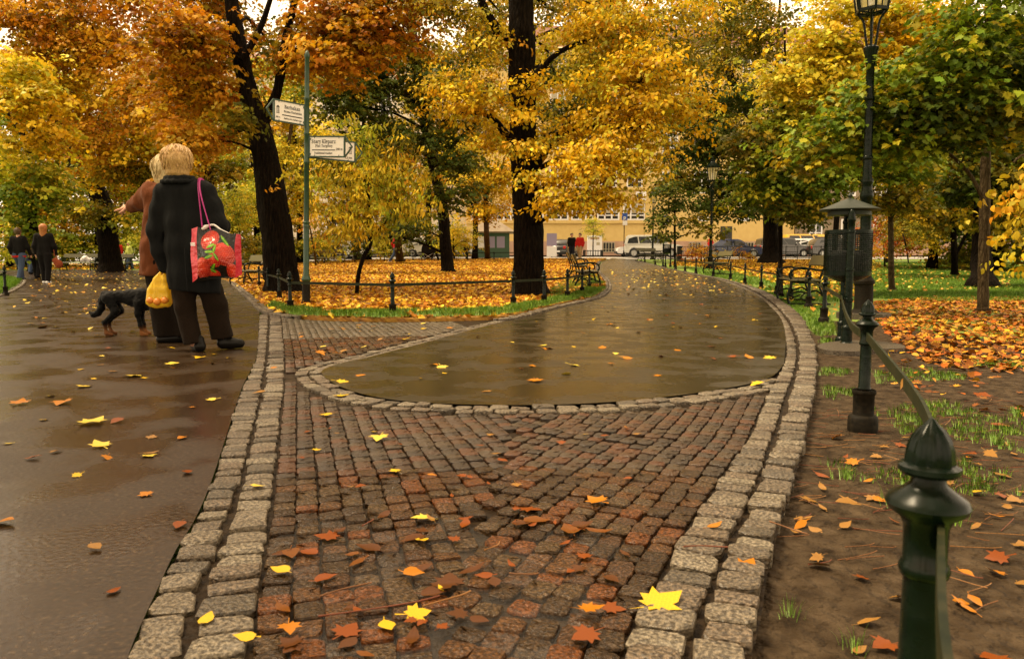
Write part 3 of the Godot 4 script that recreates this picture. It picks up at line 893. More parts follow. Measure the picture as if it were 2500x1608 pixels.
# ------------------------------------------------------------------ trees
# stems: lists of [point, radius] from the ground up; clouds: [centre, half sizes, sprays, palette]
func tree(called: String, label: String, category: String, stems: Array, clouds: Array, kind: String, bark := "bark", group := "", flare := 1.35, ls := 1.0, thin := 1.0, flat := 0.38) -> Node3D:
	var base: Vector3 = stems[0][0][0]
	base.y = gh(base.x, base.z)
	var t := thing(called, label, category, base, 0.0, group)
	var m := MB.new()
	var ends := []
	var si := 0
	for s in stems:
		var pts := []
		var rad := []
		for q in s:
			pts.append(q[0] - base)
			rad.append(q[1])
		if si == 0:
			# buttressed foot sunk into the ground
			pts[0].y = minf(pts[0].y, 0.02)
			var low: Vector3 = pts[0]
			var up: Vector3 = pts[1]
			var r0: float = rad[0]
			pts.insert(1, low.lerp(up, minf(0.16 * r0 / 0.2, 0.35)))
			rad.insert(1, lerpf(rad[0], rad[1], 0.16))
			rad[0] = r0 * flare
			pts.insert(0, low + Vector3(0, -0.12, 0))
			rad.insert(0, r0 * (flare + 0.15))
		var sp := smooth3(pts, 4)
		var sr := []
		for i in sp.size():
			var f := float(i) / (sp.size() - 1) * (rad.size() - 1)
			var i0 := mini(int(f), rad.size() - 2)
			sr.append(lerpf(rad[i0], rad[i0 + 1], f - i0))
		m.tube(sp, sr, 14 if rad[0] > 0.12 else 8, true, 1.0, 0.09 if rad[0] > 0.1 else 0.04, si + int(base.x * 10.0))
		for i in sp.size(): ends.append([sp[i], sr[i]])
		si += 1
	var bufs := [PackedFloat32Array(), PackedFloat32Array(), PackedFloat32Array(), PackedFloat32Array()]
	for c in clouds:
		var cen: Vector3 = c[0] - base
		var half: Vector3 = c[1]
		var count: int = int(c[2] * thin * 1.9)
		# a limb from the nearest stem point that lies a little lower
		var best := 0
		var bd := 1e9
		for i in ends.size():
			var e: Vector3 = ends[i][0]
			var d := e.distance_to(cen) + maxf(0.0, e.y - cen.y) * 1.5 + absf(e.y - (cen.y - 0.5)) * 0.3
			if d < bd: bd = d; best = i
		var a: Vector3 = ends[best][0]
		var reach := a.distance_to(cen)
		var r1: float = minf(ends[best][1] * 0.6, 0.018 + reach * 0.012)
		var midp := a.lerp(cen, 0.5) + Vector3(rf(-.15, .15), 0.10 * reach, rf(-.15, .15))
		var limb := smooth3([a, a.lerp(midp, 0.5) + Vector3(0, 0.03 * reach, 0), midp, cen], 3)
		var lr := []
		for i in limb.size(): lr.append(lerpf(r1, maxf(r1 * 0.35, 0.006), float(i) / (limb.size() - 1)))
		m.tube(limb, lr, 6, false, 1.0, 0.08, best)
		var nb := clampi(count / 10, 5, 90)
		for b in nb:
			# a side branch into the cloud
			var q := Vector3(rng.randfn(0, 1), rng.randfn(0, 1), rng.randfn(0, 1)).normalized() * pow(rng.randf(), 0.38)
			var tip: Vector3 = cen + q * half
			var from: Vector3 = limb[rng.randi_range(limb.size() / 2, limb.size() - 1)]
			var mid := from.lerp(tip, 0.55) + Vector3(rf(-.1, .1), from.distance_to(tip) * 0.08, rf(-.1, .1))
			m.tube([from, mid, tip], [maxf(r1 * 0.32, 0.006), 0.006, 0.003], 4, false)
			var here := maxi(1, count / nb)
			for s in here:
				var f := rf(0.3, 1.08)
				var p := (from.lerp(mid, f / 0.55) if f < 0.55 else mid.lerp(tip, (f - 0.55) / 0.45))
				var spread := 0.20 + 0.10 * half.length()
				p += Vector3(rng.randfn(0, spread), rng.randfn(0, spread * flat), rng.randfn(0, spread))
				var out := (p - cen) / half
				var up := (Vector3.UP * 1.0 + Vector3(out.x, 0, out.z) * 0.35 + Vector3(rf(-.4, .4), 0, rf(-.4, .4))).normalized()
				var bx := up.cross(Vector3.FORWARD).normalized()
				var bas := Basis(bx, up, bx.cross(up)) * Basis(Vector3.UP, rf(0, TAU))
				var k := rf(0.75, 1.25) * ls
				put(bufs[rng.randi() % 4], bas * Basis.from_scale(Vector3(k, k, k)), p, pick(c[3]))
	part("trunk", m.done(), mats[bark], t)
	var sm := sprays(kind)
	for i in 4:
		if bufs[i].size(): scatter("crown", sm[i], mats.leaf, bufs[i], t)
	return t

func build_trees():
	# the big leaning tree beside the left path
	tree("maple_tree", "large black leaning trunk with a fork, orange leaves, beside the signpost", "tree",
		[[[Vector3(-4.995, -0.015, -16.400), 0.394], [Vector3(-5.084, 0.806, -16.400), 0.347], [Vector3(-5.226, 2.279, -16.400), 0.328], [Vector3(-5.426, 3.547, -16.400), 0.234], [Vector3(-5.608, 4.175, -16.400), 0.206], [Vector3(-5.794, 5.151, -16.400), 0.169], [Vector3(-5.939, 6.204, -16.400), 0.141], [Vector3(-6.064, 7.244, -16.400), 0.112]],
		[[Vector3(-5.445, 3.547, -16.400), 0.169], [Vector3(-5.097, 4.130, -16.400), 0.103], [Vector3(-4.934, 4.709, -16.400), 0.094], [Vector3(-4.804, 5.416, -16.400), 0.084], [Vector3(-4.581, 6.291, -16.400), 0.075], [Vector3(-4.420, 7.244, -16.400), 0.047]],
		[[Vector3(-4.850, 4.836, -16.200), 0.065], [Vector3(-4.555, 5.115, -16.200), 0.056], [Vector3(-4.101, 5.315, -16.200), 0.046], [Vector3(-3.467, 5.602, -16.200), 0.037], [Vector3(-2.656, 5.879, -16.200), 0.019]],
		[[Vector3(-5.605, 4.872, -16.000), 0.082], [Vector3(-5.193, 5.559, -16.000), 0.064], [Vector3(-4.905, 6.326, -16.000), 0.046]]],
		[[Vector3(-7.496, 5.842, -18.600), Vector3(1.06, 1.06, 1.06), 130, "rust"], [Vector3(-7.006, 4.307, -16.600), Vector3(1.04, 0.85, 0.95), 140, "orange"], [Vector3(-6.957, 3.493, -17.800), Vector3(0.51, 0.61, 0.56), 44, "bronze"], [Vector3(-5.518, 3.630, -15.400), Vector3(0.16, 0.44, 0.30), 16, "olive"], [Vector3(-6.175, 6.225, -20.000), Vector3(0.69, 0.91, 0.80), 40, "bronze"], [Vector3(-8.091, 5.644, -19.000), Vector3(1.09, 0.87, 0.98), 80, "olive"], [Vector3(-5.240, 5.747, -19.000), Vector3(0.87, 0.65, 0.76), 60, "olive"], [Vector3(-7.307, 6.867, -19.000), Vector3(1.09, 0.65, 0.87), 60, "olive"], [Vector3(-3.732, 5.917, -16.600), Vector3(0.95, 0.85, 0.90), 130, "rust"], [Vector3(-3.020, 5.533, -16.200), Vector3(1.30, 0.88, 1.09), 150, "rust"], [Vector3(-3.753, 4.836, -16.200), Vector3(1.02, 0.56, 0.79), 90, "orange"], [Vector3(-6.841, 5.160, -15.500), Vector3(1.06, 0.97, 1.02), 130, "rust"], [Vector3(-5.598, 7.974, -19.000), Vector3(2.39, 0.87, 1.63), 140, "orange"], [Vector3(-2.409, 6.552, -16.400), Vector3(1.22, 0.84, 1.03), 100, "rust"], [Vector3(-7.072, 6.944, -17.000), Vector3(1.26, 0.97, 1.12), 110, "rust"], [Vector3(-6.537, 3.123, -15.400), Vector3(0.44, 0.44, 0.44), 50, "orange"]],
		"maple", "bark", "", 1.35, 0.72, 1.5)
	# the upright linden at the middle of the lawn
	tree("linden_tree", "tall straight dark trunk with golden leaves in the middle of the lawn", "tree",
		[[[Vector3(0.356, 0.024, -15.200), 0.347], [Vector3(0.337, 0.802, -15.200), 0.313], [Vector3(0.301, 1.828, -15.200), 0.291], [Vector3(0.248, 2.673, -15.200), 0.278], [Vector3(0.204, 3.758, -15.200), 0.269], [Vector3(0.185, 4.993, -15.200), 0.261], [Vector3(0.176, 5.805, -15.200), 0.252], [Vector3(0.158, 7.405, -15.200), 0.235], [Vector3(0.139, 9.128, -15.200), 0.174]],
		[[Vector3(0.453, 2.504, -15.200), 0.078], [Vector3(0.666, 2.883, -15.200), 0.078], [Vector3(1.131, 3.426, -15.200), 0.061], [Vector3(1.724, 3.659, -15.200), 0.052], [Vector3(2.402, 3.775, -15.200), 0.035], [Vector3(3.249, 3.841, -15.200), 0.017]],
		[[Vector3(0.078, 2.953, -15.400), 0.088], [Vector3(-0.147, 3.292, -15.400), 0.079], [Vector3(-0.491, 3.647, -15.400), 0.062], [Vector3(-0.964, 3.672, -15.400), 0.044], [Vector3(-1.439, 3.503, -15.400), 0.026]],
		[[Vector3(-0.008, 4.938, -15.300), 0.105], [Vector3(-0.397, 5.431, -15.300), 0.087], [Vector3(-0.733, 6.082, -15.300), 0.070]],
		[[Vector3(0.403, 4.242, -14.800), 0.068], [Vector3(0.928, 4.722, -14.800), 0.051], [Vector3(1.664, 4.961, -14.800), 0.034], [Vector3(2.484, 4.921, -14.800), 0.017]]],
		[[Vector3(1.551, 2.546, -13.600), Vector3(0.93, 0.62, 0.78), 160, "gold"], [Vector3(2.341, 3.104, -13.800), Vector3(1.03, 0.71, 0.87), 190, "gold"], [Vector3(0.931, 1.775, -13.400), Vector3(0.57, 0.34, 0.46), 60, "gold"], [Vector3(1.713, 1.828, -13.600), Vector3(0.62, 0.43, 0.52), 80, "gold"], [Vector3(1.543, 2.271, -13.500), Vector3(0.69, 0.26, 0.48), 70, "gold"], [Vector3(2.306, 2.521, -14.000), Vector3(0.48, 0.27, 0.38), 40, "gold"], [Vector3(2.328, 3.932, -13.800), Vector3(1.03, 0.63, 0.83), 150, "gold"], [Vector3(3.240, 3.600, -14.400), Vector3(0.91, 0.49, 0.70), 110, "gold"], [Vector3(1.405, 4.195, -14.600), Vector3(0.58, 0.67, 0.63), 80, "yellow"], [Vector3(1.477, 5.138, -14.600), Vector3(0.67, 0.67, 0.67), 90, "gold"], [Vector3(2.043, 5.000, -16.500), Vector3(0.85, 0.57, 0.71), 70, "olive"], [Vector3(0.995, 6.290, -17.500), Vector3(0.70, 0.60, 0.65), 70, "olive"], [Vector3(1.960, 6.384, -17.500), Vector3(0.90, 0.60, 0.75), 90, "bronze"], [Vector3(3.421, 5.404, -17.000), Vector3(0.87, 0.68, 0.78), 80, "olive"], [Vector3(2.149, 3.835, -16.500), Vector3(0.85, 0.66, 0.75), 70, "dark"], [Vector3(1.243, 4.714, -16.800), Vector3(0.58, 0.58, 0.58), 50, "dark"], [Vector3(3.244, 4.762, -17.000), Vector3(0.78, 0.49, 0.63), 60, "dark"], [Vector3(3.782, 6.132, -17.000), Vector3(1.07, 0.68, 0.87), 100, "bronze"], [Vector3(-0.164, 6.197, -17.500), Vector3(0.60, 0.50, 0.55), 50, "olive"], [Vector3(0.903, 5.352, -17.500), Vector3(0.60, 0.50, 0.55), 44, "yellow"], [Vector3(1.266, 3.650, -17.000), Vector3(0.49, 0.68, 0.58), 50, "dark"], [Vector3(2.223, 4.942, -14.200), Vector3(0.97, 0.65, 0.81), 120, "bronze"], [Vector3(0.338, 3.924, -14.100), Vector3(0.36, 0.27, 0.32), 26, "gold"], [Vector3(0.278, 3.467, -14.200), Vector3(0.32, 0.21, 0.27), 20, "gold"], [Vector3(0.358, 2.860, -14.200), Vector3(0.37, 0.32, 0.35), 34, "bronze"], [Vector3(-0.636, 3.720, -14.800), Vector3(0.85, 0.38, 0.61), 80, "gold"], [Vector3(-0.882, 4.042, -14.800), Vector3(0.68, 0.30, 0.49), 50, "bronze"], [Vector3(-0.401, 3.092, -15.200), Vector3(0.61, 0.35, 0.48), 50, "gold"], [Vector3(-0.775, 4.993, -15.200), Vector3(0.69, 0.78, 0.74), 90, "bronze"], [Vector3(-1.069, 5.387, -18.000), Vector3(0.93, 0.62, 0.77), 70, "dark"], [Vector3(-0.654, 4.547, -17.500), Vector3(0.60, 0.40, 0.50), 44, "dark"], [Vector3(-1.352, 5.689, -15.600), Vector3(0.89, 0.62, 0.76), 80, "olive"], [Vector3(1.918, 6.453, -15.000), Vector3(1.11, 0.69, 0.90), 100, "gold"], [Vector3(-1.158, 6.605, -15.400), Vector3(0.97, 0.70, 0.84), 90, "bronze"], [Vector3(0.107, 7.083, -15.000), Vector3(1.03, 0.43, 0.73), 70, "gold"], [Vector3(2.912, 6.070, -14.600), Vector3(1.33, 0.67, 1.00), 120, "gold"], [Vector3(0.461, 2.221, -14.100), Vector3(0.31, 0.24, 0.27), 22, "gold"], [Vector3(1.413, 3.320, -14.600), Vector3(0.67, 0.42, 0.54), 70, "gold"]],
		"linden", "bark", "", 1.35, 0.86, 0.72, 0.22)
	# a slender weeping tree on the lawn
	tree("weeping_tree", "thin crooked young tree with hanging yellow and olive leaves on the lawn", "tree",
		[[[Vector3(-3.229, 0.008, -15.524), 0.047], [Vector3(-3.028, 0.464, -14.800), 0.042], [Vector3(-2.921, 0.800, -14.800), 0.042], [Vector3(-2.781, 1.085, -14.800), 0.042], [Vector3(-2.772, 1.634, -14.800), 0.036], [Vector3(-2.828, 2.212, -14.800), 0.030], [Vector3(-2.782, 2.949, -14.800), 0.022]],
		[[Vector3(-2.797, 1.135, -14.800), 0.025], [Vector3(-2.489, 1.468, -14.800), 0.020], [Vector3(-2.148, 1.882, -14.800), 0.014]], [[Vector3(-2.805, 1.634, -14.800), 0.022], [Vector3(-3.148, 2.047, -14.800), 0.017], [Vector3(-3.437, 2.212, -14.800), 0.012]]],
		[[Vector3(-2.772, 2.273, -14.600), Vector3(0.83, 0.79, 0.81), 110, "yellow"], [Vector3(-3.315, 1.867, -14.600), Vector3(0.52, 0.75, 0.63), 80, "bronze"], [Vector3(-2.242, 1.948, -14.600), Vector3(0.55, 0.75, 0.65), 70, "lime"], [Vector3(-2.880, 3.030, -14.800), Vector3(0.63, 0.42, 0.53), 55, "lime"], [Vector3(-1.962, 2.365, -14.700), Vector3(0.38, 0.50, 0.44), 36, "bronze"], [Vector3(-2.850, 1.453, -14.500), Vector3(0.75, 0.41, 0.58), 60, "yellow"], [Vector3(-3.470, 2.622, -14.800), Vector3(0.42, 0.42, 0.42), 34, "olive"], [Vector3(-2.428, 2.704, -14.800), Vector3(0.51, 0.42, 0.47), 40, "olive"], [Vector3(-3.613, 1.458, -14.600), Vector3(0.27, 0.46, 0.36), 26, "bronze"]],
		"weeping", "bark", "", 1.35, 0.8, 0.85, 0.7)
	# dark maple further back on the lawn
	tree("maple_tree", "tall slender maple with dark green leaves at the back of the lawn", "tree",
		[[[Vector3(-2.435, 0.362, -28.500), 0.244], [Vector3(-2.540, 1.491, -28.500), 0.220], [Vector3(-2.642, 2.771, -28.500), 0.212], [Vector3(-2.934, 4.198, -28.500), 0.195], [Vector3(-3.236, 5.923, -28.500), 0.204], [Vector3(-3.532, 7.784, -28.500), 0.195], [Vector3(-3.703, 9.316, -28.500), 0.179], [Vector3(-3.856, 12.036, -28.500), 0.130]],
		[[Vector3(-2.852, 3.982, -28.000), 0.080], [Vector3(-2.310, 4.756, -28.000), 0.072], [Vector3(-1.521, 5.526, -28.000), 0.064], [Vector3(-0.579, 6.016, -28.000), 0.048]], [[Vector3(-3.238, 6.139, -28.000), 0.080], [Vector3(-4.164, 7.054, -28.000), 0.064], [Vector3(-5.093, 7.433, -28.000), 0.048]]],
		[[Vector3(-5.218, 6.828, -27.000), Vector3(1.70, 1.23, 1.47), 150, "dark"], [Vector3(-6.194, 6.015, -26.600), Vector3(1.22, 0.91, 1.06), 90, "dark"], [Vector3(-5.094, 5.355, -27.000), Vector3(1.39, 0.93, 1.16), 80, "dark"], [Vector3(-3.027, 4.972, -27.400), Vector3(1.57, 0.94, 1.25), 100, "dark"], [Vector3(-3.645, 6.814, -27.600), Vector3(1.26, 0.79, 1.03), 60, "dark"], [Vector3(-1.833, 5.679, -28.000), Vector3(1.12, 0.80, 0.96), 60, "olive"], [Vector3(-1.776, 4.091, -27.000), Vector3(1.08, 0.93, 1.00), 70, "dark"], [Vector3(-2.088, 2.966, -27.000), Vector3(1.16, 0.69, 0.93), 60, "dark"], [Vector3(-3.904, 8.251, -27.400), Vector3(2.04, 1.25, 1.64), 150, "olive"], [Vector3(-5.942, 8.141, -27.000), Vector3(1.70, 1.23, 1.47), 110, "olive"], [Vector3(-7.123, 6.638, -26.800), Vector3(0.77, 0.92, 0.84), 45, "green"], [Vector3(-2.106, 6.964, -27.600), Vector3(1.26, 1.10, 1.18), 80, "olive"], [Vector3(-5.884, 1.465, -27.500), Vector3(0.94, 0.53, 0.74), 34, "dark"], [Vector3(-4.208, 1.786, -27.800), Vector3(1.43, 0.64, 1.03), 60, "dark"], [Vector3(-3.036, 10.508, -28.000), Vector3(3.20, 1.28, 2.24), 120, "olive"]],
		"maple", "bark", "", 1.35, 0.85, 1.2)
	# trees standing along the far edge of the lawn
	tree("park_tree", "brown trunk behind the hanging yellow leaves, right of the far bench", "tree",
		[[[Vector3(-6.649, 0.573, -44.588), 0.245], [Vector3(-5.910, 1.764, -39.000), 0.178], [Vector3(-5.973, 3.515, -39.000), 0.178], [Vector3(-5.860, 5.252, -39.000), 0.134]]],
		[[Vector3(-5.866, 4.819, -39.000), Vector3(1.78, 1.34, 1.56), 90, "lime"], [Vector3(-6.495, 6.759, -39.000), Vector3(1.78, 1.56, 1.67), 90, "olive"], [Vector3(-5.176, 3.055, -38.600), Vector3(1.32, 0.53, 0.93), 40, "dark"]], "far", "bark_brown")
	tree("park_tree", "stout brown trunk beside the far bench, near the street", "tree",
		[[[Vector3(-11.750, 0.750, -56.892), 0.258], [Vector3(-8.540, 1.816, -41.000), 0.223], [Vector3(-8.592, 3.886, -41.000), 0.211], [Vector3(-8.690, 5.937, -41.000), 0.164]]],
		[[Vector3(-9.170, 5.028, -41.000), Vector3(2.11, 1.41, 1.76), 90, "lime"], [Vector3(-10.052, 6.842, -41.000), Vector3(1.64, 1.87, 1.76), 90, "yellow"], [Vector3(-7.986, 6.616, -41.000), Vector3(1.64, 1.64, 1.64), 80, "lime"]], "far", "bark_brown")
	tree("park_tree", "brown trunk in front of the green kiosk", "tree",
		[[[Vector3(-1.749, 0.781, -53.941), 0.201], [Vector3(-1.473, 1.894, -44.000), 0.166], [Vector3(-1.517, 3.870, -44.000), 0.151], [Vector3(-1.410, 6.316, -44.000), 0.126]]],
		[[Vector3(-1.892, 5.057, -43.600), Vector3(2.24, 1.49, 1.87), 130, "yellow"], [Vector3(-2.583, 6.902, -43.000), Vector3(1.72, 1.47, 1.60), 90, "yellow"], [Vector3(-0.411, 5.713, -43.000), Vector3(1.23, 1.72, 1.47), 70, "gold"], [Vector3(-1.643, 3.827, -43.400), Vector3(1.74, 0.84, 1.29), 70, "gold"]], "far", "bark_brown")
	tree("young_tree", "thin sapling with small orange leaves right of the leaning trunk", "tree",
		[[[Vector3(-10.711, 0.378, -40.981), 0.051], [Vector3(-9.490, 1.279, -36.000), 0.041], [Vector3(-9.685, 2.496, -36.000), 0.033]]],
		[[Vector3(-9.685, 2.496, -36.000), Vector3(0.45, 0.70, 0.58), 26, "orange"], [Vector3(-9.238, 1.584, -36.000), Vector3(0.49, 0.45, 0.47), 18, "lime"]], "shrub", "bark_brown")
	tree("park_tree", "thick dark trunk leaning left behind the far benches, orange crown", "tree",
		[[[Vector3(-18.722, 0.274, -35.000), 0.480], [Vector3(-18.772, 1.660, -35.000), 0.450], [Vector3(-18.831, 2.840, -35.000), 0.420], [Vector3(-19.245, 4.012, -35.000), 0.380], [Vector3(-20.011, 5.178, -35.000), 0.320], [Vector3(-20.896, 6.912, -35.000), 0.260], [Vector3(-21.383, 8.629, -35.000), 0.200], [Vector3(-21.672, 10.331, -35.000), 0.120]],
		[[Vector3(-20.006, 5.274, -35.000), 0.120], [Vector3(-20.623, 4.790, -35.000), 0.080], [Vector3(-21.456, 4.012, -35.000), 0.060]], [[Vector3(-18.797, 1.955, -35.000), 0.120], [Vector3(-17.950, 3.036, -35.000), 0.080], [Vector3(-17.123, 3.817, -35.000), 0.060]]],
		[[Vector3(-19.095, 9.682, -32.000), Vector3(2.74, 2.01, 2.38), 200, "rust"], [Vector3(-16.444, 9.510, -32.000), Vector3(2.74, 1.83, 2.29), 200, "orange"], [Vector3(-14.623, 7.729, -31.000), Vector3(1.95, 1.59, 1.77), 140, "orange"], [Vector3(-17.324, 6.208, -32.000), Vector3(2.74, 1.46, 2.10), 170, "orange"], [Vector3(-15.557, 5.681, -32.000), Vector3(1.83, 1.10, 1.46), 90, "gold"], [Vector3(-18.679, 7.606, -32.000), Vector3(2.01, 1.46, 1.74), 110, "gold"], [Vector3(-15.312, 11.389, -31.000), Vector3(4.25, 1.59, 2.92), 190, "rust"], [Vector3(-19.448, 10.730, -31.000), Vector3(1.95, 1.77, 1.86), 120, "rust"], [Vector3(-17.968, 4.376, -33.000), Vector3(2.07, 0.94, 1.51), 80, "bronze"], [Vector3(-16.110, 4.376, -33.000), Vector3(1.51, 0.75, 1.13), 60, "olive"], [Vector3(-19.168, 2.970, -34.000), Vector3(1.75, 0.97, 1.36), 60, "olive"], [Vector3(-16.870, 2.780, -34.000), Vector3(1.36, 0.78, 1.07), 46, "lime"]],
		"far")
	tree("park_tree", "dark trunk behind the woman in the black coat", "tree",
		[[[Vector3(-16.472, 0.235, -41.313), 0.223], [Vector3(-11.961, 2.205, -30.000), 0.206], [Vector3(-12.017, 3.880, -30.000), 0.189], [Vector3(-12.122, 5.537, -30.000), 0.154], [Vector3(-12.147, 7.504, -30.000), 0.103]]],
		[[Vector3(-11.822, 5.218, -29.000), Vector3(1.33, 1.16, 1.24), 90, "orange"], [Vector3(-12.919, 6.173, -29.000), Vector3(1.33, 0.99, 1.16), 80, "orange"], [Vector3(-10.639, 6.490, -29.000), Vector3(1.33, 1.16, 1.24), 90, "rust"], [Vector3(-12.052, 7.593, -29.000), Vector3(1.82, 1.33, 1.57), 120, "orange"], [Vector3(-10.723, 4.097, -29.000), Vector3(0.83, 0.66, 0.75), 36, "olive"], [Vector3(-13.035, 3.817, -29.400), Vector3(0.84, 0.84, 0.84), 40, "bronze"]],
		"maple")
	tree("park_tree", "forked dark tree with yellow leaves at the far left", "tree",
		[[[Vector3(-22.945, 0.179, -35.923), 0.193], [Vector3(-16.554, 1.719, -26.000), 0.163], [Vector3(-16.537, 3.463, -26.000), 0.134], [Vector3(-16.576, 4.756, -26.000), 0.119], [Vector3(-16.998, 5.470, -26.000), 0.074], [Vector3(-17.224, 6.038, -26.000), 0.059]], [[Vector3(-16.506, 4.470, -26.000), 0.089], [Vector3(-16.175, 5.612, -26.000), 0.074], [Vector3(-16.030, 6.603, -26.000), 0.059]]],
		[[Vector3(-15.371, 5.500, -24.000), Vector3(1.23, 0.82, 1.03), 100, "gold"], [Vector3(-15.441, 6.543, -24.000), Vector3(1.10, 0.82, 0.96), 80, "yellow"], [Vector3(-14.933, 4.525, -24.500), Vector3(0.98, 0.70, 0.84), 60, "gold"], [Vector3(-15.997, 3.636, -25.000), Vector3(1.43, 0.64, 1.04), 70, "lime"], [Vector3(-16.339, 2.662, -25.000), Vector3(1.14, 0.64, 0.89), 60, "green"], [Vector3(-15.353, 2.985, -25.500), Vector3(1.02, 0.73, 0.87), 50, "lime"], [Vector3(-15.839, 4.448, -24.000), Vector3(0.69, 0.82, 0.75), 40, "yellow"], [Vector3(-16.457, 1.865, -26.000), Vector3(1.04, 0.59, 0.82), 36, "green"], [Vector3(-17.516, 1.426, -26.000), Vector3(0.74, 0.74, 0.74), 34, "lime"]],
		"maple")
	# pale yellow trees seen between the leaning trunk and the signpost
	tree("park_tree", "grey stemmed tree with pale yellow leaves behind the signpost", "tree",
		[[[Vector3(-19.022, 0.546, -60.006), 0.158], [Vector3(-14.381, 2.981, -46.000), 0.131], [Vector3(-13.916, 5.549, -46.000), 0.118], [Vector3(-13.314, 8.596, -46.000), 0.105], [Vector3(-13.002, 10.606, -46.000), 0.079]], [[Vector3(-14.288, 3.497, -46.000), 0.105], [Vector3(-13.146, 5.294, -46.000), 0.079], [Vector3(-12.452, 7.077, -46.000), 0.066]]],
		[[Vector3(-13.873, 7.077, -46.000), Vector3(1.58, 1.84, 1.71), 80, "yellow"], [Vector3(-13.160, 4.781, -46.000), Vector3(1.31, 1.31, 1.31), 50, "yellow"], [Vector3(-14.065, 9.352, -46.000), Vector3(1.58, 1.31, 1.45), 50, "gold"], [Vector3(-13.320, 9.539, -47.000), Vector3(1.34, 1.34, 1.34), 36, "yellow"], [Vector3(-15.421, 4.443, -45.000), Vector3(1.54, 1.80, 1.67), 70, "lime"]],
		"far", "bark_brown")
	# right hand side
	tree("maple_tree", "large dark green maple in front of the yellow house", "tree",
		[[[Vector3(14.814, 1.091, -43.000), 0.491], [Vector3(14.781, 2.110, -43.000), 0.405], [Vector3(14.646, 4.039, -43.000), 0.393], [Vector3(14.335, 6.190, -43.000), 0.344], [Vector3(13.539, 8.555, -43.000), 0.270], [Vector3(12.015, 11.595, -43.000), 0.197], [Vector3(12.415, 14.364, -43.000), 0.123]],
		[[Vector3(13.995, 6.295, -42.000), 0.192], [Vector3(11.592, 7.914, -42.000), 0.144], [Vector3(9.456, 8.833, -42.000), 0.096]], [[Vector3(14.120, 6.063, -42.000), 0.192], [Vector3(16.060, 7.914, -42.000), 0.144], [Vector3(17.632, 9.749, -42.000), 0.096]]],
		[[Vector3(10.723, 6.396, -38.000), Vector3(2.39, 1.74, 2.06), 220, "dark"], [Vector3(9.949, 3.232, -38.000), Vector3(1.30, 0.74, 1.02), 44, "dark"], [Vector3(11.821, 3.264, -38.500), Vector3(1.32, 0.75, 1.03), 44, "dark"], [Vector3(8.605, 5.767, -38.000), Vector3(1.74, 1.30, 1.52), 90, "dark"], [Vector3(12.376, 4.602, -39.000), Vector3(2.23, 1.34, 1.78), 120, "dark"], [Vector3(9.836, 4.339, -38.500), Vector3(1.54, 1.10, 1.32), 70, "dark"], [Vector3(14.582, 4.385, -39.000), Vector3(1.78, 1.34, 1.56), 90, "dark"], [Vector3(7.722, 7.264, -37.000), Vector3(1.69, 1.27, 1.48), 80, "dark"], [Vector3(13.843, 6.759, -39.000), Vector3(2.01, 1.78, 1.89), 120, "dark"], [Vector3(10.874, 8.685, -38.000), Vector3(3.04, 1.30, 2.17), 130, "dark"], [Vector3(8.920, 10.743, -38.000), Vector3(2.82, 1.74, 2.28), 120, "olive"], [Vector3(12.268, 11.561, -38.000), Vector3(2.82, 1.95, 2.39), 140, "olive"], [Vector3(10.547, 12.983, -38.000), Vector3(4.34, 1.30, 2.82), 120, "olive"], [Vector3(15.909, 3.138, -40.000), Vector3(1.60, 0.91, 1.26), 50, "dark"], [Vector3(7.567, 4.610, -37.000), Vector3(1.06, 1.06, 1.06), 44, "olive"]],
		"far", "bark", "", 1.75)
	tree("young_tree", "small dark maple sapling between lamp and white car", "tree",
		[[[Vector3(7.999, 0.416, -36.772), 0.066], [Vector3(7.785, 1.686, -36.000), 0.058], [Vector3(7.760, 2.899, -36.000), 0.045], [Vector3(7.776, 4.106, -36.000), 0.029]]],
		[[Vector3(6.995, 2.571, -35.500), Vector3(1.01, 0.53, 0.77), 34, "dark"], [Vector3(7.110, 1.773, -35.500), Vector3(0.69, 0.34, 0.52), 18, "dark"], [Vector3(8.104, 3.473, -35.600), Vector3(1.02, 0.81, 0.92), 44, "dark"], [Vector3(8.879, 2.566, -35.400), Vector3(0.89, 0.53, 0.71), 26, "olive"], [Vector3(7.268, 4.059, -35.500), Vector3(1.01, 0.69, 0.85), 34, "dark"], [Vector3(9.696, 1.969, -35.400), Vector3(0.61, 0.40, 0.51), 12, "olive"]],
		"maple")
	tree("young_tree", "slim tree behind the bench on the right, green leaves", "tree",
		[[[Vector3(5.565, 0.009, -15.507), 0.062], [Vector3(6.078, 0.615, -17.000), 0.052], [Vector3(6.043, 1.955, -17.000), 0.049], [Vector3(6.040, 3.182, -17.000), 0.043], [Vector3(6.037, 4.392, -17.000), 0.035], [Vector3(6.006, 5.860, -17.000), 0.019]]],
		[[Vector3(5.985, 2.689, -16.800), Vector3(0.86, 0.77, 0.82), 130, "green"], [Vector3(5.336, 3.216, -16.600), Vector3(0.66, 0.47, 0.57), 70, "olive"], [Vector3(6.457, 3.125, -16.600), Vector3(0.76, 0.57, 0.66), 90, "green"], [Vector3(5.273, 2.205, -16.600), Vector3(0.57, 0.38, 0.47), 44, "green"], [Vector3(6.509, 2.096, -16.400), Vector3(0.66, 0.47, 0.56), 60, "green"], [Vector3(6.686, 2.530, -16.200), Vector3(0.56, 0.46, 0.51), 56, "green"], [Vector3(6.044, 3.708, -16.800), Vector3(0.77, 0.48, 0.62), 70, "lime"], [Vector3(6.179, 4.669, -17.000), Vector3(0.87, 0.58, 0.73), 80, "yellow"], [Vector3(6.244, 1.729, -16.400), Vector3(0.56, 0.28, 0.42), 34, "olive"]],
		"maple", "bark", "", 1.35, 0.66, 1.7)
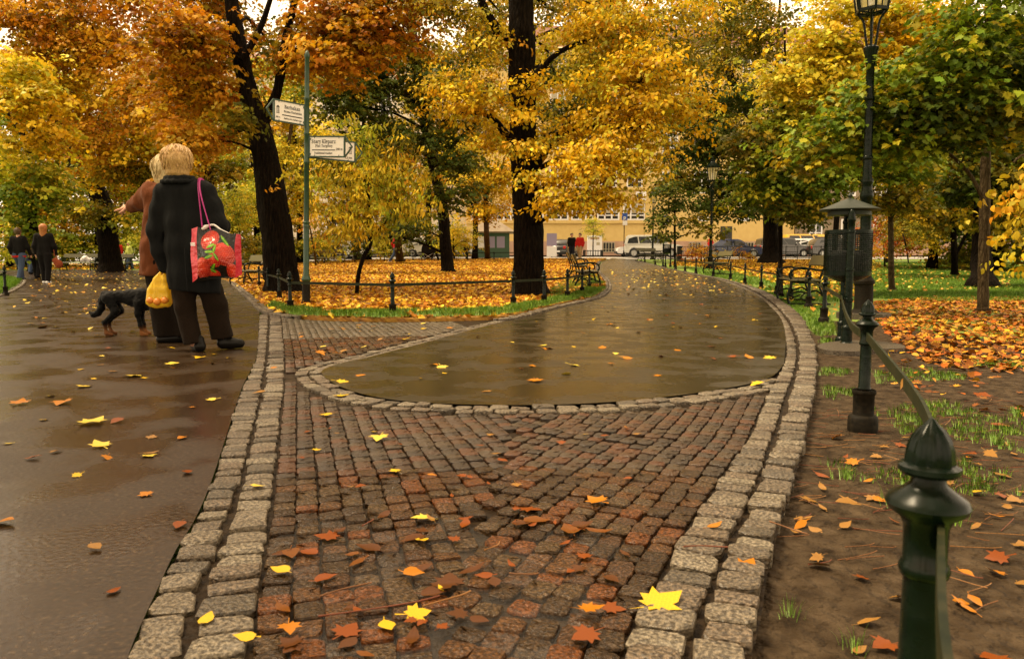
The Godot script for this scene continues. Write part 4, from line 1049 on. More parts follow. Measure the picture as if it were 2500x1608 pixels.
	tree("young_tree", "slim brown trunk standing on the grass to the right of the litter bin", "tree",
		[[[Vector3(9.053, 0.040, -17.832), 0.080], [Vector3(8.879, 0.810, -17.600), 0.066], [Vector3(8.813, 1.998, -17.600), 0.064], [Vector3(8.714, 3.462, -17.600), 0.060], [Vector3(8.627, 4.903, -17.600), 0.050], [Vector3(8.554, 6.040, -17.600), 0.040]]],
		[[Vector3(7.224, 4.577, -17.000), Vector3(1.07, 0.78, 0.92), 130, "yellow"], [Vector3(6.817, 5.312, -17.000), Vector3(0.97, 0.68, 0.83), 110, "yellow"], [Vector3(8.420, 5.312, -17.000), Vector3(0.87, 0.58, 0.73), 90, "gold"], [Vector3(9.141, 5.951, -17.000), Vector3(1.07, 0.58, 0.83), 110, "gold"], [Vector3(7.648, 3.581, -16.600), Vector3(1.04, 0.57, 0.81), 110, "lime"], [Vector3(8.623, 2.666, -16.600), Vector3(1.04, 0.47, 0.76), 90, "green"], [Vector3(7.408, 2.666, -16.600), Vector3(0.66, 0.47, 0.57), 60, "olive"], [Vector3(8.889, 3.463, -17.000), Vector3(0.78, 0.49, 0.63), 60, "olive"], [Vector3(7.907, 6.223, -17.000), Vector3(1.55, 0.58, 1.07), 120, "yellow"], [Vector3(8.664, 2.035, -16.800), Vector3(0.86, 0.38, 0.62), 50, "olive"], [Vector3(7.169, 3.800, -16.800), Vector3(0.86, 0.48, 0.67), 70, "lime"]],
		"maple", "bark_brown", "", 1.35, 0.66, 1.8, 0.3)
	tree("maple_tree", "young maple with big green leaves leaning over the lamp post", "tree",
		[[[Vector3(7.156, 0.000, -11.344), 0.082], [Vector3(7.158, 0.789, -11.400), 0.074], [Vector3(7.132, 1.558, -11.400), 0.072], [Vector3(7.089, 2.507, -11.400), 0.065], [Vector3(7.059, 3.440, -11.400), 0.056], [Vector3(7.014, 4.420, -11.400), 0.046]],
		[[Vector3(6.991, 1.607, -11.200), 0.032], [Vector3(6.767, 1.981, -11.200), 0.028], [Vector3(6.435, 2.291, -11.200), 0.026], [Vector3(5.985, 2.476, -11.200), 0.019], [Vector3(5.542, 2.537, -11.200), 0.013]], [[Vector3(6.963, 2.291, -11.200), 0.032], [Vector3(7.174, 2.537, -11.200), 0.026], [Vector3(7.505, 2.660, -11.200), 0.019]]],
		[[Vector3(5.459, 3.148, -10.400), Vector3(0.65, 0.33, 0.49), 46, "green"], [Vector3(5.904, 3.459, -10.300), Vector3(0.59, 0.41, 0.50), 60, "green"], [Vector3(6.339, 3.846, -10.300), Vector3(0.59, 0.41, 0.50), 56, "green"], [Vector3(5.167, 2.848, -10.600), Vector3(0.73, 0.27, 0.50), 46, "green"], [Vector3(5.655, 2.723, -10.400), Vector3(0.65, 0.27, 0.46), 46, "dark"], [Vector3(6.283, 2.922, -10.400), Vector3(0.59, 0.36, 0.48), 60, "green"], [Vector3(4.839, 2.609, -10.900), Vector3(0.69, 0.25, 0.47), 34, "green"], [Vector3(5.424, 2.442, -10.600), Vector3(0.67, 0.24, 0.45), 40, "green"], [Vector3(6.138, 2.426, -10.500), Vector3(0.60, 0.24, 0.42), 40, "dark"], [Vector3(4.649, 2.367, -11.300), Vector3(0.65, 0.22, 0.43), 26, "green"], [Vector3(5.150, 2.172, -11.000), Vector3(0.69, 0.21, 0.45), 30, "green"], [Vector3(6.710, 3.212, -10.200), Vector3(0.41, 0.47, 0.44), 50, "dark"], [Vector3(6.760, 2.563, -10.300), Vector3(0.35, 0.35, 0.35), 34, "olive"], [Vector3(6.478, 4.485, -10.400), Vector3(0.89, 0.36, 0.62), 50, "green"], [Vector3(4.401, 2.177, -11.800), Vector3(0.47, 0.20, 0.34), 18, "olive"]],
		"maple_big", "bark_brown", "", 1.35, 0.54, 2.6, 0.3)
	tree("park_tree", "thick dark trunk on the grass behind the slim young maple", "tree",
		[[[Vector3(12.189, 0.067, -19.395), 0.293], [Vector3(12.814, 0.820, -20.500), 0.258], [Vector3(12.779, 2.203, -20.500), 0.234], [Vector3(12.754, 3.796, -20.500), 0.211], [Vector3(12.808, 5.587, -20.500), 0.164], [Vector3(12.803, 7.568, -20.500), 0.117]]],
		[[Vector3(12.991, 2.837, -20.000), Vector3(1.03, 0.69, 0.86), 80, "olive"], [Vector3(11.990, 2.614, -20.000), Vector3(0.91, 0.57, 0.74), 70, "dark"], [Vector3(13.036, 3.942, -20.000), Vector3(0.91, 0.69, 0.80), 70, "dark"], [Vector3(11.496, 3.391, -20.000), Vector3(1.03, 0.57, 0.80), 70, "olive"], [Vector3(13.021, 1.700, -19.600), Vector3(0.67, 0.56, 0.62), 44, "olive"], [Vector3(12.564, 4.788, -20.400), Vector3(1.28, 0.82, 1.05), 90, "dark"], [Vector3(13.145, 6.444, -20.400), Vector3(1.05, 0.93, 0.99), 80, "dark"]],
		"maple")
	tree("park_tree", "dark stems of a small tree on the grass at the right", "tree",
		[[[Vector3(15.722, 0.206, -26.622), 0.119], [Vector3(15.297, 0.985, -26.000), 0.104], [Vector3(15.166, 2.302, -26.000), 0.082], [Vector3(15.014, 3.463, -26.000), 0.059]], [[Vector3(15.335, 0.838, -26.000), 0.059], [Vector3(15.699, 1.719, -26.000), 0.051], [Vector3(15.905, 2.739, -26.000), 0.036]]],
		[[Vector3(14.727, 2.843, -25.500), Vector3(1.31, 0.73, 1.02), 80, "olive"], [Vector3(13.989, 2.124, -25.400), Vector3(0.87, 0.58, 0.73), 44, "olive"], [Vector3(15.571, 2.124, -25.400), Vector3(0.87, 0.64, 0.75), 44, "bronze"], [Vector3(15.019, 3.847, -25.600), Vector3(1.61, 0.88, 1.24), 90, "dark"], [Vector3(13.463, 3.279, -25.600), Vector3(1.17, 0.73, 0.95), 70, "olive"]],
		"maple")
	tree("young_tree", "drooping branches of round orange and yellow leaves at the right edge", "tree",
		[[[Vector3(5.985, 0.000, -8.003), 0.037], [Vector3(6.797, 0.781, -9.200), 0.032], [Vector3(6.660, 1.556, -9.200), 0.026], [Vector3(6.429, 1.914, -9.200), 0.021], [Vector3(6.216, 2.015, -9.200), 0.016], [Vector3(6.067, 1.914, -9.200), 0.011]]],
		[[Vector3(6.173, 1.431, -8.900), Vector3(0.17, 0.25, 0.21), 26, "bronze"], [Vector3(6.228, 0.981, -8.900), Vector3(0.18, 0.31, 0.24), 26, "bronze"], [Vector3(6.099, 0.730, -8.800), Vector3(0.10, 0.13, 0.12), 8, "bronze"], [Vector3(6.421, 1.438, -9.000), Vector3(0.21, 0.46, 0.33), 30, "orange"]],
		"round", "bark_brown")
	# shrubs
	var sh := [
		["shrub", "red and orange leaved shrub at the back of the right lawn", [[Vector3(18.279, 0.416, -36.772), 0.046], [Vector3(13.368, 0.995, -27.000), 0.031], [Vector3(13.316, 1.452, -27.000), 0.015]], [[Vector3(13.245, 1.680, -27.000), Vector3(0.62, 0.85, 0.73), 60, "red"], [Vector3(12.939, 0.995, -27.000), Vector3(0.46, 0.56, 0.51), 26, "bronze"], [Vector3(13.641, 2.362, -27.000), Vector3(0.62, 0.62, 0.62), 34, "olive"]]],
		["shrub", "bare stemmed olive shrub on the right lawn", [[Vector3(22.859, 0.554, -43.277), 0.037], [Vector3(13.110, 1.118, -25.000), 0.029], [Vector3(12.941, 1.681, -25.000), 0.014]], [[Vector3(13.082, 1.681, -25.000), Vector3(0.86, 0.63, 0.74), 60, "olive"], [Vector3(13.671, 1.259, -25.000), Vector3(0.49, 0.43, 0.46), 22, "bronze"], [Vector3(12.464, 1.259, -25.000), Vector3(0.43, 0.43, 0.43), 20, "red"]]],
		["shrub", "low red shrub by the iron fence of the street", [[Vector3(11.414, 0.596, -45.271), 0.049], [Vector3(10.834, 0.896, -43.000), 0.037], [Vector3(10.826, 1.261, -43.000), 0.025]], [[Vector3(10.877, 1.139, -43.000), Vector3(0.84, 0.49, 0.66), 46, "orange"], [Vector3(10.220, 1.018, -43.000), Vector3(0.59, 0.37, 0.48), 20, "red"], [Vector3(11.566, 0.969, -43.000), Vector3(0.49, 0.34, 0.42), 16, "bronze"]]],
		["shrub", "small yellow shrub under the dark green maple", [[Vector3(16.072, 0.750, -52.507), 0.038], [Vector3(13.462, 0.949, -44.000), 0.025], [Vector3(13.481, 1.148, -44.000), 0.025]], [[Vector3(13.534, 1.074, -44.000), Vector3(0.75, 0.30, 0.53), 22, "orange"]]],
		["shrub", "feathery yellow shrub left of the kiosk", [[Vector3(-4.143, 0.781, -53.941), 0.077], [Vector3(-3.503, 1.412, -45.000), 0.051], [Vector3(-3.495, 2.426, -45.000), 0.026]], [[Vector3(-3.444, 2.426, -45.000), Vector3(1.13, 1.18, 1.16), 90, "yellow"], [Vector3(-2.733, 1.920, -45.000), Vector3(0.93, 1.03, 0.98), 60, "yellow"], [Vector3(-4.267, 1.666, -45.000), Vector3(0.62, 0.77, 0.69), 30, "lime"]]],
		["shrub", "green shrub behind the far bench", [[Vector3(-14.367, 0.750, -60.557), 0.066], [Vector3(-10.852, 1.167, -46.000), 0.053], [Vector3(-10.788, 1.686, -46.000), 0.026]], [[Vector3(-11.157, 1.556, -46.000), Vector3(1.16, 0.63, 0.89), 50, "olive"], [Vector3(-10.365, 1.946, -46.000), Vector3(0.95, 0.79, 0.87), 44, "lime"], [Vector3(-8.289, 1.167, -46.000), Vector3(0.95, 0.37, 0.66), 30, "lime"]]],
		["shrub", "rounded yellow green shrub behind the leaning trunk", [[Vector3(-12.803, 0.191, -35.165), 0.057], [Vector3(-11.987, 1.049, -33.000), 0.038], [Vector3(-11.918, 1.979, -33.000), 0.019]], [[Vector3(-11.893, 2.720, -33.000), Vector3(0.94, 1.13, 1.04), 100, "lime"], [Vector3(-11.749, 1.422, -33.000), Vector3(0.87, 0.68, 0.77), 60, "olive"], [Vector3(-12.227, 3.826, -33.000), Vector3(0.75, 0.75, 0.75), 44, "lime"]]],
		["shrub", "dark green shrub at the left end of the path", [[Vector3(-20.493, 0.232, -41.498), 0.075], [Vector3(-21.697, 0.899, -44.000), 0.050], [Vector3(-21.662, 1.646, -44.000), 0.025]], [[Vector3(-21.662, 1.646, -44.000), Vector3(1.51, 1.01, 1.26), 70, "lime"], [Vector3(-23.978, 1.167, -46.000), Vector3(1.58, 0.79, 1.18), 60, "green"]]],
	]
	for s in sh:
		tree(s[0], s[1], "shrub", [s[2]], s[3], "shrub", "bark", "", 1.1)
	# the wood behind: its trees stand apart and close the view
	var wood := [
		[Vector3(-32.548, 0.232, -41.498), 5.0, 11.0, "green", "bushy green tree at the far left behind the path"], [Vector3(-31.013, 0.278, -46.270), 4.6, 12.0, "lime", "yellow green tree behind the walkers"],
		[Vector3(-30.182, 0.319, -50.628), 4.6, 13.0, "olive", "olive tree behind the left bench"], [Vector3(-26.694, 0.335, -52.267), 4.8, 13.0, "lime", "yellow green tree behind the thick leaning trunk"],
		[Vector3(-23.587, 0.352, -54.015), 4.6, 12.0, "olive", "olive tree behind the pointing woman"], [Vector3(-20.970, 0.400, -56.069), 4.4, 11.0, "lime", "light green tree behind the bench by the leaning trunk"],
		[Vector3(19.141, 0.362, -34.188), 4.0, 9.0, "olive", "olive tree at the back of the right lawn"], [Vector3(20.612, 0.315, -31.935), 4.0, 10.0, "dark", "dark tree at the back of the right lawn"],
		[Vector3(21.896, 0.274, -29.953), 4.0, 10.0, "olive", "tree at the right edge behind the lawn"], [Vector3(22.524, 0.222, -27.387), 4.0, 10.0, "dark", "dark tree beyond the right edge"],
		[Vector3(-29.174, 0.139, -31.654), 4.0, 10.0, "green", "green tree beyond the far left corner"],
		[Vector3(-31.781, 0.305, -49.087), 5.0, 15.0, "gold", "tall golden tree behind the forked tree at the far left"], [Vector3(-27.029, 0.305, -49.087), 5.0, 16.0, "orange", "tall orange tree behind the end of the left path"],
		[Vector3(-14.143, 0.580, -50.000), 3.2, 14.0, "yellow", "tall yellow tree behind the signpost, near the street"], [Vector3(-9.781, 0.577, -51.000), 3.0, 15.0, "olive", "tall olive tree in front of the pale houses"],
		[Vector3(-5.830, 0.573, -52.000), 3.0, 15.0, "gold", "golden tree in front of the pale houses by the street"], [Vector3(-16.990, 0.523, -50.000), 3.4, 14.0, "lime", "light green tree beside the leaning trunk, far off"],
	]
	for w in wood:
		var p: Vector3 = w[0]
		p.z = maxf(p.z, -58.0)
		p.x = w[0].x * (p.z / w[0].z)
		p.y = gh(p.x, p.z)
		var h: float = w[2]
		var stem := [[p, 0.22], [p + Vector3(0.1, h * 0.3, 0), 0.18], [p + Vector3(-0.1, h * 0.6, 0.1), 0.13], [p + Vector3(0.1, h * 0.9, 0), 0.05]]
		var cl := []
		for i in 9:
			var a := i * 2.4
			var rr: float = w[1] * (0.55 if i < 7 else 0.2)
			cl.append([p + Vector3(cos(a) * rr, h * (0.09 + 0.1 * i), sin(a) * rr), Vector3(w[1] * 0.5, 1.4, w[1] * 0.5), 110, w[3] if i % 3 else "lime"])
		tree("park_tree", w[4], "tree", [stem], cl, "far")
	# tall crowns along the street, bare of leaves below
	for w in [[Vector3(-2.524, 0.750, -51.000), 18.0, "gold", "tall golden tree left of the central trunk, by the street", 0.0], [Vector3(1.450, 0.750, -52.000), 20.0, "yellow", "tall yellow tree hidden behind the central linden", 2.2], [Vector3(0.916, 0.750, -46.000), 19.0, "olive", "tall olive tree close behind the central linden", 4.8], [Vector3(17.324, 0.750, -50.000), 20.0, "olive", "tall dull tree behind the large dark maple", -5.0], [Vector3(21.420, 0.750, -50.000), 14.0, "lime", "light green tree by the fence behind the litter bin", 0.0], [Vector3(22.111, 0.600, -44.000), 13.0, "gold", "golden tree at the back behind the slim brown trunk", 0.0]]:
		var p := on(w[0].x, w[0].z)
		var h: float = w[1]
		var cl := []
		for i in 13:
			cl.append([p + Vector3(rf(-3.2, 3.2) + w[4], h * (0.40 + 0.048 * i), rf(-1.5, 1.5)), Vector3(2.4, 1.2, 1.8), 60, w[2] if i % 4 else "bronze"])
		tree("park_tree", w[3], "tree", [[[p, 0.2], [p + Vector3(0.1, h * 0.3, 0), 0.16], [p + Vector3(-0.1, h * 0.6, 0), 0.12], [p + Vector3(0, h * 0.92, 0), 0.05]]], cl, "far")
	# neighbours of the same wood whose crowns close over the paths where the photographer stands
	for w in [[Vector3(-5.2, 0, 4.2), "gold", "golden tree behind the photographer on the left"], [Vector3(4.6, 0, 5.6), "olive", "olive tree behind the photographer on the right"], [Vector3(8.6, 0, -1.6), "green", "green maple to the right of the photographer"], [Vector3(-10.5, 0, -3.0), "orange", "orange tree to the left of the photographer"], [Vector3(0.5, 0, 10.0), "gold", "golden tree well behind the photographer"], [Vector3(-12.5, 0, -12.0), "rust", "rust coloured tree left of the path, out of view"]]:
		var p: Vector3 = w[0]
		var cl := []
		for i in 12:
			var a := i * 2.4
			var rr := 1.2 + 0.36 * i
			cl.append([p + Vector3(cos(a) * rr, 6.2 + 0.55 * (12 - i), sin(a) * rr), Vector3(1.9, 0.8, 1.9), 46, w[1]])
		tree("park_tree", w[2], "tree", [[[p, 0.3], [p + Vector3(0.1, 3, 0), 0.25], [p + Vector3(-0.1, 7, 0), 0.18], [p + Vector3(0, 12, 0), 0.06]]], cl, "far")

# ------------------------------------------------------------------ the street and its houses
func win_mesh(w: float, h: float, cols: int, bar: float, transom := 0.0) -> ArrayMesh:
	var m := MB.new()
	var t := 0.07
	m.box(Vector3(0, h * 0.5 - bar * 0.5, 0.03), Vector3(w, bar, t))
	m.box(Vector3(0, -h * 0.5 + bar * 0.5, 0.03), Vector3(w, bar, t))
	for i in cols + 1:
		var x := -w * 0.5 + bar * 0.5 + (w - bar) * i / cols
		m.box(Vector3(x, 0, 0.032), Vector3(bar, h - bar * 2.0, t))
	if transom > 0.0:
		m.box(Vector3(0, -h * 0.5 + h * transom, 0.028), Vector3(w - bar * 2.0, bar * 0.7, t * 0.8))
	return m.done()

func add_windows(parent: Node3D, spots: Array, w: float, h: float, cols: int, bar: float, frame: Material, blind_share := 0.5, transom := 0.3):
	var wm := win_mesh(w, h, cols, bar, transom)
	var pm := MB.new(); pm.box(Vector3(0, 0, 0.012), Vector3(w - bar, h - bar, 0.014))
	var pane := pm.done()
	var bm := MB.new(); bm.box(Vector3(0, h * 0.18, 0.024), Vector3(w - bar * 1.5, h * 0.5, 0.006))
	var blind := bm.done()
	for s in spots:
		var f := part("window", wm, frame, parent)
		f.position = s
		part("pane", pane, mats.pane_dark, f)
		if rng.randf() < blind_share: part("blind", blind, mats.blind, f)

func slab(called: String, parent: Node3D, x0: float, x1: float, y0: float, y1: float, z0: float, z1: float, m: Material, bev := 0.0):
	var b := MB.new()
	b.box(Vector3((x0 + x1) * 0.5, (y0 + y1) * 0.5, (z0 + z1) * 0.5), Vector3(x1 - x0, y1 - y0, z1 - z0), Basis.IDENTITY, bev)
	return part(called, b.done(), m, parent)

func build_street():
	tag(part("street", sheet(PackedVector2Array([Vector2(-70, -55), Vector2(80, -55), Vector2(80, -66), Vector2(-70, -66)]), -0.03, 3.0), mats.street), "pale asphalt street along the edge of the park", "", "", "structure")
	tag(part("pavement", sheet(PackedVector2Array([Vector2(-70, -66), Vector2(80, -66), Vector2(80, -75), Vector2(-70, -75)]), 0.09, 3.0, 0.13), mats.street), "pavement in front of the houses", "", "", "structure")
	var z := -71.0
	var k := 71.0 / 1750.0
	# the yellow house
	var h := thing("town_house", "yellow plastered town house with white windows behind the parked cars", "house", Vector3(0, 0.9, z))
	var xl := (1092.0 - 1197.0) * k; var xr := (1852.0 - 1197.0) * k
	var yy := func(py: float) -> float: return 0.75 + (606.0 - py) * k - 0.9
	slab("wall", h, xl, xr, yy.call(564.0), 19.0, -9.0, 0.0, mats.plaster_yellow)
	slab("plinth", h, xl - 0.03, xr + 0.03, -0.3, yy.call(564.0), -9.0, 0.06, mats.plaster_pink)
	for py in [520.0, 474.0, 444.0, 300.0]:
		slab("ledge", h, xl - 0.05, (1512.0 - 1197.0) * k, yy.call(py + 3.5), yy.call(py - 3.0), -0.02, 0.22, mats.plaster_yellow, 0.04)
	slab("pilaster", h, (1505.0 - 1197.0) * k, (1516.0 - 1197.0) * k, yy.call(564.0), 18.9, -0.02, 0.14, mats.plaster_yellow, 0.03)
	slab("cornice", h, xl - 0.2, xr + 0.2, 18.4, 19.2, -0.1, 0.5, mats.plaster_cream, 0.1)
	var spots := []
	for px in [1128.0, 1186.0, 1244.0, 1302.0, 1360.0, 1420.0, 1480.0]:
		spots.append(Vector3((px - 1197.0) * k, yy.call(497.0), 0.0))
	add_windows(h, spots, 2.1, 1.55, 3, 0.14, mats.frame_white, 0.9)
	spots = []
	for r in 4:
		for px in [1128.0, 1186.0, 1244.0, 1302.0, 1360.0, 1420.0, 1480.0]:
			spots.append(Vector3((px - 1197.0) * k, yy.call(418.0 - r * 88.0), 0.0))
		for px in [1560.0, 1635.0, 1740.0, 1810.0]:
			spots.append(Vector3((px - 1197.0) * k, yy.call(430.0 - r * 88.0), 0.0))
	add_windows(h, spots, 1.5, 2.0, 2, 0.13, mats.frame_white, 0.5)
	spots = []
	for px in [1640.0, 1735.0, 1815.0]: spots.append(Vector3((px - 1197.0) * k, yy.call(497.0), 0.0))
	add_windows(h, spots, 1.0, 1.7, 2, 0.12, mats.frame_white, 0.5)
	spots = []
	for px in [1308.0, 1422.0, 1622.0, 1745.0, 1800.0]: spots.append(Vector3((px - 1197.0) * k, yy.call(578.0), 0.06))
	add_windows(h, spots, 1.15, 0.95, 4, 0.06, mats.blind, 0.2)
	slab("door", h, (1681.0 - 1197.0) * k, (1708.0 - 1197.0) * k, -0.05, yy.call(530.0), -0.02, 0.03, mats.plastic_dark)
	# the roof
	var rm := MB.new()
	rm.prism(PackedVector2Array([Vector2(-9.2, 19.2), Vector2(0.4, 19.2), Vector2(-4.4, 22.5)]), xl - 0.2, xr + 0.2, Transform3D(Basis(Vector3(0, 0, 1), Vector3(0, 1, 0), Vector3(1, 0, 0)), Vector3.ZERO))
	part("roof", rm.done(), mats.roof_tile, h)
	# air conditioner hung on the wall
	var ac := thing("air_conditioner", "white air conditioning unit on the yellow wall above the street lamp", "air conditioner", Vector3((1493.0 - 1197.0) * k, 0.9 + yy.call(461.5), z + 0.45))
	var am := MB.new(); am.box(Vector3.ZERO, Vector3(0.95, 0.78, 0.36), Basis.IDENTITY, 0.03); part("case", am.done(), mats.frame_white, ac)
	var fm := MB.new(); fm.lathe([[0.0, 0.0], [0.26, 0.0], [0.28, 0.03], [0.22, 0.035], [0.20, 0.012], [0.06, 0.012], [0.05, 0.04], [0.0, 0.045]], 18)
	var fan := part("fan_grille", fm.done(), mats.plastic_dark, ac); fan.rotation.x = PI / 2; fan.position = Vector3(-0.12, 0, 0.181)
	var bk := MB.new(); bk.box(Vector3(-0.3, -0.42, -0.08), Vector3(0.05, 0.06, 0.6)); bk.box(Vector3(0.3, -0.42, -0.08), Vector3(0.05, 0.06, 0.6)); bk.box(Vector3(0, -0.43, -0.36), Vector3(0.65, 0.05, 0.05)); part("bracket", bk.done(), mats.plastic_dark, ac)
	# pale houses to the left
	var p := thing("town_house", "tall pale cream town house seen through the leaves left of the yellow house", "house", Vector3(0, 0.6, -74.0))
	slab("wall", p, -36.0, -3.9, 0.0, 19.0, -9.0, 0.0, mats.plaster_pale)
	slab("plinth", p, -36.05, -3.85, -1.0, 1.1, -9.0, 0.08, mats.stone_grey)
	for yv in [4.6, 8.6, 12.6]: slab("ledge", p, -36.0, -5.2, yv, yv + 0.3, -0.02, 0.2, mats.plaster_cream, 0.05)
	slab("cornice", p, -36.3, -5.0, 18.4, 19.2, -0.1, 0.6, mats.plaster_cream, 0.1)
	spots = []
	for r in 4:
		for i in 11: spots.append(Vector3(-34.2 + i * 2.75, 3.0 + r * 4.0, 0.0))
	add_windows(p, spots, 1.15, 2.1, 2, 0.12, mats.frame_white, 0.4)
	var rm2 := MB.new()
	rm2.prism(PackedVector2Array([Vector2(-9.2, 19.2), Vector2(0.5, 19.2), Vector2(-4.4, 21.0)]), -36.3, -5.0, Transform3D(Basis(Vector3(0, 0, 1), Vector3(0, 1, 0), Vector3(1, 0, 0)), Vector3.ZERO))
	part("roof", rm2.done(), mats.roof_tile, p)
	# grey stone house to the right
	var g := thing("town_house", "grey stone town house to the right of the yellow one", "house", Vector3(0, 0.9, -73.5))
	slab("wall", g, 27.6, 62.0, 0.0, 20.0, -9.0, 0.0, mats.stone_grey)
	slab("plinth", g, 27.55, 62.0, -0.5, 1.4, -9.0, 0.1, mats.plaster_pink)
	for yv in [3.9, 8.0, 12.0]: slab("ledge", g, 27.6, 62.0, yv, yv + 0.25, -0.02, 0.2, mats.stone_grey, 0.05)
	spots = []
	for r in 4:
		for i in 10: spots.append(Vector3(29.6 + i * 3.1, 2.8 + r * 4.1, 0.0))
	add_windows(g, spots, 1.3, 1.9, 2, 0.14, mats.frame_white, 0.4)
	var rm3 := MB.new()
	rm3.prism(PackedVector2Array([Vector2(-9.2, 20.0), Vector2(0.5, 20.0), Vector2(-4.4, 23.0)]), 27.4, 62.2, Transform3D(Basis(Vector3(0, 0, 1), Vector3(0, 1, 0), Vector3(1, 0, 0)), Vector3.ZERO))
	part("roof", rm3.done(), mats.roof_tile, g)
	# kiosk
	var ko := on(-1.549, -58.0)
	var ki := thing("kiosk", "small green kiosk with a hipped dark roof and violet posters", "kiosk", ko)
	slab("wall", ki, -1.35, 1.35, 0.0, 1.95, -1.1, 1.1, mats.kiosk_green)
	var kr := MB.new()
	var apex := [Vector3(-0.5, 2.85, 0), Vector3(0.5, 2.85, 0)]
	var cor := [Vector3(-1.75, 1.97, 1.5), Vector3(1.75, 1.97, 1.5), Vector3(1.75, 1.97, -1.5), Vector3(-1.75, 1.97, -1.5)]
	var kc := Vector3(0, 2.1, 0)
	kr.quad_out(cor[0], cor[1], apex[1], apex[0], kc); kr.quad_out(cor[2], cor[3], apex[0], apex[1], kc)
	kr.tri_out(cor[1], cor[2], apex[1], kc); kr.tri_out(cor[3], cor[0], apex[0], kc)
	for i in 4: kr.quad_out(cor[i], cor[(i + 1) % 4], cor[(i + 1) % 4] + Vector3(0, -0.1, 0), cor[i] + Vector3(0, -0.1, 0), Vector3(0, 1.95, 0))
	kr.quad_out(cor[0] + Vector3(0, -0.1, 0), cor[1] + Vector3(0, -0.1, 0), cor[2] + Vector3(0, -0.1, 0), cor[3] + Vector3(0, -0.1, 0), kc)
	part("roof", kr.done(), mats.stone_grey, ki)
	for i in 3:
		slab("poster", ki, -1.1 + i * 0.75, -0.5 + i * 0.75, 0.75, 1.6, 1.1, 1.115, mats.poster_violet if i else mats.frame_white)
	# advertising pillar half hidden by the linden
	var adp := on(3.170, -60.0)
	var ad := thing("advertising_sign", "white and violet advertising panel on a post right of the central trunk", "sign", adp)
	slab("post", ad, -0.05, 0.05, 0.0, 1.0, -0.05, 0.05, mats.plastic_dark); slab("panel", ad, -0.4, 0.4, 0.9, 1.9, -0.06, 0.06, mats.poster_violet); slab("sheet", ad, -0.4, 0.4, 0.05, 0.88, 0.06, 0.075, mats.frame_white)
	# white notice board with its fenced tree
	var nb := thing("notice_board", "white notice board standing in front of the yellow house", "board", on(7.316, -66.6, 0.1))
	slab("panel", nb, -0.65, 0.65, 0.0, 1.75, -0.08, 0.08, mats.frame_white, 0.02)
	slab("notice", nb, -0.35, -0.05, 0.85, 1.2, 0.08, 0.09, mats.sign_white); slab("notice", nb, 0.15, 0.45, 0.9, 1.15, 0.08, 0.09, mats.blind); slab("notice", nb, -0.4, 0.4, 1.4, 1.6, 0.08, 0.09, mats.plaster_pink)
	var gp := on(6.842, -63.5, 0.0)
	var gu := thing("tree_guard", "low iron picket fence round the small street tree", "fence", gp)
	for q in 4:
		for i in 8:
			var pk := MB.new(); pk.bar(Vector3(0, 0, 0), Vector3(0, 0.55, 0), 0.03, 0.03)
			var o := part("picket", pk.done(), mats.iron_black, gu)
			var s := -0.75 + i * 1.5 / 7.0
			o.position = Vector3(s, 0, 0.75 if q == 0 else -0.75) if q < 2 else Vector3(0.75 if q == 2 else -0.75, 0, s)
		var rb := MB.new()
		if q < 2: rb.box(Vector3(0, 0.48, 0.75 if q == 0 else -0.75), Vector3(1.5, 0.04, 0.02))
		else: rb.box(Vector3(0.75 if q == 2 else -0.75, 0.48, 0), Vector3(0.02, 0.04, 1.5))
		part("rail", rb.done(), mats.iron_black, gu)
	tree("street_tree", "small round yellow green tree in the picket fence by the street", "tree",
		[[[gp, 0.06], [gp + Vector3(0, 0.9, 0), 0.05], [gp + Vector3(0, 1.8, 0), 0.04], [gp + Vector3(0, 2.6, 0), 0.02]]],
		[[gp + Vector3(0, 2.1, 0), Vector3(1.1, 0.75, 1.0), 70, "lime"], [gp + Vector3(0.1, 2.9, 0), Vector3(0.8, 0.6, 0.8), 45, "lime"]], "shrub", "bark", "", 1.1)
	# road signs
	var sg := thing("parking_sign", "blue parking sign with a white P on a thin post", "sign", on(9.004, -60.5))
	slab("post", sg, -0.03, 0.03, 0.0, 3.5, -0.03, 0.03, mats.iron_dirty)
	slab("plate", sg, -0.20, 0.24, 2.95, 3.5, 0.03, 0.05, mats.sign_blue); slab("plate", sg, -0.13, 0.24, 2.55, 2.9, 0.03, 0.05, mats.frame_white)
	lettering("letter", "P", 0.42, mats.frame_white, sg, Vector3(0.02, 3.07, 0.052), "Droid Sans", true)
	var bs := thing("road_sign", "small blue road sign on a thin post near the dark maple sapling", "sign", on(12.244, -60.0))
	slab("post", bs, -0.03, 0.03, 0.0, 3.3, -0.03, 0.03, mats.iron_dirty); slab("plate", bs, -0.2, 0.2, 2.8, 3.3, 0.03, 0.05, mats.sign_blue); slab("plate", bs, -0.2, 0.2, 2.6, 2.78, 0.03, 0.05, mats.frame_white)
	# iron fence between the right lawn and the street
	var fe := thing("iron_fence", "thin iron fence between the right lawn and the street", "fence", Vector3.ZERO)
	var x0 := 11.460; var x1 := 22.551
	for i in 15:
		var fx := lerpf(x0, x1, i / 14.0)
		slab("post", fe, fx - 0.02, fx + 0.02, gh(fx, -51.0) - 0.1, gh(fx, -51.0) + 0.95, -51.02, -50.98, mats.iron_black)
	for yv in [0.12, 0.88]:
		var rb := MB.new(); rb.bar(on(x0, -51.0, yv), on(x1, -51.0, yv), 0.03, 0.03); part("rail", rb.done(), mats.iron_black, fe)
	for i in 90:
		var fx := lerpf(x0, x1, (i + 0.5) / 90.0)
		var pk := MB.new(); pk.bar(on(fx, -51.0, 0.1), on(fx, -51.0, 0.9), 0.012, 0.012); part("picket", pk.done(), mats.iron_black, fe)
	build_cars()

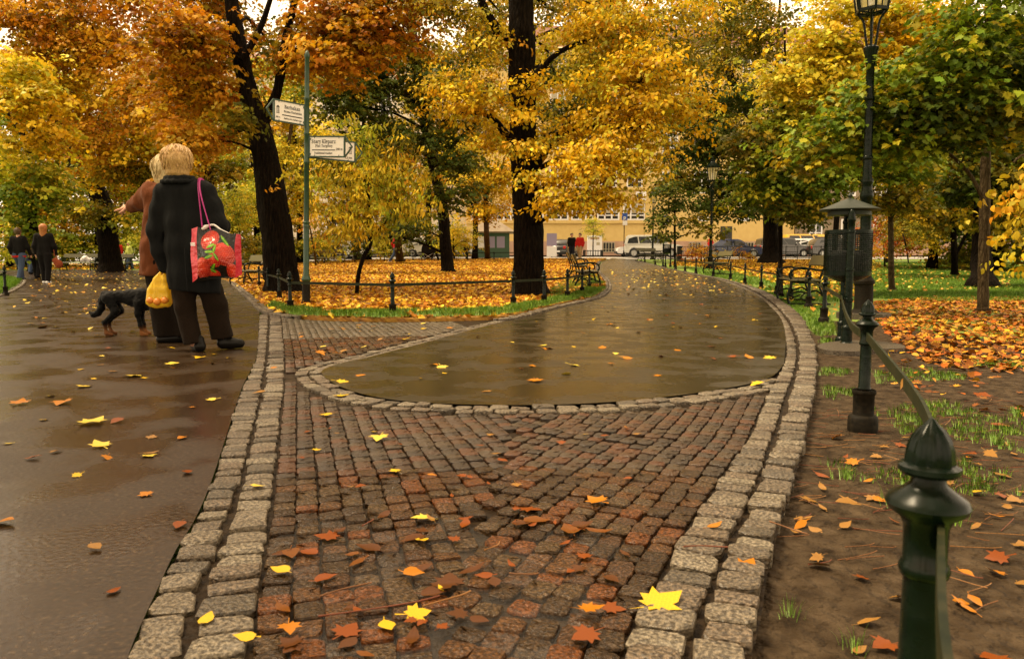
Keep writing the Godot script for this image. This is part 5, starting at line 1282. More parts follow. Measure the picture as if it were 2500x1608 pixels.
# ------------------------------------------------------------------ cars
# side: outline of the body in (x forward, y up); glass: the window band
func car(label: String, at: Vector3, turn: float, paint: Material, L: float, W: float, H: float, style: String, tall := 0.0) -> Node3D:
	var c := thing("parked_car", label, "car", at, turn, "cars parked along the street")
	var r := 0.31 + tall * 0.06
	var sill := 0.26 + tall * 0.1
	var belt := H * 0.60
	var hl := L * 0.5
	var roof := []
	match style:
		"suv": roof = [Vector2(-hl + 0.02, belt), Vector2(-hl + 0.16, H - 0.10), Vector2(-hl + 0.32, H), Vector2(0.35, H), Vector2(0.55, H - 0.04), Vector2(hl - 1.02, belt + 0.03)]
		"sedan": roof = [Vector2(-hl + 0.55, belt + 0.05), Vector2(-hl + 1.25, H - 0.05), Vector2(-hl + 1.6, H), Vector2(0.25, H - 0.01), Vector2(0.5, H - 0.07), Vector2(hl - 1.15, belt + 0.02)]
		"van": roof = [Vector2(-hl + 0.02, belt), Vector2(-hl + 0.06, H - 0.06), Vector2(-hl + 0.2, H), Vector2(hl - 1.3, H), Vector2(hl - 1.1, H - 0.08), Vector2(hl - 0.5, belt)]
		_: roof = [Vector2(-hl + 0.08, belt + 0.06), Vector2(-hl + 0.42, H - 0.08), Vector2(-hl + 0.65, H), Vector2(0.25, H), Vector2(0.45, H - 0.05), Vector2(hl - 0.95, belt + 0.02)]
	# lower body, with wheel arches cut out of the outline
	var o := PackedVector2Array()
	var wx := [-hl + 0.80, hl - 0.82]
	o.append(Vector2(-hl + 0.04, sill + 0.05))
	for w in wx:
		o.append(Vector2(w - r - 0.07, sill))
		for i in 7:
			var a := PI - PI * i / 6.0
			o.append(Vector2(w + cos(a) * (r + 0.06), maxf(sill, r + sin(a) * (r + 0.06))))
		o.append(Vector2(w + r + 0.07, sill))
	o.append_array(PackedVector2Array([Vector2(hl - 0.05, sill + 0.02), Vector2(hl, sill + 0.25), Vector2(hl - 0.06, belt - 0.16), Vector2(hl - 0.28, belt - 0.06), Vector2(hl - 1.1, belt + 0.02), Vector2(0, belt + 0.04), Vector2(-hl + 0.5, belt + 0.05), Vector2(-hl + 0.05, belt + 0.04), Vector2(-hl, belt - 0.2)]))
	var bm := MB.new()
	body_shell(bm, o, W, 0.90, sill, belt + 0.05)
	part("body", bm.done(), paint, c)
	# cabin: painted frame with dark glass set into it
	var cab := PackedVector2Array(roof)
	cab.append(Vector2(hl - 1.02, belt)); cab.append(Vector2(-hl + 0.1, belt))
	var cm := MB.new()
	body_shell(cm, cab, W * 0.94, 0.80, belt, H)
	part("cabin", cm.done(), paint, c)
	var n := roof.size()
	var g0: Vector2 = roof[0]; var g1: Vector2 = roof[n - 1]
	for s in [-1, 1]:
		var lo := belt + 0.06
		var hi := H - 0.13
		var xb := lerpf(g0.x, roof[2].x, 0.55) + 0.1; var xf0 := g1.x - 0.12
		var xt0: float = roof[2].x + 0.08; var xt1: float = roof[n - 2].x - 0.08
		var cuts := [[0.0, 0.28], [0.315, 0.64], [0.675, 1.0]] if style != "sedan" else [[0.06, 0.45], [0.49, 1.0]]
		for q in cuts:
			var gm := MB.new()
			var pts := []
			for u in [[q[0], 0.0], [q[1], 0.0], [q[1], 1.0], [q[0], 1.0]]:
				var x := lerpf(lerpf(xb, xf0, u[0]), lerpf(xt0, xt1, u[0]), u[1])
				var yv := lerpf(lo, hi, u[1])
				var k := lerpf(1.0, 0.80, clampf((yv - belt) / (H - belt), 0, 1))
				pts.append(Vector3(x, yv, s * (W * 0.47 * k + 0.012)))
			var inn := Vector3(0, belt, 0)
			gm.quad_out(pts[0], pts[1], pts[2], pts[3], inn)
			part("side_window", gm.done(), mats.car_glass, c)
	for e in 2:
		var a: Vector2 = roof[0] if e == 0 else roof[n - 1]
		var b: Vector2 = roof[2] if e == 0 else roof[n - 2]
		if e == 0 and style == "suv": b = roof[1]
		var gm := MB.new()
		var p0 := a.lerp(b, 0.14); var p1 := a.lerp(b, 0.88)
		var out := Vector2(-0.02, 0.012) if e == 0 else Vector2(0.02, 0.02)
		var k0 := W * 0.41; var k1 := W * 0.355
		gm.quad_out(Vector3(p0.x + out.x, p0.y + out.y, -k0), Vector3(p0.x + out.x, p0.y + out.y, k0), Vector3(p1.x + out.x, p1.y + out.y, k1), Vector3(p1.x + out.x, p1.y + out.y, -k1), Vector3(0, belt, 0))
		part("rear_window" if e == 0 else "windscreen", gm.done(), mats.car_glass, c)
	# wheels
	for w in wx:
		for s in [-1, 1]:
			var tm := MB.new()
			tm.lathe([[r * 0.62, -0.1], [r * 0.9, -0.105], [r, -0.07], [r, 0.07], [r * 0.9, 0.105], [r * 0.62, 0.1]], 20)
			var t := part("wheel", tm.done(), mats.tyre, c)
			t.position = Vector3(w, r, s * (W * 0.5 - 0.11)); t.rotation.x = PI / 2
			var rm := MB.new()
			rm.lathe([[0.0, -0.06], [r * 0.63, -0.06], [r * 0.66, 0.09], [r * 0.58, 0.06], [r * 0.5, 0.02], [0.0, 0.02]], 20)
			for i in 5:
				var a := TAU * i / 5.0
				rm.bar(Vector3(cos(a) * r * 0.08, 0.05, sin(a) * r * 0.08), Vector3(cos(a) * r * 0.56, 0.06, sin(a) * r * 0.56), 0.05, 0.03)
			var rim := part("rim", rm.done(), mats.rim, t)
			if s < 0: rim.rotation.x = PI
	# lamps, bumpers, plates, mirrors
	for s in [-1, 1]:
		slab("tail_lamp", c, -hl - 0.012, -hl + 0.10, belt - 0.22, belt + 0.0, s * W * 0.36 - 0.11, s * W * 0.36 + 0.11, mats.lamp_red, 0.02)
		slab("headlamp", c, hl - 0.16, hl - 0.022, belt - 0.27, belt - 0.13, s * W * 0.36 - 0.14, s * W * 0.36 + 0.14, mats.lamp_clear, 0.02)
		slab("mirror", c, hl - 1.5, hl - 1.36, belt + 0.04, belt + 0.17, s * (W * 0.5 + 0.06) - 0.06, s * (W * 0.5 + 0.06) + 0.06, paint, 0.03)
		slab("door_handle", c, -0.15, 0.02, belt - 0.10, belt - 0.07, s * (W * 0.5 + 0.005) - 0.012, s * (W * 0.5 + 0.005) + 0.012, mats.plastic_dark)
		slab("sill_trim", c, -hl + 1.3, hl - 1.3, sill + 0.1, sill + 0.17, s * (W * 0.5 + 0.003) - 0.012, s * (W * 0.5 + 0.003) + 0.012, mats.plastic_dark)
	slab("bumper", c, -hl - 0.05, -hl + 0.12, sill + 0.02, sill + 0.24, -W * 0.46, W * 0.46, mats.plastic_dark, 0.04)
	slab("bumper", c, hl - 0.12, hl + 0.04, sill + 0.0, sill + 0.2, -W * 0.45, W * 0.45, mats.plastic_dark, 0.04)
	slab("number_plate", c, -hl - 0.065, -hl - 0.052, sill + 0.10, sill + 0.21, -0.26, 0.26, mats.frame_white)
	slab("floor_pan", c, -hl + 0.15, hl - 0.15, 0.18, sill + 0.02, -W * 0.40, W * 0.40, mats.plastic_dark)
	return c

# an outline in x, y swept across the car, drawn in towards the edges and towards the roof
func body_shell(m: MB, o: PackedVector2Array, W: float, taper: float, y0: float, y1: float):
	var rings := []
	var cols := [[-1.0, 0.93], [-0.96, 0.985], [0.0, 1.0], [0.96, 0.985], [1.0, 0.93]]
	var cen := Vector2.ZERO
	for p in o: cen += p / o.size()
	for q in cols:
		var ring := []
		for p in o:
			var f := clampf((p.y - y0) / (y1 - y0), 0.0, 1.0)
			var k := lerpf(1.0, taper, f * f)
			ring.append(Vector3(cen.x + (p.x - cen.x) * lerpf(0.985, 1.0, (q[1] - 0.93) / 0.07), p.y if p.y < y1 - 0.01 else p.y - (1.0 - q[1]) * 0.25, q[0] * W * 0.5 * k))
		rings.append(ring)
	var ccw := not Geometry2D.is_polygon_clockwise(o)
	for j in 4:
		for i in o.size():
			var i2 := (i + 1) % o.size()
			var d := o[i2] - o[i]
			var nrm := Vector3(d.y, -d.x, 0).normalized() * (1.0 if ccw else -1.0)
			var c: Vector3 = (rings[j][i] + rings[j + 1][i2]) * 0.5 - nrm * 0.1
			m.quad_out(rings[j][i], rings[j][i2], rings[j + 1][i2], rings[j + 1][i], c, 5)
	var idx := Geometry2D.triangulate_polygon(o)
	for e in [0, 4]:
		for i in range(0, idx.size(), 3):
			m.tri_out(rings[e][idx[i]], rings[e][idx[i + 1]], rings[e][idx[i + 2]], rings[2][idx[i]] * Vector3(1, 1, 0), 6)

func build_cars():
	car("silver four wheel drive car side on behind the street lamp", on(11.007, -58.5), deg_to_rad(-16), mats.car_silver, 4.4, 1.78, 1.74, "suv", 1.0)
	car("white small car half hidden behind the silver one", on(10.573, -62.5), PI, mats.car_white, 3.9, 1.68, 1.42, "hatch")
	car("dark hatchback seen from behind beside the two standing men", on(4.402, -63.0), deg_to_rad(68), mats.car_black, 3.9, 1.72, 1.42, "hatch")
	car("dark blue saloon car facing right behind the fence", on(16.848, -57.5), deg_to_rad(-6), mats.car_navy, 4.5, 1.75, 1.42, "sedan")
	car("black estate car to the right of the big maple trunk", on(22.019, -61.0), 0.05, mats.car_graphite, 4.3, 1.75, 1.55, "suv")
	car("white hatchback behind the black estate car", on(25.212, -64.0), deg_to_rad(-12), mats.car_white, 3.8, 1.7, 1.5, "hatch")
	car("dark car at the right end of the parked row", on(25.937, -60.5), 0.0, mats.car_graphite, 4.2, 1.75, 1.5, "hatch")
	car("yellow van parked in front of the grey stone house", on(26.904, -68.2), 0.0, mats.car_taxi, 4.6, 1.8, 2.0, "van")
	car("pale grey car seen behind the pram", on(-6.549, -60.0), 0.0, mats.car_silver, 4.2, 1.75, 1.5, "hatch")
	car("white car between the leaning maple and the yellow shrub", on(-4.126, -61.0), PI, mats.car_white, 4.2, 1.75, 1.42, "sedan")
	car("white car behind the shrubs to the left of the runner", on(-11.221, -60.5), 0.0, mats.car_white, 4.3, 1.75, 1.45, "sedan")
	car("silver car behind the far bench", on(-14.564, -60.5), PI, mats.car_silver, 4.3, 1.75, 1.5, "hatch")
	car("red car behind the stout trunk by the far bench", on(-18.621, -61.0), 0.0, mats.car_red, 4.2, 1.75, 1.45, "hatch")

# ------------------------------------------------------------------ railings, posts, benches, lamps, bins, signs
func lettering(called: String, s: String, size: float, m: Material, parent: Node3D, at: Vector3, font := "Droid Serif", bold := false, turn := 0.0, squeeze := 1.0):
	var f := SystemFont.new()
	f.font_names = PackedStringArray([font])
	if bold: f.font_weight = 700
	var t := TextMesh.new()
	t.text = s
	t.font = f
	t.font_size = 48
	t.pixel_size = size / 48.0
	t.depth = 0.002
	t.curve_step = 1.5
	var o := part(called, t, m, parent)
	o.position = at
	o.rotation.y = turn
	o.scale.x = squeeze
	return o

func post_profile() -> Array:
	return [[0.0, -0.06], [0.066, -0.06], [0.066, 0.016], [0.060, 0.028], [0.048, 0.034], [0.046, 0.040], [0.046, 0.125], [0.050, 0.130], [0.053, 0.140], [0.050, 0.150], [0.030, 0.156], [0.0265, 0.165], [0.0245, 0.355], [0.029, 0.358], [0.0315, 0.366], [0.029, 0.374], [0.0265, 0.378], [0.0275, 0.424], [0.033, 0.436], [0.047, 0.446], [0.051, 0.454], [0.047, 0.462], [0.030, 0.473], [0.0215, 0.481], [0.0195, 0.491]]

func finial_profile() -> Array:
	return [[0.019, 0.489], [0.033, 0.493], [0.0375, 0.498], [0.037, 0.504], [0.032, 0.508], [0.0315, 0.516], [0.030, 0.527], [0.0255, 0.540], [0.018, 0.551], [0.009, 0.559], [0.004, 0.565], [0.0, 0.567]]

var post_m: ArrayMesh
var post_lo: ArrayMesh
var fin_m: ArrayMesh
var foot_m: ArrayMesh

func rail_bar(parent: Node3D, pts: Array, up := 0.40, tall := 0.038):
	var sp := smooth3(pts, 5)
	var m := MB.new()
	for i in sp.size() - 1:
		var a: Vector3 = sp[i] + Vector3(0, up, 0); var b: Vector3 = sp[i + 1] + Vector3(0, up, 0)
		var d := (b - a).normalized()
		var s := d.cross(Vector3.UP).normalized() * 0.004
		var h := Vector3(0, tall * 0.5, 0)
		var o := (a + b) * 0.5
		m.quad_out(a + s + h, b + s + h, b + s - h, a + s - h, o, 1)
		m.quad_out(a - s + h, b - s + h, b - s - h, a - s - h, o, 2)
		m.quad_out(a + s + h, b + s + h, b - s + h, a - s + h, o, 3)
		m.quad_out(a + s - h, b + s - h, b - s - h, a - s - h, o, 4)
	part("rail", m.done(), mats.rail, parent)

func iron_post(parent: Node3D, at: Vector3, turn := 0.0) -> Node3D:
	var p := part("post", post_m, mats.iron, parent)
	p.position = at
	p.rotation.y = turn
	part("finial", fin_m, mats.iron, p)
	part("base", foot_m, mats.iron_dirty, p)
	return p

func build_railings():
	var pf := post_profile()
	var m := MB.new(); m.lathe(pf.slice(9), 20); post_m = m.done()
	m = MB.new(); m.lathe(finial_profile(), 32, Vector3.ZERO, 0.17, 9, 0.506); fin_m = m.done()
	m = MB.new(); m.lathe(pf.slice(0, 11), 20); foot_m = m.done()
	# along the right kerb
	var r := thing("railing", "low green iron railing with acorn topped posts along the right kerb", "railing")
	var b1 := Vector3(0.542, -0.02, -0.95)
	var b2: Vector3 = Vector3(1.632, 0.000, -3.423)
	iron_post(r, b1, 0.2); iron_post(r, b2, 0.4)
	var b3: Vector3 = Vector3(3.885, 0.000, -9.287)
	var clamp_at: Vector3 = Vector3(3.042, 0.381, -6.900)
	clamp_at.y = 0.0
	rail_bar(r, [Vector3(0.30, 0, -0.46), Vector3(0.395, 0, -0.656), Vector3(0.555, 0, -0.94)])
	rail_bar(r, [Vector3(0.552, 0, -0.96), Vector3(0.72, 0, -1.23), Vector3(0.90, 0, -1.59), Vector3(1.04, 0, -1.91), Vector3(1.215, 0, -2.35), b2])
	rail_bar(r, [b2, Vector3(1.80, 0, -3.95), Vector3(2.40, 0, -5.4), clamp_at])
	rail_bar(r, [clamp_at, Vector3(3.50, 0, -8.2), b3])
	var rp := [Vector3(3.885, 0.000, -9.287), Vector3(4.814, 0.000, -12.121), Vector3(5.445, 0.002, -14.608), Vector3(5.828, 0.020, -16.453), Vector3(6.123, 0.049, -18.393), Vector3(6.373, 0.086, -20.492), Vector3(6.801, 0.140, -23.334), Vector3(6.860, 0.184, -25.549), Vector3(7.020, 0.247, -28.615), Vector3(6.912, 0.274, -29.953), Vector3(7.329, 0.350, -33.597), Vector3(7.517, 0.416, -36.772), Vector3(7.741, 0.497, -40.590), Vector3(8.013, 0.596, -45.271)]
	for i in rp.size():
		iron_post(r, rp[i], i * 0.7)
		if i: rail_bar(r, [rp[i - 1], rp[i]])
	# round the front of the lawn
	var l := thing("railing", "low green iron railing round the front of the leafy lawn", "railing")
	var lp := [Vector3(-10.877, 0.124, -29.040), Vector3(-8.460, 0.076, -23.730), Vector3(-6.525, 0.036, -19.324), Vector3(-5.244, 0.009, -16.083), Vector3(-4.269, 0.000, -13.722), Vector3(-3.149, 0.000, -10.607), Vector3(-1.545, 0.000, -9.665), Vector3(0.020, 0.000, -11.443), Vector3(0.523, 0.000, -12.189), Vector3(1.006, 0.000, -13.579), Vector3(1.468, 0.010, -15.660), Vector3(1.843, 0.040, -17.832)]
	for i in lp.size():
		lp[i].y = 0.02
		iron_post(l, lp[i], i * 0.9)
		if i: rail_bar(l, [lp[i - 1], lp[i]])
	# far side of the lawn
	var f := thing("railing", "thin dark railing along the far side of the lawn, near the street", "railing")
	var fp := []
	for i in 11: fp.append(on(lerpf(-16.314, 0.502, i / 10.0), lerpf(-43.0, -50.0, i / 10.0)))
	for i in fp.size():
		iron_post(f, fp[i])
		if i: rail_bar(f, [fp[i - 1], fp[i]], 0.5, 0.05)
	# far left end of the path
	var k := thing("railing", "dark railing behind the benches at the end of the left path", "railing")
	var kp := [Vector3(-29.712, 0.232, -41.498), Vector3(-27.348, 0.232, -41.498), Vector3(-25.645, 0.243, -42.597), Vector3(-23.219, 0.243, -42.597), Vector3(-20.257, 0.232, -41.498), Vector3(-17.241, 0.213, -39.459)]
	for i in kp.size():
		iron_post(k, kp[i])
		if i: rail_bar(k, [kp[i - 1], kp[i]])
	var c := thing("railing", "stub of railing with one post on the far left corner of grass", "railing")
	var cp := [Vector3(-10.564, 0.004, -15.599) + Vector3(0, 0.03, 0), Vector3(-10.875, 0.000, -14.015) + Vector3(0, 0.03, 0)]
	for q in cp: iron_post(c, q)
	rail_bar(c, [cp[0], cp[1]])
	lamp0 = null

# ---- benches: cast iron ends like bent branches, slatted seat, one broad back board
func bench(label: String, at: Vector3, turn: float, length := 1.75, leaves := 0) -> Node3D:
	var b := thing("park_bench", label, "bench", at, turn, "iron park benches along the paths")
	for s in [-0.5, 0.5]:
		var x: float = s * length * 0.86
		var m := MB.new()
		var q := func(z: float, y: float) -> Vector3: return Vector3(x, y, z)
		m.tube(smooth3([q.call(0.30, 0.0), q.call(0.335, 0.14), q.call(0.30, 0.28), q.call(0.27, 0.40), q.call(0.31, 0.50), q.call(0.27, 0.585), q.call(0.15, 0.625), q.call(0.0, 0.61), q.call(-0.16, 0.585), q.call(-0.25, 0.60)], 3), [0.026, 0.022, 0.021, 0.021, 0.021, 0.021, 0.02], 7, true, 1.0, 0.12, 3)
		m.tube(smooth3([q.call(-0.30, 0.0), q.call(-0.26, 0.12), q.call(-0.18, 0.28), q.call(-0.17, 0.40), q.call(-0.22, 0.58), q.call(-0.33, 0.84)], 3), [0.026, 0.022, 0.02], 7, true, 1.0, 0.12, 4)
		m.tube(smooth3([q.call(0.28, 0.39), q.call(0.05, 0.375), q.call(-0.17, 0.40)], 3), [0.022], 7, true, 1.0, 0.1, 5)
		m.tube(smooth3([q.call(0.32, 0.16), q.call(0.17, 0.22), q.call(0.02, 0.20), q.call(-0.12, 0.24), q.call(-0.24, 0.15)], 3), [0.017], 6, true, 1.0, 0.15, 6)
		m.tube(smooth3([q.call(0.05, 0.20), q.call(0.12, 0.12), q.call(0.02, 0.06), q.call(-0.08, 0.10)], 3), [0.014], 6, true, 1.0, 0.15, 7)
		m.tube([q.call(0.34, 0.012), q.call(-0.36, 0.012)], [0.018], 6)
		part("iron_end", m.done(), mats.iron, b)
	for i in 4:
		var sm := MB.new(); sm.box(Vector3(0, 0.415, 0.245 - i * 0.125), Vector3(length, 0.032, 0.105), Basis.IDENTITY, 0.008)
		part("seat_slat", sm.done(), mats.bench_wood, b)
	var bm := MB.new()
	bm.box(Vector3(0, 0.75, -0.275), Vector3(length, 0.19, 0.035), Basis(Vector3.RIGHT, -0.36), 0.008)
	part("back_board", bm.done(), mats.bench_wood, b)
	return b

func bench_between(label: String, near: Vector3, far: Vector3, face: Vector3):
	var mid := (near + far) * 0.5
	var d := far - near
	d.y = 0.0
	var turn := atan2(-d.z, d.x)
	var b := bench(label, Vector3(mid.x, gh(mid.x, mid.z) - 0.02, mid.z), turn)
	# the seat looks along local +z
	if (b.basis.z).dot(face) < 0.0: b.rotation.y += PI

var lamp0: Node3D

func street_lamp(label: String, at: Vector3, lean := 0.0):
	var t := thing("street_lamp", label, "lamp post", at, 0.3, "old iron street lamps in the park")
	t.rotation.z = lean
	var m := MB.new()
	m.lathe([[0.0, -0.1], [0.20, -0.1], [0.20, 0.02], [0.17, 0.05], [0.13, 0.07], [0.12, 0.10], [0.118, 0.40], [0.135, 0.42], [0.135, 0.46], [0.10, 0.50], [0.082, 0.55], [0.078, 0.60]], 18)
	part("pedestal", m.done(), mats.iron_dirty, t)
	m = MB.new()
	m.lathe([[0.078, 0.58], [0.074, 0.70], [0.072, 0.74], [0.085, 0.76], [0.085, 0.80], [0.072, 0.82], [0.070, 1.55], [0.082, 1.57], [0.088, 1.61], [0.082, 1.65], [0.070, 1.68], [0.068, 1.75], [0.080, 1.78], [0.080, 1.82], [0.060, 1.86], [0.057, 2.08], [0.066, 2.09], [0.068, 2.11], [0.066, 2.13], [0.056, 2.14], [0.054, 2.86], [0.063, 2.87], [0.065, 2.89], [0.063, 2.91], [0.053, 2.92], [0.050, 3.30], [0.060, 3.32], [0.062, 3.36], [0.066, 3.38], [0.078, 3.46], [0.095, 3.52], [0.098, 3.55], [0.07, 3.57], [0.03, 3.58], [0.0, 3.58]], 18, Vector3.ZERO)
	part("pole", m.done(), mats.iron, t)
	# lantern: six leaning panes between ribs, carried on four stays
	m = MB.new()
	for i in 4:
		var a := TAU * (i + 0.5) / 4.0
		var d := Vector3(cos(a), 0, sin(a))
		m.tube(smooth3([d * 0.05 + Vector3(0, 3.56, 0), d * 0.075 + Vector3(0, 3.74, 0), d * 0.10 + Vector3(0, 3.90, 0), d * 0.17 + Vector3(0, 4.0, 0)], 3), [0.020, 0.016, 0.016], 7)
	part("stay", m.done(), mats.iron, t)
	var y0 := 4.02
	var y1 := 4.62
	var r0 := 0.195
	var r1 := 0.295
	m = MB.new()
	var g := MB.new()
	for i in 6:
		var a := TAU * i / 6.0; var a2 := TAU * (i + 1) / 6.0
		var lo := Vector3(cos(a) * r0, y0, sin(a) * r0); var hi := Vector3(cos(a) * r1, y1, sin(a) * r1)
		var lo2 := Vector3(cos(a2) * r0, y0, sin(a2) * r0); var hi2 := Vector3(cos(a2) * r1, y1, sin(a2) * r1)
		m.bar(lo, hi, 0.026, 0.026); m.bar(lo, lo2, 0.04, 0.03); m.bar(hi, hi2, 0.04, 0.035)
		m.bar(lo.lerp(lo2, 0.5), hi.lerp(hi2, 0.5), 0.012, 0.012)
		g.quad_out(lo * Vector3(.97, 1, .97), lo2 * Vector3(.97, 1, .97), hi2 * Vector3(.97, 1, .97), hi * Vector3(.97, 1, .97), Vector3(0, 4.3, 0))
	for i in 6:
		var a := TAU * i / 6.0
		m.bar(Vector3(0, 3.99, 0), Vector3(cos(a) * r0, 4.01, sin(a) * r0), 0.02, 0.02)
	part("lantern_frame", m.done(), mats.iron, t)
	part("lantern_glass", g.done(), mats.lantern_glass, t)
	m = MB.new()
	m.lathe([[0.34, 4.61], [0.345, 4.65], [0.30, 4.68], [0.20, 4.80], [0.13, 4.86], [0.12, 4.90], [0.14, 4.92], [0.14, 4.95], [0.07, 5.0], [0.03, 5.02], [0.035, 5.06], [0.02, 5.09], [0.0, 5.16]], 6)
	part("lantern_roof", m.done(), mats.iron, t)
	m = MB.new()
	m.lathe([[0.0, 4.08], [0.05, 4.09], [0.055, 4.2], [0.05, 4.34], [0.02, 4.38], [0.0, 4.38]], 12)
	part("bulb", m.done(), mats.frame_white, t)
	return t

# ---- litter bin under a little conical roof
func bin(label: String, at: Vector3, turn: float, fine := true):
	var t := thing("litter_bin", label, "bin", at, turn, "roofed litter bins of perforated iron")
	for s in [-1, 1]:
		var m := MB.new()
		var o := Vector3(0, 0, s * 0.255)
		m.lathe([[0.0, -0.08], [0.066, -0.08], [0.066, 0.012], [0.060, 0.03], [0.046, 0.04], [0.045, 0.15], [0.05, 0.155], [0.05, 0.175], [0.036, 0.19], [0.0335, 0.40], [0.040, 0.405], [0.040, 0.43], [0.0335, 0.435], [0.033, 0.68], [0.039, 0.685], [0.039, 0.70], [0.033, 0.705], [0.033, 1.02], [0.039, 1.025], [0.039, 1.04], [0.031, 1.045], [0.030, 1.12], [0.037, 1.13], [0.037, 1.15], [0.03, 1.16], [0.03, 1.185], [0.027, 1.20], [0.018, 1.225], [0.006, 1.24], [0.0, 1.242]], 16, o)
		part("post", m.done(), mats.iron, t)
	# basket of perforated sheet
	var R := 0.205
	var y0 := 0.66
	var y1 := 1.04
	var m := MB.new()
	var n := 64
	var rows := 22
	if not fine: n = 24; rows = 8
	for i in n:
		var a := TAU * i / n
		var d := Vector3(cos(a), 0, sin(a))
		m.bar(Vector3(d.x * R, y0, d.z * R), Vector3(d.x * R, y1, d.z * R), 0.0065 if fine else 0.022, 0.003, d)
	part("basket_bars", m.done(), mats.iron, t).set_meta("kind", "stuff")
	m = MB.new()
	for j in rows + 1:
		var y := y0 + (y1 - y0) * j / rows
		var w: float = 0.006 if fine else 0.022
		if j == 0 or j == rows: w = 0.03
		m.lathe([[R - 0.002, y - w * 0.5], [R + 0.002, y - w * 0.5], [R + 0.002, y + w * 0.5], [R - 0.002, y + w * 0.5], [R - 0.002, y - w * 0.5]], 40)
	part("basket_hoops", m.done(), mats.iron, t).set_meta("kind", "stuff")
	m = MB.new()
	m.lathe([[0.05, 0.57], [0.10, 0.585], [R + 0.004, 0.635], [R + 0.006, 0.675], [R - 0.006, 0.675], [R - 0.01, 0.64], [0.0, 0.60]], 28)
	part("basket_bottom", m.done(), mats.iron, t)
	m = MB.new()
	m.lathe([[0.0, 0.66], [R * 0.9, 0.66], [R * 0.93, 0.82], [R * 0.6, 0.87], [0.0, 0.84]], 16)
	part("rubbish", m.done(), mats.plastic_dark, t)
	m = MB.new()
	m.lathe([[0.19, 1.225], [0.262, 1.235], [0.268, 1.243], [0.258, 1.25], [0.17, 1.285], [0.08, 1.325], [0.02, 1.345], [0.012, 1.352], [0.016, 1.36], [0.021, 1.372], [0.016, 1.385], [0.006, 1.395], [0.0, 1.41]], 28)
	m.lathe([[0.0, 1.19], [0.19, 1.19], [0.19, 1.23], [0.0, 1.23]], 28)
	part("roof", m.done(), mats.roof_metal, t)

func sign_board(parent: Node3D, y: float, dirv: Vector3, length: float, tall: float, lines: Array, icon_at: float, arrow: bool):
	# dirv: from the pole outwards, in the ground plane; written on the side that faces the camera
	var b := Node3D.new(); b.name = "sign_board"; parent.add_child(b, true)
	var x := dirv.normalized()
	var nrm := Vector3(-x.z, 0, x.x)
	if nrm.z < 0.0: nrm = -nrm
	var right := Vector3.UP.cross(nrm)
	b.basis = Basis(right, Vector3.UP, nrm)
	b.position = Vector3(0, y, 0)
	var sgn := signf(right.dot(x))
	var c0 := 0.06
	var mid := sgn * (c0 + length * 0.5)
	var m := MB.new(); m.box(Vector3(mid, 0, 0), Vector3(length, tall, 0.016)); part("panel", m.done(), mats.sign_white, b)
	m = MB.new()
	for s in [-1, 1]:
		m.box(Vector3(mid, s * (tall * 0.5 + 0.011), 0), Vector3(length + 0.044, 0.022, 0.03))
		m.box(Vector3(mid + s * (length * 0.5 + 0.011), 0, 0), Vector3(0.022, tall, 0.03))
	for s in [-1, 1]:
		for e in [0.14, 0.86]: m.box(Vector3(sgn * (c0 + length * e), s * (tall * 0.5 - 0.008), 0.011), Vector3(0.009, 0.022, 0.006))
	if arrow:
		var xa := sgn * (c0 + length + 0.02)
		m.bar(Vector3(xa, tall * 0.5 + 0.01, 0), Vector3(xa + sgn * 0.12, 0, 0), 0.02, 0.022)
		m.bar(Vector3(xa, -tall * 0.5 - 0.01, 0), Vector3(xa + sgn * 0.12, 0, 0), 0.02, 0.022)
	for s in [-0.4, 0.4]: m.box(Vector3(sgn * 0.03, s * tall, 0), Vector3(0.09, 0.03, 0.035))
	part("frame", m.done(), mats.iron_green, b)
	for q in lines:
		if q[0] == "-":
			var lm := MB.new(); lm.box(Vector3(mid + q[2], q[1], 0.0095), Vector3(q[3], 0.015, 0.003)); part("rule", lm.done(), mats.sign_black, b)
		else:
			lettering("lettering", q[0], q[3], mats.sign_black, b, Vector3(mid + q[2], q[1], 0.0095), q[4], true, 0.0, q[5])
	if icon_at > -9.0:
		# little gatehouse pictogram
		var im := MB.new()
		im.box(Vector3(mid + icon_at, 0.055, 0.0095), Vector3(0.055, 0.006, 0.003)); im.box(Vector3(mid + icon_at, -0.035, 0.0095), Vector3(0.055, 0.006, 0.003))
		for e in [-0.022, -0.006, 0.009, 0.022]: im.box(Vector3(mid + icon_at + e, 0.01, 0.0095), Vector3(0.004, 0.084, 0.003))
		im.tri(Vector3(mid + icon_at - 0.03, 0.06, 0.011), Vector3(mid + icon_at, 0.085, 0.011), Vector3(mid + icon_at + 0.03, 0.06, 0.011))
		part("pictogram", im.done(), mats.sign_black, b)

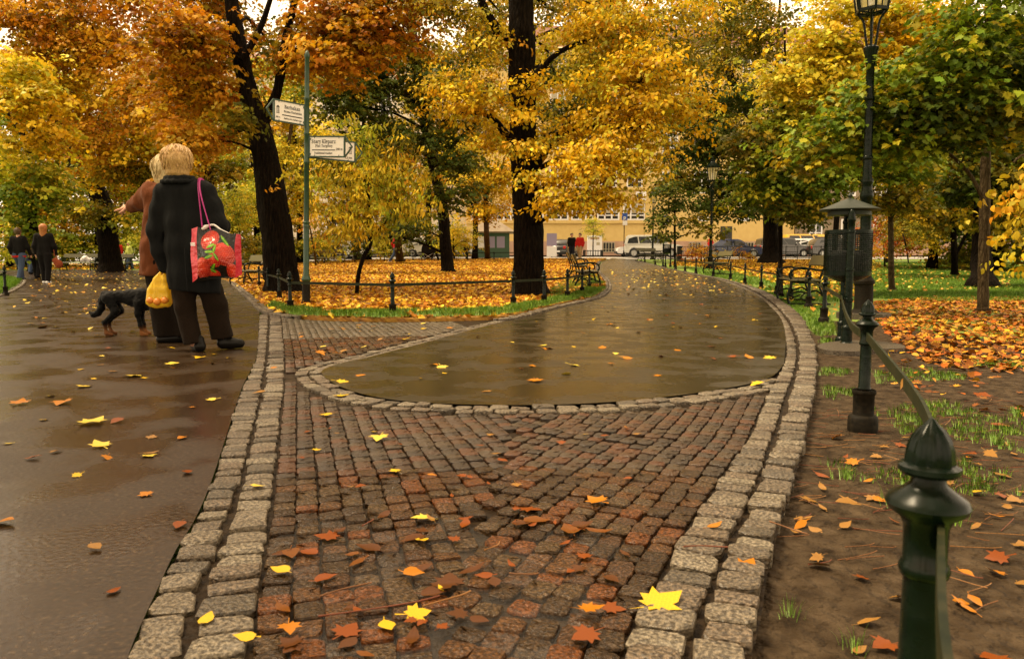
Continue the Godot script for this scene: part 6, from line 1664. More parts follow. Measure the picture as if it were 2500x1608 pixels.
func build_furniture():
	# lamps
	street_lamp("tall green iron street lamp beside the litter bin on the right", Vector3(4.838, 0.000, -10.274), 0.018)
	street_lamp("dark street lamp beside the second bench on the right", on(9.352, -35.4))
	street_lamp("small distant street lamp in front of the silver car", on(10.288, -55.0))
	# bins
	var p0: Vector3 = Vector3(3.044, 0.000, -6.755); var p1: Vector3 = Vector3(3.231, 0.000, -7.285)
	var pm := (p0 + p1) * 0.5
	var bt := atan2(p0.x - p1.x, p0.z - p1.z)
	bin("round perforated iron litter bin with a conical roof by the right kerb", Vector3(pm.x, -0.035, pm.z), bt)
	bin("dark roofed litter bin far off in front of the silver car", Vector3(7.725, 0.431, -37.478), 0.6, false)
	bin("dark litter bin by the far railing left of the kiosk", on(-3.043, -50.5), 0.2, false)
	var box := thing("utility_box", "narrow dark green utility box behind the far litter bin", "box", on(10.256, -46.0))
	slab("cabinet", box, -0.15, 0.15, -0.05, 0.9, -0.12, 0.12, mats.iron_black, 0.02)
	slab("lid", box, -0.17, 0.17, 0.9, 0.95, -0.14, 0.14, mats.iron_black, 0.02)
	# stone slab that the bin stands behind
	var sl := thing("stone_slab", "broken flat stone slab half sunk in the soil at the foot of the bin", "stone", Vector3.ZERO)
	var so := smooth([Vector2(2.693, -6.550), Vector2(2.915, -6.826), Vector2(3.217, -6.972), Vector2(3.422, -6.898), Vector2(3.483, -6.651), Vector2(3.346, -6.357), Vector2(3.038, -6.265), Vector2(2.827, -6.117), Vector2(2.629, -6.235)], 3, true)
	part("slab", sheet(so, -0.005, 0.4, 0.06), mats.granite2, sl)
	var pd := thing("stone_slab", "worn stone plinth under the tall street lamp", "stone", Vector3.ZERO)
	var lb: Vector3 = Vector3(4.838, 0.000, -10.274)
	var po := PackedVector2Array()
	for i in 10: po.append(Vector2(lb.x + cos(TAU * i / 10.0) * 0.36, lb.z + sin(TAU * i / 10.0) * 0.33))
	part("slab", sheet(po, 0.02, 0.5, 0.12), mats.granite2, pd)
	# benches
	bench_between("iron park bench on the right beside the litter bin, seen from its end", Vector3(5.014, 0.076, -12.600), Vector3(5.402, 0.067, -14.300), Vector3(-1, 0, 0))
	bench_between("iron park bench on the right in front of the second lamp post", Vector3(7.618, 0.229, -27.000), Vector3(7.610, 0.296, -28.600), Vector3(-1, 0, 0.5))
	bench_between("distant iron bench on the right under the distant street lamp", Vector3(7.932, 0.646, -46.000), Vector3(9.002, 0.644, -46.800), Vector3(-0.5, 0, 1))
	bench_between("iron bench at the end of the lawn facing the right path, nearer one", Vector3(1.819, 0.026, -18.200), Vector3(1.884, 0.045, -20.000), Vector3(1, 0, 0))
	bench_between("iron bench at the end of the lawn facing the right path, further one", Vector3(2.078, 0.096, -23.500), Vector3(2.135, 0.118, -25.300), Vector3(1, 0, 0))
	bench_between("iron bench behind the leaning trunk facing the left path", Vector3(-6.834, 0.182, -20.000), Vector3(-7.629, 0.220, -21.200), Vector3(-0.8, 0, 0.5))
	bench_between("left of the two dim benches at the end of the left path", Vector3(-22.449, 0.282, -37.500), Vector3(-20.869, 0.282, -37.500), Vector3(0, 0, 1))
	bench_between("bench in front of the thick leaning trunk at the end of the left path", Vector3(-20.422, 0.288, -37.000), Vector3(-18.862, 0.288, -37.000), Vector3(0, 0, 1))
	bench_between("bench by the far railing seen from behind, left of the stout trunk", Vector3(-11.233, 0.604, -43.000), Vector3(-9.642, 0.604, -43.000), Vector3(0, 0, -1))
	# signpost
	var s0: Vector3 = Vector3(-3.425, 0.000, -12.421)
	var sp := thing("signpost", "tall green signpost with three white direction boards on the lawn", "signpost", Vector3(s0.x, 0.02, s0.z))
	sp.rotation.z = -0.03
	var m := MB.new()
	m.lathe([[0.0, -0.1], [0.085, -0.1], [0.085, 0.015], [0.075, 0.03], [0.066, 0.045], [0.064, 0.36], [0.062, 0.37]], 18)
	part("pedestal", m.done(), mats.iron_dirty, sp)
	m = MB.new()
	m.lathe([[0.062, 0.365], [0.078, 0.385], [0.078, 0.41], [0.066, 0.425], [0.06, 0.45], [0.047, 0.47], [0.046, 1.25], [0.055, 1.26], [0.055, 1.28], [0.048, 1.29], [0.048, 1.31], [0.055, 1.32], [0.055, 1.34], [0.042, 1.35], [0.041, 2.28], [0.049, 2.29], [0.049, 2.33], [0.041, 2.34], [0.040, 2.74], [0.047, 2.75], [0.047, 2.78], [0.040, 2.79], [0.039, 3.3], [0.045, 3.31], [0.045, 3.34], [0.038, 3.35], [0.036, 3.95], [0.042, 3.96], [0.045, 4.0], [0.03, 4.05], [0.0, 4.09]], 18)
	part("pole", m.done(), mats.iron_green, sp)
	sign_board(sp, 3.05, Vector3(-0.42, 0, 0.46), 0.52, 0.30, [["Barbakan", 0.075, 0.05, 0.078, "Droid Serif", 0.74], ["Brama Floriańska", 0.005, 0.06, 0.048, "Droid Serif", 0.74], ["-", -0.055, 0.05, 0.36], ["200 m", -0.098, -0.205, 0.032, "Droid Sans", 0.8], ["Barbican & St. Florian's Gate", -0.105, 0.06, 0.034, "Droid Sans", 0.68]], -0.205, true)
	sign_board(sp, 2.56, Vector3(0.58, 0, 0.10), 0.58, 0.30, [["Stary Kleparz", 0.08, -0.055, 0.088, "Droid Serif", 0.68], ["Plac Targowy", 0.01, -0.05, 0.058, "Droid Serif", 0.76], ["-", -0.055, -0.055, 0.40], ["200 m", -0.042, 0.215, 0.05, "Droid Sans", 0.8], ["Traditional market", -0.105, -0.06, 0.046, "Droid Sans", 0.75]], -10.0, true)
	sign_board(sp, 2.55, Vector3(0.60, 0, -0.36), 0.74, 0.30, [["-", -0.055, -0.055, 0.5], ["1,5 km", -0.105, 0.27, 0.05, "Droid Sans", 0.8]], 0.30, true)

# ------------------------------------------------------------------ bodies: capsules melted together, then meshed as surface nets
class Flesh:
	var prims := []      # [a, b, ra, rb, squash z]
	var cuts := []       # [normal, distance]: keeps what lies below the plane
	var soft := 0.03
	var ruffle := 0.0
	var ruffle_scale := Vector3(9, 3, 9)
	var tint: Callable
	var noise := FastNoiseLite.new()
	func add(a: Vector3, b: Vector3, ra: float, rb: float, squash := 1.0):
		prims.append([a, b, ra, rb, squash])
		return self
	func chain(pts: Array, rad: Array, squash := 1.0):
		for i in pts.size() - 1: add(pts[i], pts[i + 1], rad[i], rad[i + 1], squash)
		return self
	func mesh(cell: float) -> ArrayMesh:
		var lo := Vector3(1e9, 1e9, 1e9)
		var hi := -lo
		for p in prims:
			var r: float = maxf(p[2], p[3]) + soft + cell * 2.0 + ruffle
			lo = lo.min(p[0] - Vector3(r, r, r)).min(p[1] - Vector3(r, r, r))
			hi = hi.max(p[0] + Vector3(r, r, r)).max(p[1] + Vector3(r, r, r))
		var n := Vector3i(((hi - lo) / cell).ceil()) + Vector3i.ONE
		var f := PackedFloat32Array()
		f.resize(n.x * n.y * n.z)
		f.fill(1.0)
		var k := soft
		for p in prims:
			var a: Vector3 = p[0]; var b: Vector3 = p[1]
			var ra: float = p[2]; var rb: float = p[3]; var sq: float = p[4]
			var R := maxf(ra, rb) + k + cell * 2.0
			var i0 := Vector3i(((a.min(b) - Vector3(R, R, R) - lo) / cell).floor()).clamp(Vector3i.ZERO, n - Vector3i.ONE)
			var i1 := Vector3i(((a.max(b) + Vector3(R, R, R) - lo) / cell).ceil()).clamp(Vector3i.ZERO, n - Vector3i.ONE)
			var inv := 1.0 / sq
			var sa := Vector3(a.x, a.y, a.z * inv); var sb := Vector3(b.x, b.y, b.z * inv)
			var ab := sb - sa
			var l2 := maxf(ab.length_squared(), 1e-9)
			for z in range(i0.z, i1.z + 1):
				var pz := (lo.z + z * cell) * inv
				for y in range(i0.y, i1.y + 1):
					var py := lo.y + y * cell
					var row := (z * n.y + y) * n.x
					for x in range(i0.x, i1.x + 1):
						var q := Vector3(lo.x + x * cell, py, pz) - sa
						var t := clampf(q.dot(ab) / l2, 0.0, 1.0)
						var d := (q - ab * t).length() - lerpf(ra, rb, t)
						if sq < 1.0: d *= 0.85
						var o := f[row + x]
						if absf(o - d) < k:
							var h := k - absf(o - d)
							f[row + x] = minf(o, d) - h * h * 0.25 / k
						elif d < o:
							f[row + x] = d
		if ruffle > 0.0 or cuts.size():
			noise.frequency = 1.0
			noise.fractal_octaves = 2
			for z in n.z:
				for y in n.y:
					for x in n.x:
						var id := (z * n.y + y) * n.x + x
						if absf(f[id]) < cell * 3.0 + ruffle or cuts.size():
							var q := lo + Vector3(x, y, z) * cell
							if ruffle > 0.0 and absf(f[id]) < cell * 3.0 + ruffle: f[id] += noise.get_noise_3dv(q * ruffle_scale) * ruffle
							for c in cuts: f[id] = maxf(f[id], (c[0] as Vector3).dot(q) - c[1])
		# surface nets
		var ids := PackedInt32Array()
		ids.resize(f.size())
		ids.fill(-1)
		var v := PackedVector3Array()
		var nx := n.x
		var nxy := n.x * n.y
		var offs := [0, 1, nx, nx + 1, nxy, nxy + 1, nxy + nx, nxy + nx + 1]
		var pos := [Vector3(0, 0, 0), Vector3(1, 0, 0), Vector3(0, 1, 0), Vector3(1, 1, 0), Vector3(0, 0, 1), Vector3(1, 0, 1), Vector3(0, 1, 1), Vector3(1, 1, 1)]
		var edges := [[0, 1], [2, 3], [4, 5], [6, 7], [0, 2], [1, 3], [4, 6], [5, 7], [0, 4], [1, 5], [2, 6], [3, 7]]
		var far := cell * 2.2
		for z in n.z - 1:
			for y in n.y - 1:
				var row := z * nxy + y * nx
				for x in n.x - 1:
					var id := row + x
					if absf(f[id]) > far: continue
					var m := 0
					for c in 8:
						if f[id + offs[c]] < 0.0: m |= 1 << c
					if m == 0 or m == 255: continue
					var s := Vector3.ZERO
					var cnt := 0
					for e in edges:
						var fa: float = f[id + offs[e[0]]]; var fb: float = f[id + offs[e[1]]]
						if (fa < 0.0) != (fb < 0.0):
							s += (pos[e[0]] as Vector3).lerp(pos[e[1]], fa / (fa - fb))
							cnt += 1
					ids[id] = v.size()
					v.append(lo + (Vector3(x, y, z) + s / cnt) * cell)
		var idx := PackedInt32Array()
		var axes := [[1, nx, nxy], [nx, nxy, 1], [nxy, 1, nx]]
		for z in range(1, n.z - 1):
			for y in range(1, n.y - 1):
				var row := z * nxy + y * nx
				for x in range(1, n.x - 1):
					var id := row + x
					if absf(f[id]) > far: continue
					for a in axes:
						var ins := f[id] < 0.0
						if ins == (f[id + a[0]] < 0.0): continue
						var q0 := ids[id]; var q1 := ids[id - a[1]]; var q2 := ids[id - a[1] - a[2]]; var q3 := ids[id - a[2]]
						if q0 < 0 or q1 < 0 or q2 < 0 or q3 < 0: continue
						if ins: idx.append_array([q0, q2, q1, q0, q3, q2])
						else: idx.append_array([q0, q1, q2, q0, q2, q3])
		var nn := PackedVector3Array()
		nn.resize(v.size())
		for i in range(0, idx.size(), 3):
			var a := v[idx[i]]; var b := v[idx[i + 1]]; var c := v[idx[i + 2]]
			var fn := (a - c).cross(a - b)
			nn[idx[i]] += fn; nn[idx[i + 1]] += fn; nn[idx[i + 2]] += fn
		for i in nn.size(): nn[i] = nn[i].normalized()
		var arr := []
		arr.resize(Mesh.ARRAY_MAX)
		arr[Mesh.ARRAY_VERTEX] = v
		arr[Mesh.ARRAY_NORMAL] = nn
		arr[Mesh.ARRAY_INDEX] = idx
		if tint.is_valid():
			var col := PackedColorArray()
			for p in v: col.append(tint.call(p))
			arr[Mesh.ARRAY_COLOR] = col
		var out := ArrayMesh.new()
		out.add_surface_from_arrays(Mesh.PRIMITIVE_TRIANGLES, arr)
		return out

func cloth(called: String, c: Vector3, rough := 0.85, sheen := 0.15) -> StandardMaterial3D:
	var m := textured(called, ntex(0.05, [lin(c.x * .75, c.y * .75, c.z * .75), lin(c.x, c.y, c.z), lin(c.x * 1.25, c.y * 1.25, c.z * 1.25)], 256, 4, 7 + called.length()), rough, 6.0, ntex(0.08, [0.0, 1.0], 256, 3, 9), 0.12)
	m.metallic_specular = 0.14
	m.rim_enabled = true
	m.rim = sheen * 0.4
	m.rim_tint = 0.6
	return m

# a hand: palm, four fingers of different lengths and a thumb. along = towards the fingertips, back = away from the palm, thumb = the thumb's side
func hand(f: Flesh, wrist: Vector3, along: Vector3, back: Vector3, curls: Array, k := 1.0):
	var a := along.normalized()
	var b := (back - a * back.dot(a)).normalized()
	var t := a.cross(b) * k
	var s := absf(k)
	f.add(wrist - a * 0.03, wrist + a * 0.02 * s, 0.026, 0.026)
	for i in 4: f.add(wrist + a * 0.015, wrist + a * 0.078 + t * (0.026 - i * 0.0175), 0.017, 0.0125)
	var lens := [0.072, 0.080, 0.074, 0.058]
	for i in 4:
		var p := wrist + a * 0.084 + t * (0.026 - i * 0.0175)
		var c: float = curls[i]
		var d := a
		for j in 3:
			d = (a * cos(c * (j + 1) * 0.5) - b * sin(c * (j + 1) * 0.5)).normalized()
			var q: Vector3 = p + d * lens[i] * [0.45, 0.32, 0.23][j]
			f.add(p, q, 0.0092 - j * 0.0008, 0.0088 - j * 0.0010)
			p = q
	var p0 := wrist + a * 0.02 + t * 0.024
	var p1 := p0 + (a * 0.6 + t * 0.75 - b * 0.25).normalized() * 0.042
	f.add(p0, p1, 0.015, 0.011)
	f.add(p1, p1 + (a * 0.9 + t * 0.3 - b * 0.3 * curls[4]).normalized() * 0.032, 0.0105, 0.0085)

# a head with brow, nose, mouth, chin and ears; look = where the face points
func head(f: Flesh, c: Vector3, look: Vector3, s := 1.0):
	var l := Vector3(look.x, 0, look.z).normalized()
	var r := Vector3.UP.cross(l)
	var at := func(x: float, y: float, z: float) -> Vector3: return c + (r * x + Vector3.UP * y + l * z) * s
	f.add(at.call(0, 0.035, -0.018), at.call(0, 0.03, 0.02), 0.079 * s, 0.074 * s)
	f.add(at.call(0, -0.02, 0.03), at.call(0, -0.075, 0.055), 0.060 * s, 0.036 * s)
	for e in [-1, 1]:
		f.add(at.call(e * 0.032, -0.02, 0.062), at.call(e * 0.040, -0.03, 0.045), 0.025 * s, 0.03 * s)
		f.add(at.call(e * 0.045, 0.025, 0.078), at.call(e * 0.012, 0.028, 0.088), 0.011 * s, 0.011 * s)
		f.add(at.call(e * 0.078, 0.012, -0.008), at.call(e * 0.074, -0.03, 0.0), 0.014 * s, 0.009 * s)
		f.add(at.call(e * 0.031, 0.004, 0.079), at.call(e * 0.029, 0.004, 0.081), 0.011 * s, 0.011 * s)
	f.add(at.call(0, 0.012, 0.090), at.call(0, -0.024, 0.108), 0.009 * s, 0.013 * s)
	f.add(at.call(-0.018, -0.052, 0.088), at.call(0.018, -0.052, 0.088), 0.008 * s, 0.008 * s)
	f.add(at.call(-0.014, -0.062, 0.085), at.call(0.014, -0.062, 0.085), 0.008 * s, 0.008 * s)

func shoe(f: Flesh, heel: Vector3, toe: Vector3, w := 0.042):
	var d := toe - heel
	f.add(heel + Vector3(0, 0.035, 0), heel + d * 0.35 + Vector3(0, 0.04, 0), w * 0.9, w * 0.95)
	f.add(heel + d * 0.35 + Vector3(0, 0.038, 0), heel + d * 0.82 + Vector3(0, 0.03, 0), w * 0.98, w * 0.86)
	f.add(heel + Vector3(0, 0.05, 0), heel + Vector3(0, 0.10, 0), w * 0.85, w * 0.75)
	f.cuts = [[Vector3.DOWN, 0.0]]

# hair: an outer shell with waves, parted strands as thin ridges
func hair_mesh(c: Vector3, back: Vector3, drop: float, r: float, waves: float, cell := 0.008) -> ArrayMesh:
	var f := Flesh.new()
	f.soft = 0.03
	var b := Vector3(back.x, 0, back.z).normalized()
	var s := Vector3.UP.cross(b)
	f.add(c + Vector3(0, 0.04, 0) - b * 0.005, c + Vector3(0, 0.025, 0) + b * 0.035, r, r * 0.98)
	for i in 9:
		var a := (i - 4) * 0.36
		var d := b * cos(a) + s * sin(a)
		f.add(c + d * r * 0.62 + Vector3(0, 0.03, 0), c + d * r * (0.72 if absf(a) < 1.0 else 0.62) + Vector3(0, -drop, 0), 0.046, 0.026)
	f.ruffle = waves
	f.ruffle_scale = Vector3(42, 9, 42)
	return f.mesh(cell)

# single locks that spring from the crown and fall with a curl at the end
func locks(c: Vector3, back: Vector3, drop: float, r: float, n: int, seedv: int) -> ArrayMesh:
	var q := RandomNumberGenerator.new()
	q.seed = seedv
	var b := Vector3(back.x, 0, back.z).normalized()
	var s := Vector3.UP.cross(b)
	var m := MB.new()
	for i in n:
		var a := q.randf_range(-2.1, 2.1)
		var d := b * cos(a) + s * sin(a)
		var k := r * q.randf_range(0.92, 1.10)
		var top := q.randf_range(0.0, 0.85)
		var side := s * cos(a) - b * sin(a)
		var w := q.randf_range(-.04, .04)
		var pts := []
		for j in 7:
			var t := j / 6.0
			var el := lerpf(1.35 - top * 0.9, -0.25, t)
			var p := c + Vector3(0, .03, 0) + (d * cos(el) + Vector3.UP * sin(el)) * k
			if t > 0.5: p += Vector3(0, -(t - 0.5) * drop * q.randf_range(0.6, 1.0), 0) + d * 0.01 * sin(t * 9.0 + w * 90.0) - d * (t - 0.5) * 0.035
			pts.append(p + side * (w * t + 0.020 * sin(t * 5.0 + i * 0.7)))
		var g := q.randf_range(0.78, 1.18)
		m.st.set_color(Color(g, g * q.randf_range(.92, 1.04), g * q.randf_range(.8, 1.05)))
		m.tube(pts, [.004, .009, .011, .012, .011, .008, .002], 5, false, 0.55)
	return m.done()

func wool(called: String, c: Vector3) -> StandardMaterial3D:
	var m := textured(called, ntex(0.03, [lin(c.x * .35, c.y * .3, c.z * .25), lin(c.x * .8, c.y * .78, c.z * .72), lin(c.x, c.y, c.z), lin(c.x * 1.3, c.y * 1.3, c.z * 1.3)], 256, 3, 12), 0.5, 1.0, ntex(0.03, [0.0, 1.0], 256, 3, 12), 0.6)
	m.uv1_scale = Vector3(14, 2.2, 14)
	m.vertex_color_use_as_albedo = true
	return m

func build_people():
	var skin := mat("skin", lin(.52, .27, .17), 0.55)
	skin.subsurf_scatter_enabled = true
	skin.subsurf_scatter_strength = 0.1
	var leather := mat("shoe_leather", lin(.007, .006, .005), 0.3)
	leather.metallic_specular = 0.25
	var coat_black := cloth("coat_black", Vector3(.010, .0105, .011), 0.9, 0.12)
	var suede := cloth("jacket_brown", Vector3(.13, .042, .017), 0.8, 0.2)
	var trouser := cloth("trousers_dark", Vector3(.014, .009, .006), 0.85, 0.1)
	var trouser2 := cloth("trousers_black", Vector3(.010, .007, .005), 0.85, 0.1)
	var blond := wool("hair_blond", Vector3(.56, .34, .12))
	var pale := wool("hair_pale", Vector3(.66, .50, .26))
	var ginger := wool("hair_ginger", Vector3(.42, .15, .035))
	var brown := wool("hair_brown", Vector3(.09, .045, .02))

	# --- the woman in the black coat, seen from behind
	var A: Vector3 = Vector3(-2.606, 0.000, -6.146)
	var w := thing("person", "woman in a long black coat with short blond hair, a strawberry bag on her shoulder", "person", A)
	var f := Flesh.new()
	head(f, Vector3(-.105, 1.515, -.03), Vector3(-.45, 0, -1))
	f.add(Vector3(-.095, 1.50, .0), Vector3(-.07, 1.34, .0), 0.055, 0.052)
	f.chain([Vector3(-.05, 1.26, .0), Vector3(-.03, 1.02, .0), Vector3(.0, .88, .0)], [.11, .11, .12], 0.7)
	for s in [[Vector3(-.212, 1.28, 0), Vector3(-.285, .98, .015), Vector3(-.255, .70, -.03)], [Vector3(.112, 1.28, 0), Vector3(.215, 1.03, .02), Vector3(.15, 1.02, -.22)]]:
		f.chain(s, [.040, .036, .028])
		f.add(Vector3(-.06, 1.29, 0), s[0], .045, .04)
	f.chain([Vector3(-.07, .85, 0), Vector3(-.07, .38, .03), Vector3(.0, .07, .06)], [.09, .05, .035])
	f.chain([Vector3(.07, .85, 0), Vector3(.145, .40, -.04), Vector3(.19, .08, -.07)], [.09, .05, .035])
	part("body", f.mesh(0.013), skin, w)
	f = Flesh.new(); f.soft = 0.008
	hand(f, Vector3(-.252, .665, -.035), Vector3(.05, -1, -.1), Vector3(-1, 0, .15), [1.9, 1.9, 1.9, 1.8, 1.0], 0.95)
	hand(f, Vector3(.14, 1.02, -.235), Vector3(-.3, -.2, -1), Vector3(0, 1, 0), [1.2, 1.2, 1.3, 1.3, 1.0], 0.95)
	part("hand", f.mesh(0.004), skin, w)
	# coat: body, sleeves and a turned-down collar
	f = Flesh.new()
	f.soft = 0.035
	f.chain([Vector3(-.17, 1.285, .0), Vector3(.07, 1.285, .0)], [.085, .085], 0.95)
	f.chain([Vector3(-.225, 1.295, .0), Vector3(-.08, 1.385, .0), Vector3(.125, 1.295, .0)], [.062, .062, .062], 0.95)
	f.chain([Vector3(-.11, 1.28, .0), Vector3(-.10, 1.05, .005), Vector3(-.085, .85, .01), Vector3(-.075, .62, .015), Vector3(-.06, .44, .02)], [.112, .115, .122, .125, .118], 0.95)
	f.chain([Vector3(.03, 1.28, .0), Vector3(.035, 1.05, .005), Vector3(.05, .85, .01), Vector3(.075, .62, .01), Vector3(.090, .44, .0)], [.112, .112, .122, .128, .122], 0.95)
	f.chain([Vector3(-.222, 1.295, .0), Vector3(-.262, 1.15, .01), Vector3(-.292, .98, .02), Vector3(-.280, .82, .0), Vector3(-.255, .685, -.03)], [.072, .070, .064, .058, .052])
	f.chain([Vector3(.122, 1.295, .0), Vector3(.175, 1.17, .01), Vector3(.225, 1.03, .03), Vector3(.20, 1.02, -.10), Vector3(.15, 1.02, -.21)], [.076, .073, .070, .062, .054])
	f.cuts = [[Vector3(-.10, -1, 0), -.49]]
	f.ruffle = 0.010
	f.ruffle_scale = Vector3(13, 2.2, 13)
	part("coat", f.mesh(0.0135), coat_black, w)
	f = Flesh.new()
	f.soft = 0.02
	var ring_pts := []
	for i in 13:
		var a := PI * 1.5 * i / 12.0 - PI * 0.25
		ring_pts.append(Vector3(-.085 + cos(a) * .105, 1.405 - sin(a) * 0.006, sin(a) * .085 + 0.005))
	for i in 12:
		f.add(ring_pts[i], ring_pts[i + 1], .015, .015)
		var o0: Vector3 = ring_pts[i] + Vector3(0, -.03, 0) + (ring_pts[i] - Vector3(-.085, 1.405, 0.005)) * 0.30
		var o1: Vector3 = ring_pts[i + 1] + Vector3(0, -.03, 0) + (ring_pts[i + 1] - Vector3(-.085, 1.405, 0.005)) * 0.30
		f.add(o0, o1, .013, .013)
	part("collar", f.mesh(0.008), coat_black, w)
	var vm := MB.new(); vm.tube([Vector3(.0, .84, .158), Vector3(.005, .66, .160), Vector3(.01, .50, .158)], [.004, .005, .006], 5); part("coat_vent", vm.done(), coat_black, w)
	f = Flesh.new()
	f.soft = 0.03
	f.chain([Vector3(-.08, .66, .02), Vector3(-.07, .36, .04), Vector3(.005, .03, .07)], [.105, .080, .070])
	f.chain([Vector3(.08, .66, .0), Vector3(.15, .38, -.04), Vector3(.19, .08, -.07)], [.108, .086, .088])
	f.cuts = [[Vector3(0.15, -1, 0), -.065]]
	f.ruffle = 0.010
	f.ruffle_scale = Vector3(9, 4, 9)
	part("trousers", f.mesh(0.012), trouser, w)
	for q in [[Vector3(.05, 0.0, .06), Vector3(-.06, 0.0, -.09)], [Vector3(.185, .012, -.07), Vector3(.325, .012, -.17)]]:
		f = Flesh.new(); f.soft = 0.03
		shoe(f, q[0], q[1], 0.046)
		part("shoe", f.mesh(0.007), leather, w)
	part("hair", hair_mesh(Vector3(-.108, 1.53, -.015), Vector3(.35, 0, 1), .085, .098, .005), blond, w)
	part("hair_locks", locks(Vector3(-.110, 1.528, -.010), Vector3(.35, 0, 1), .13, .112, 220, 5), blond, w)

	# --- her friend in the brown jacket, pointing away
	var B: Vector3 = Vector3(-3.130, 0.000, -6.790)
	var u := thing("person", "woman in a brown suede jacket pointing with outstretched left arm", "person", B)
	f = Flesh.new()
	head(f, Vector3(.045, 1.535, -.02), Vector3(-.8, 0, -.7))
	f.add(Vector3(.04, 1.50, .0), Vector3(.03, 1.36, .0), 0.055, 0.062)
	f.chain([Vector3(.02, 1.28, .0), Vector3(.02, 1.05, .0), Vector3(.02, .88, .0)], [.11, .11, .12], 0.7)
	f.chain([Vector3(-.13, 1.36, -.02), Vector3(-.24, 1.275, -.12), Vector3(-.40, 1.235, -.20)], [.052, .042, .03])
	f.chain([Vector3(.19, 1.36, 0), Vector3(.24, 1.06, .0), Vector3(.22, .80, -.05)], [.052, .042, .03])
	for e in [-1, 1]: f.add(Vector3(.02, 1.33, 0), Vector3(.02 + e * .13, 1.33, -.01), .045, .04)
	f.chain([Vector3(-.06, .85, 0), Vector3(-.04, .45, 0), Vector3(.0, .08, 0)], [.10, .06, .04])
	f.chain([Vector3(.10, .85, 0), Vector3(.12, .45, 0), Vector3(.15, .08, 0)], [.10, .06, .04])
	part("body", f.mesh(0.013), skin, u)
	f = Flesh.new(); f.soft = 0.007
	hand(f, Vector3(-.405, 1.235, -.20), Vector3(-.92, -.10, -.25), Vector3(0.2, .8, .55), [0.15, 1.2, 1.5, 1.6, 0.6], -1.1)
	part("hand", f.mesh(0.0035), skin, u)
	f = Flesh.new()
	f.soft = 0.035
	f.chain([Vector3(-.10, 1.34, .0), Vector3(.14, 1.34, .0)], [.08, .08], 0.95)
	f.chain([Vector3(-.045, 1.30, .0), Vector3(-.06, 1.05, .0), Vector3(-.075, .85, .0), Vector3(-.095, .60, .0)], [.115, .118, .13, .14], 0.95)
	f.chain([Vector3(.09, 1.30, .0), Vector3(.10, 1.05, .0), Vector3(.12, .85, .0), Vector3(.13, .60, .0)], [.14, .14, .145, .155], 0.95)
	f.chain([Vector3(-.12, 1.36, -.02), Vector3(-.18, 1.31, -.08), Vector3(-.25, 1.272, -.12), Vector3(-.375, 1.240, -.19)], [.085, .084, .080, .060])
	f.chain([Vector3(.18, 1.37, 0), Vector3(.25, 1.06, .0), Vector3(.22, .86, -.04)], [.09, .08, .065])
	f.cuts = [[Vector3(0, -1, 0), -.60]]
	f.ruffle = 0.016
	f.ruffle_scale = Vector3(10, 5, 10)
	part("jacket", f.mesh(0.0135), suede, u)
	f = Flesh.new()
	f.soft = 0.03
	f.chain([Vector3(-.07, .72, 0), Vector3(-.05, .38, 0), Vector3(.005, .03, .0)], [.12, .112, .125])
	f.chain([Vector3(.11, .72, 0), Vector3(.13, .38, 0), Vector3(.16, .03, .0)], [.12, .11, .115])
	f.cuts = [[Vector3(0, -1, 0), -.055]]
	f.ruffle = 0.010
	part("trousers", f.mesh(0.014), trouser2, u)
	for q in [[Vector3(.09, 0.0, .02), Vector3(-.085, 0.0, .05)], [Vector3(.19, .0, -.02), Vector3(.03, .0, -.07)]]:
		f = Flesh.new(); f.soft = 0.03
		shoe(f, q[0], q[1], 0.05)
		part("shoe", f.mesh(0.008), leather, u)
	part("hair", hair_mesh(Vector3(.045, 1.555, .0), Vector3(.8, 0, .8), .11, .096, .006), pale, u)
	part("hair_locks", locks(Vector3(.035, 1.54, -.01), Vector3(.3, 0, .8), .17, .112, 170, 6), pale, u)
	part("hair", hair_mesh(Vector3(.01, 1.51, -.03), Vector3(-.6, 0, .8), .10, .075, .008), pale, u)

	# --- the dog
	var D: Vector3 = Vector3(-3.775, 0.000, -7.327)
	var dog := thing("dog", "black dog with tan paws sniffing the ground behind the yellow bag", "dog", D)
	f = Flesh.new()
	f.soft = 0.03
	f.chain([Vector3(-.165, .385, 0), Vector3(-.06, .385, 0), Vector3(.05, .365, 0), Vector3(.125, .350, 0)], [.058, .052, .068, .078], 0.8)
	f.chain([Vector3(.02, .40, 0), Vector3(.14, .415, 0)], [.05, .048], 0.8)
	f.add(Vector3(.14, .33, 0), Vector3(.17, .30, 0), .064, .054, 0.8)
	f.chain([Vector3(.17, .40, 0), Vector3(.25, .33, .01), Vector3(.31, .275, .015)], [.068, .058, .058], 0.9)
	f.add(Vector3(.32, .255, .015), Vector3(.345, .225, .02), .056, .05)
	f.add(Vector3(.355, .205, .02), Vector3(.41, .135, .025), .034, .024)
	for e in [-1, 1]:
		f.add(Vector3(.30, .30, .015 + e * .045), Vector3(.335, .255, .015 + e * .07), .020, .012)
		# hind leg: thigh, knee forward, hock back, upright shank, paw
		var zo: float = e * 0.055
		var st := 0.0 if e > 0 else 0.018
		f.chain([Vector3(-.165, .37, zo * .8), Vector3(-.085 - st, .245, zo), Vector3(-.205 - st, .135, zo), Vector3(-.185 - st, .035, zo)], [.056, .032, .017, .014])
		f.add(Vector3(-.185 - st, .026, zo), Vector3(-.135 - st, .018, zo), .019, .016)
		# foreleg
		var sx := 0.0 if e > 0 else -.022
		f.chain([Vector3(.135, .33, zo * .9), Vector3(.125 + sx, .225, zo), Vector3(.145 + sx, .105, zo), Vector3(.160 + sx, .035, zo)], [.042, .026, .017, .014])
		f.add(Vector3(.162 + sx, .026, zo), Vector3(.205 + sx, .018, zo), .020, .016)
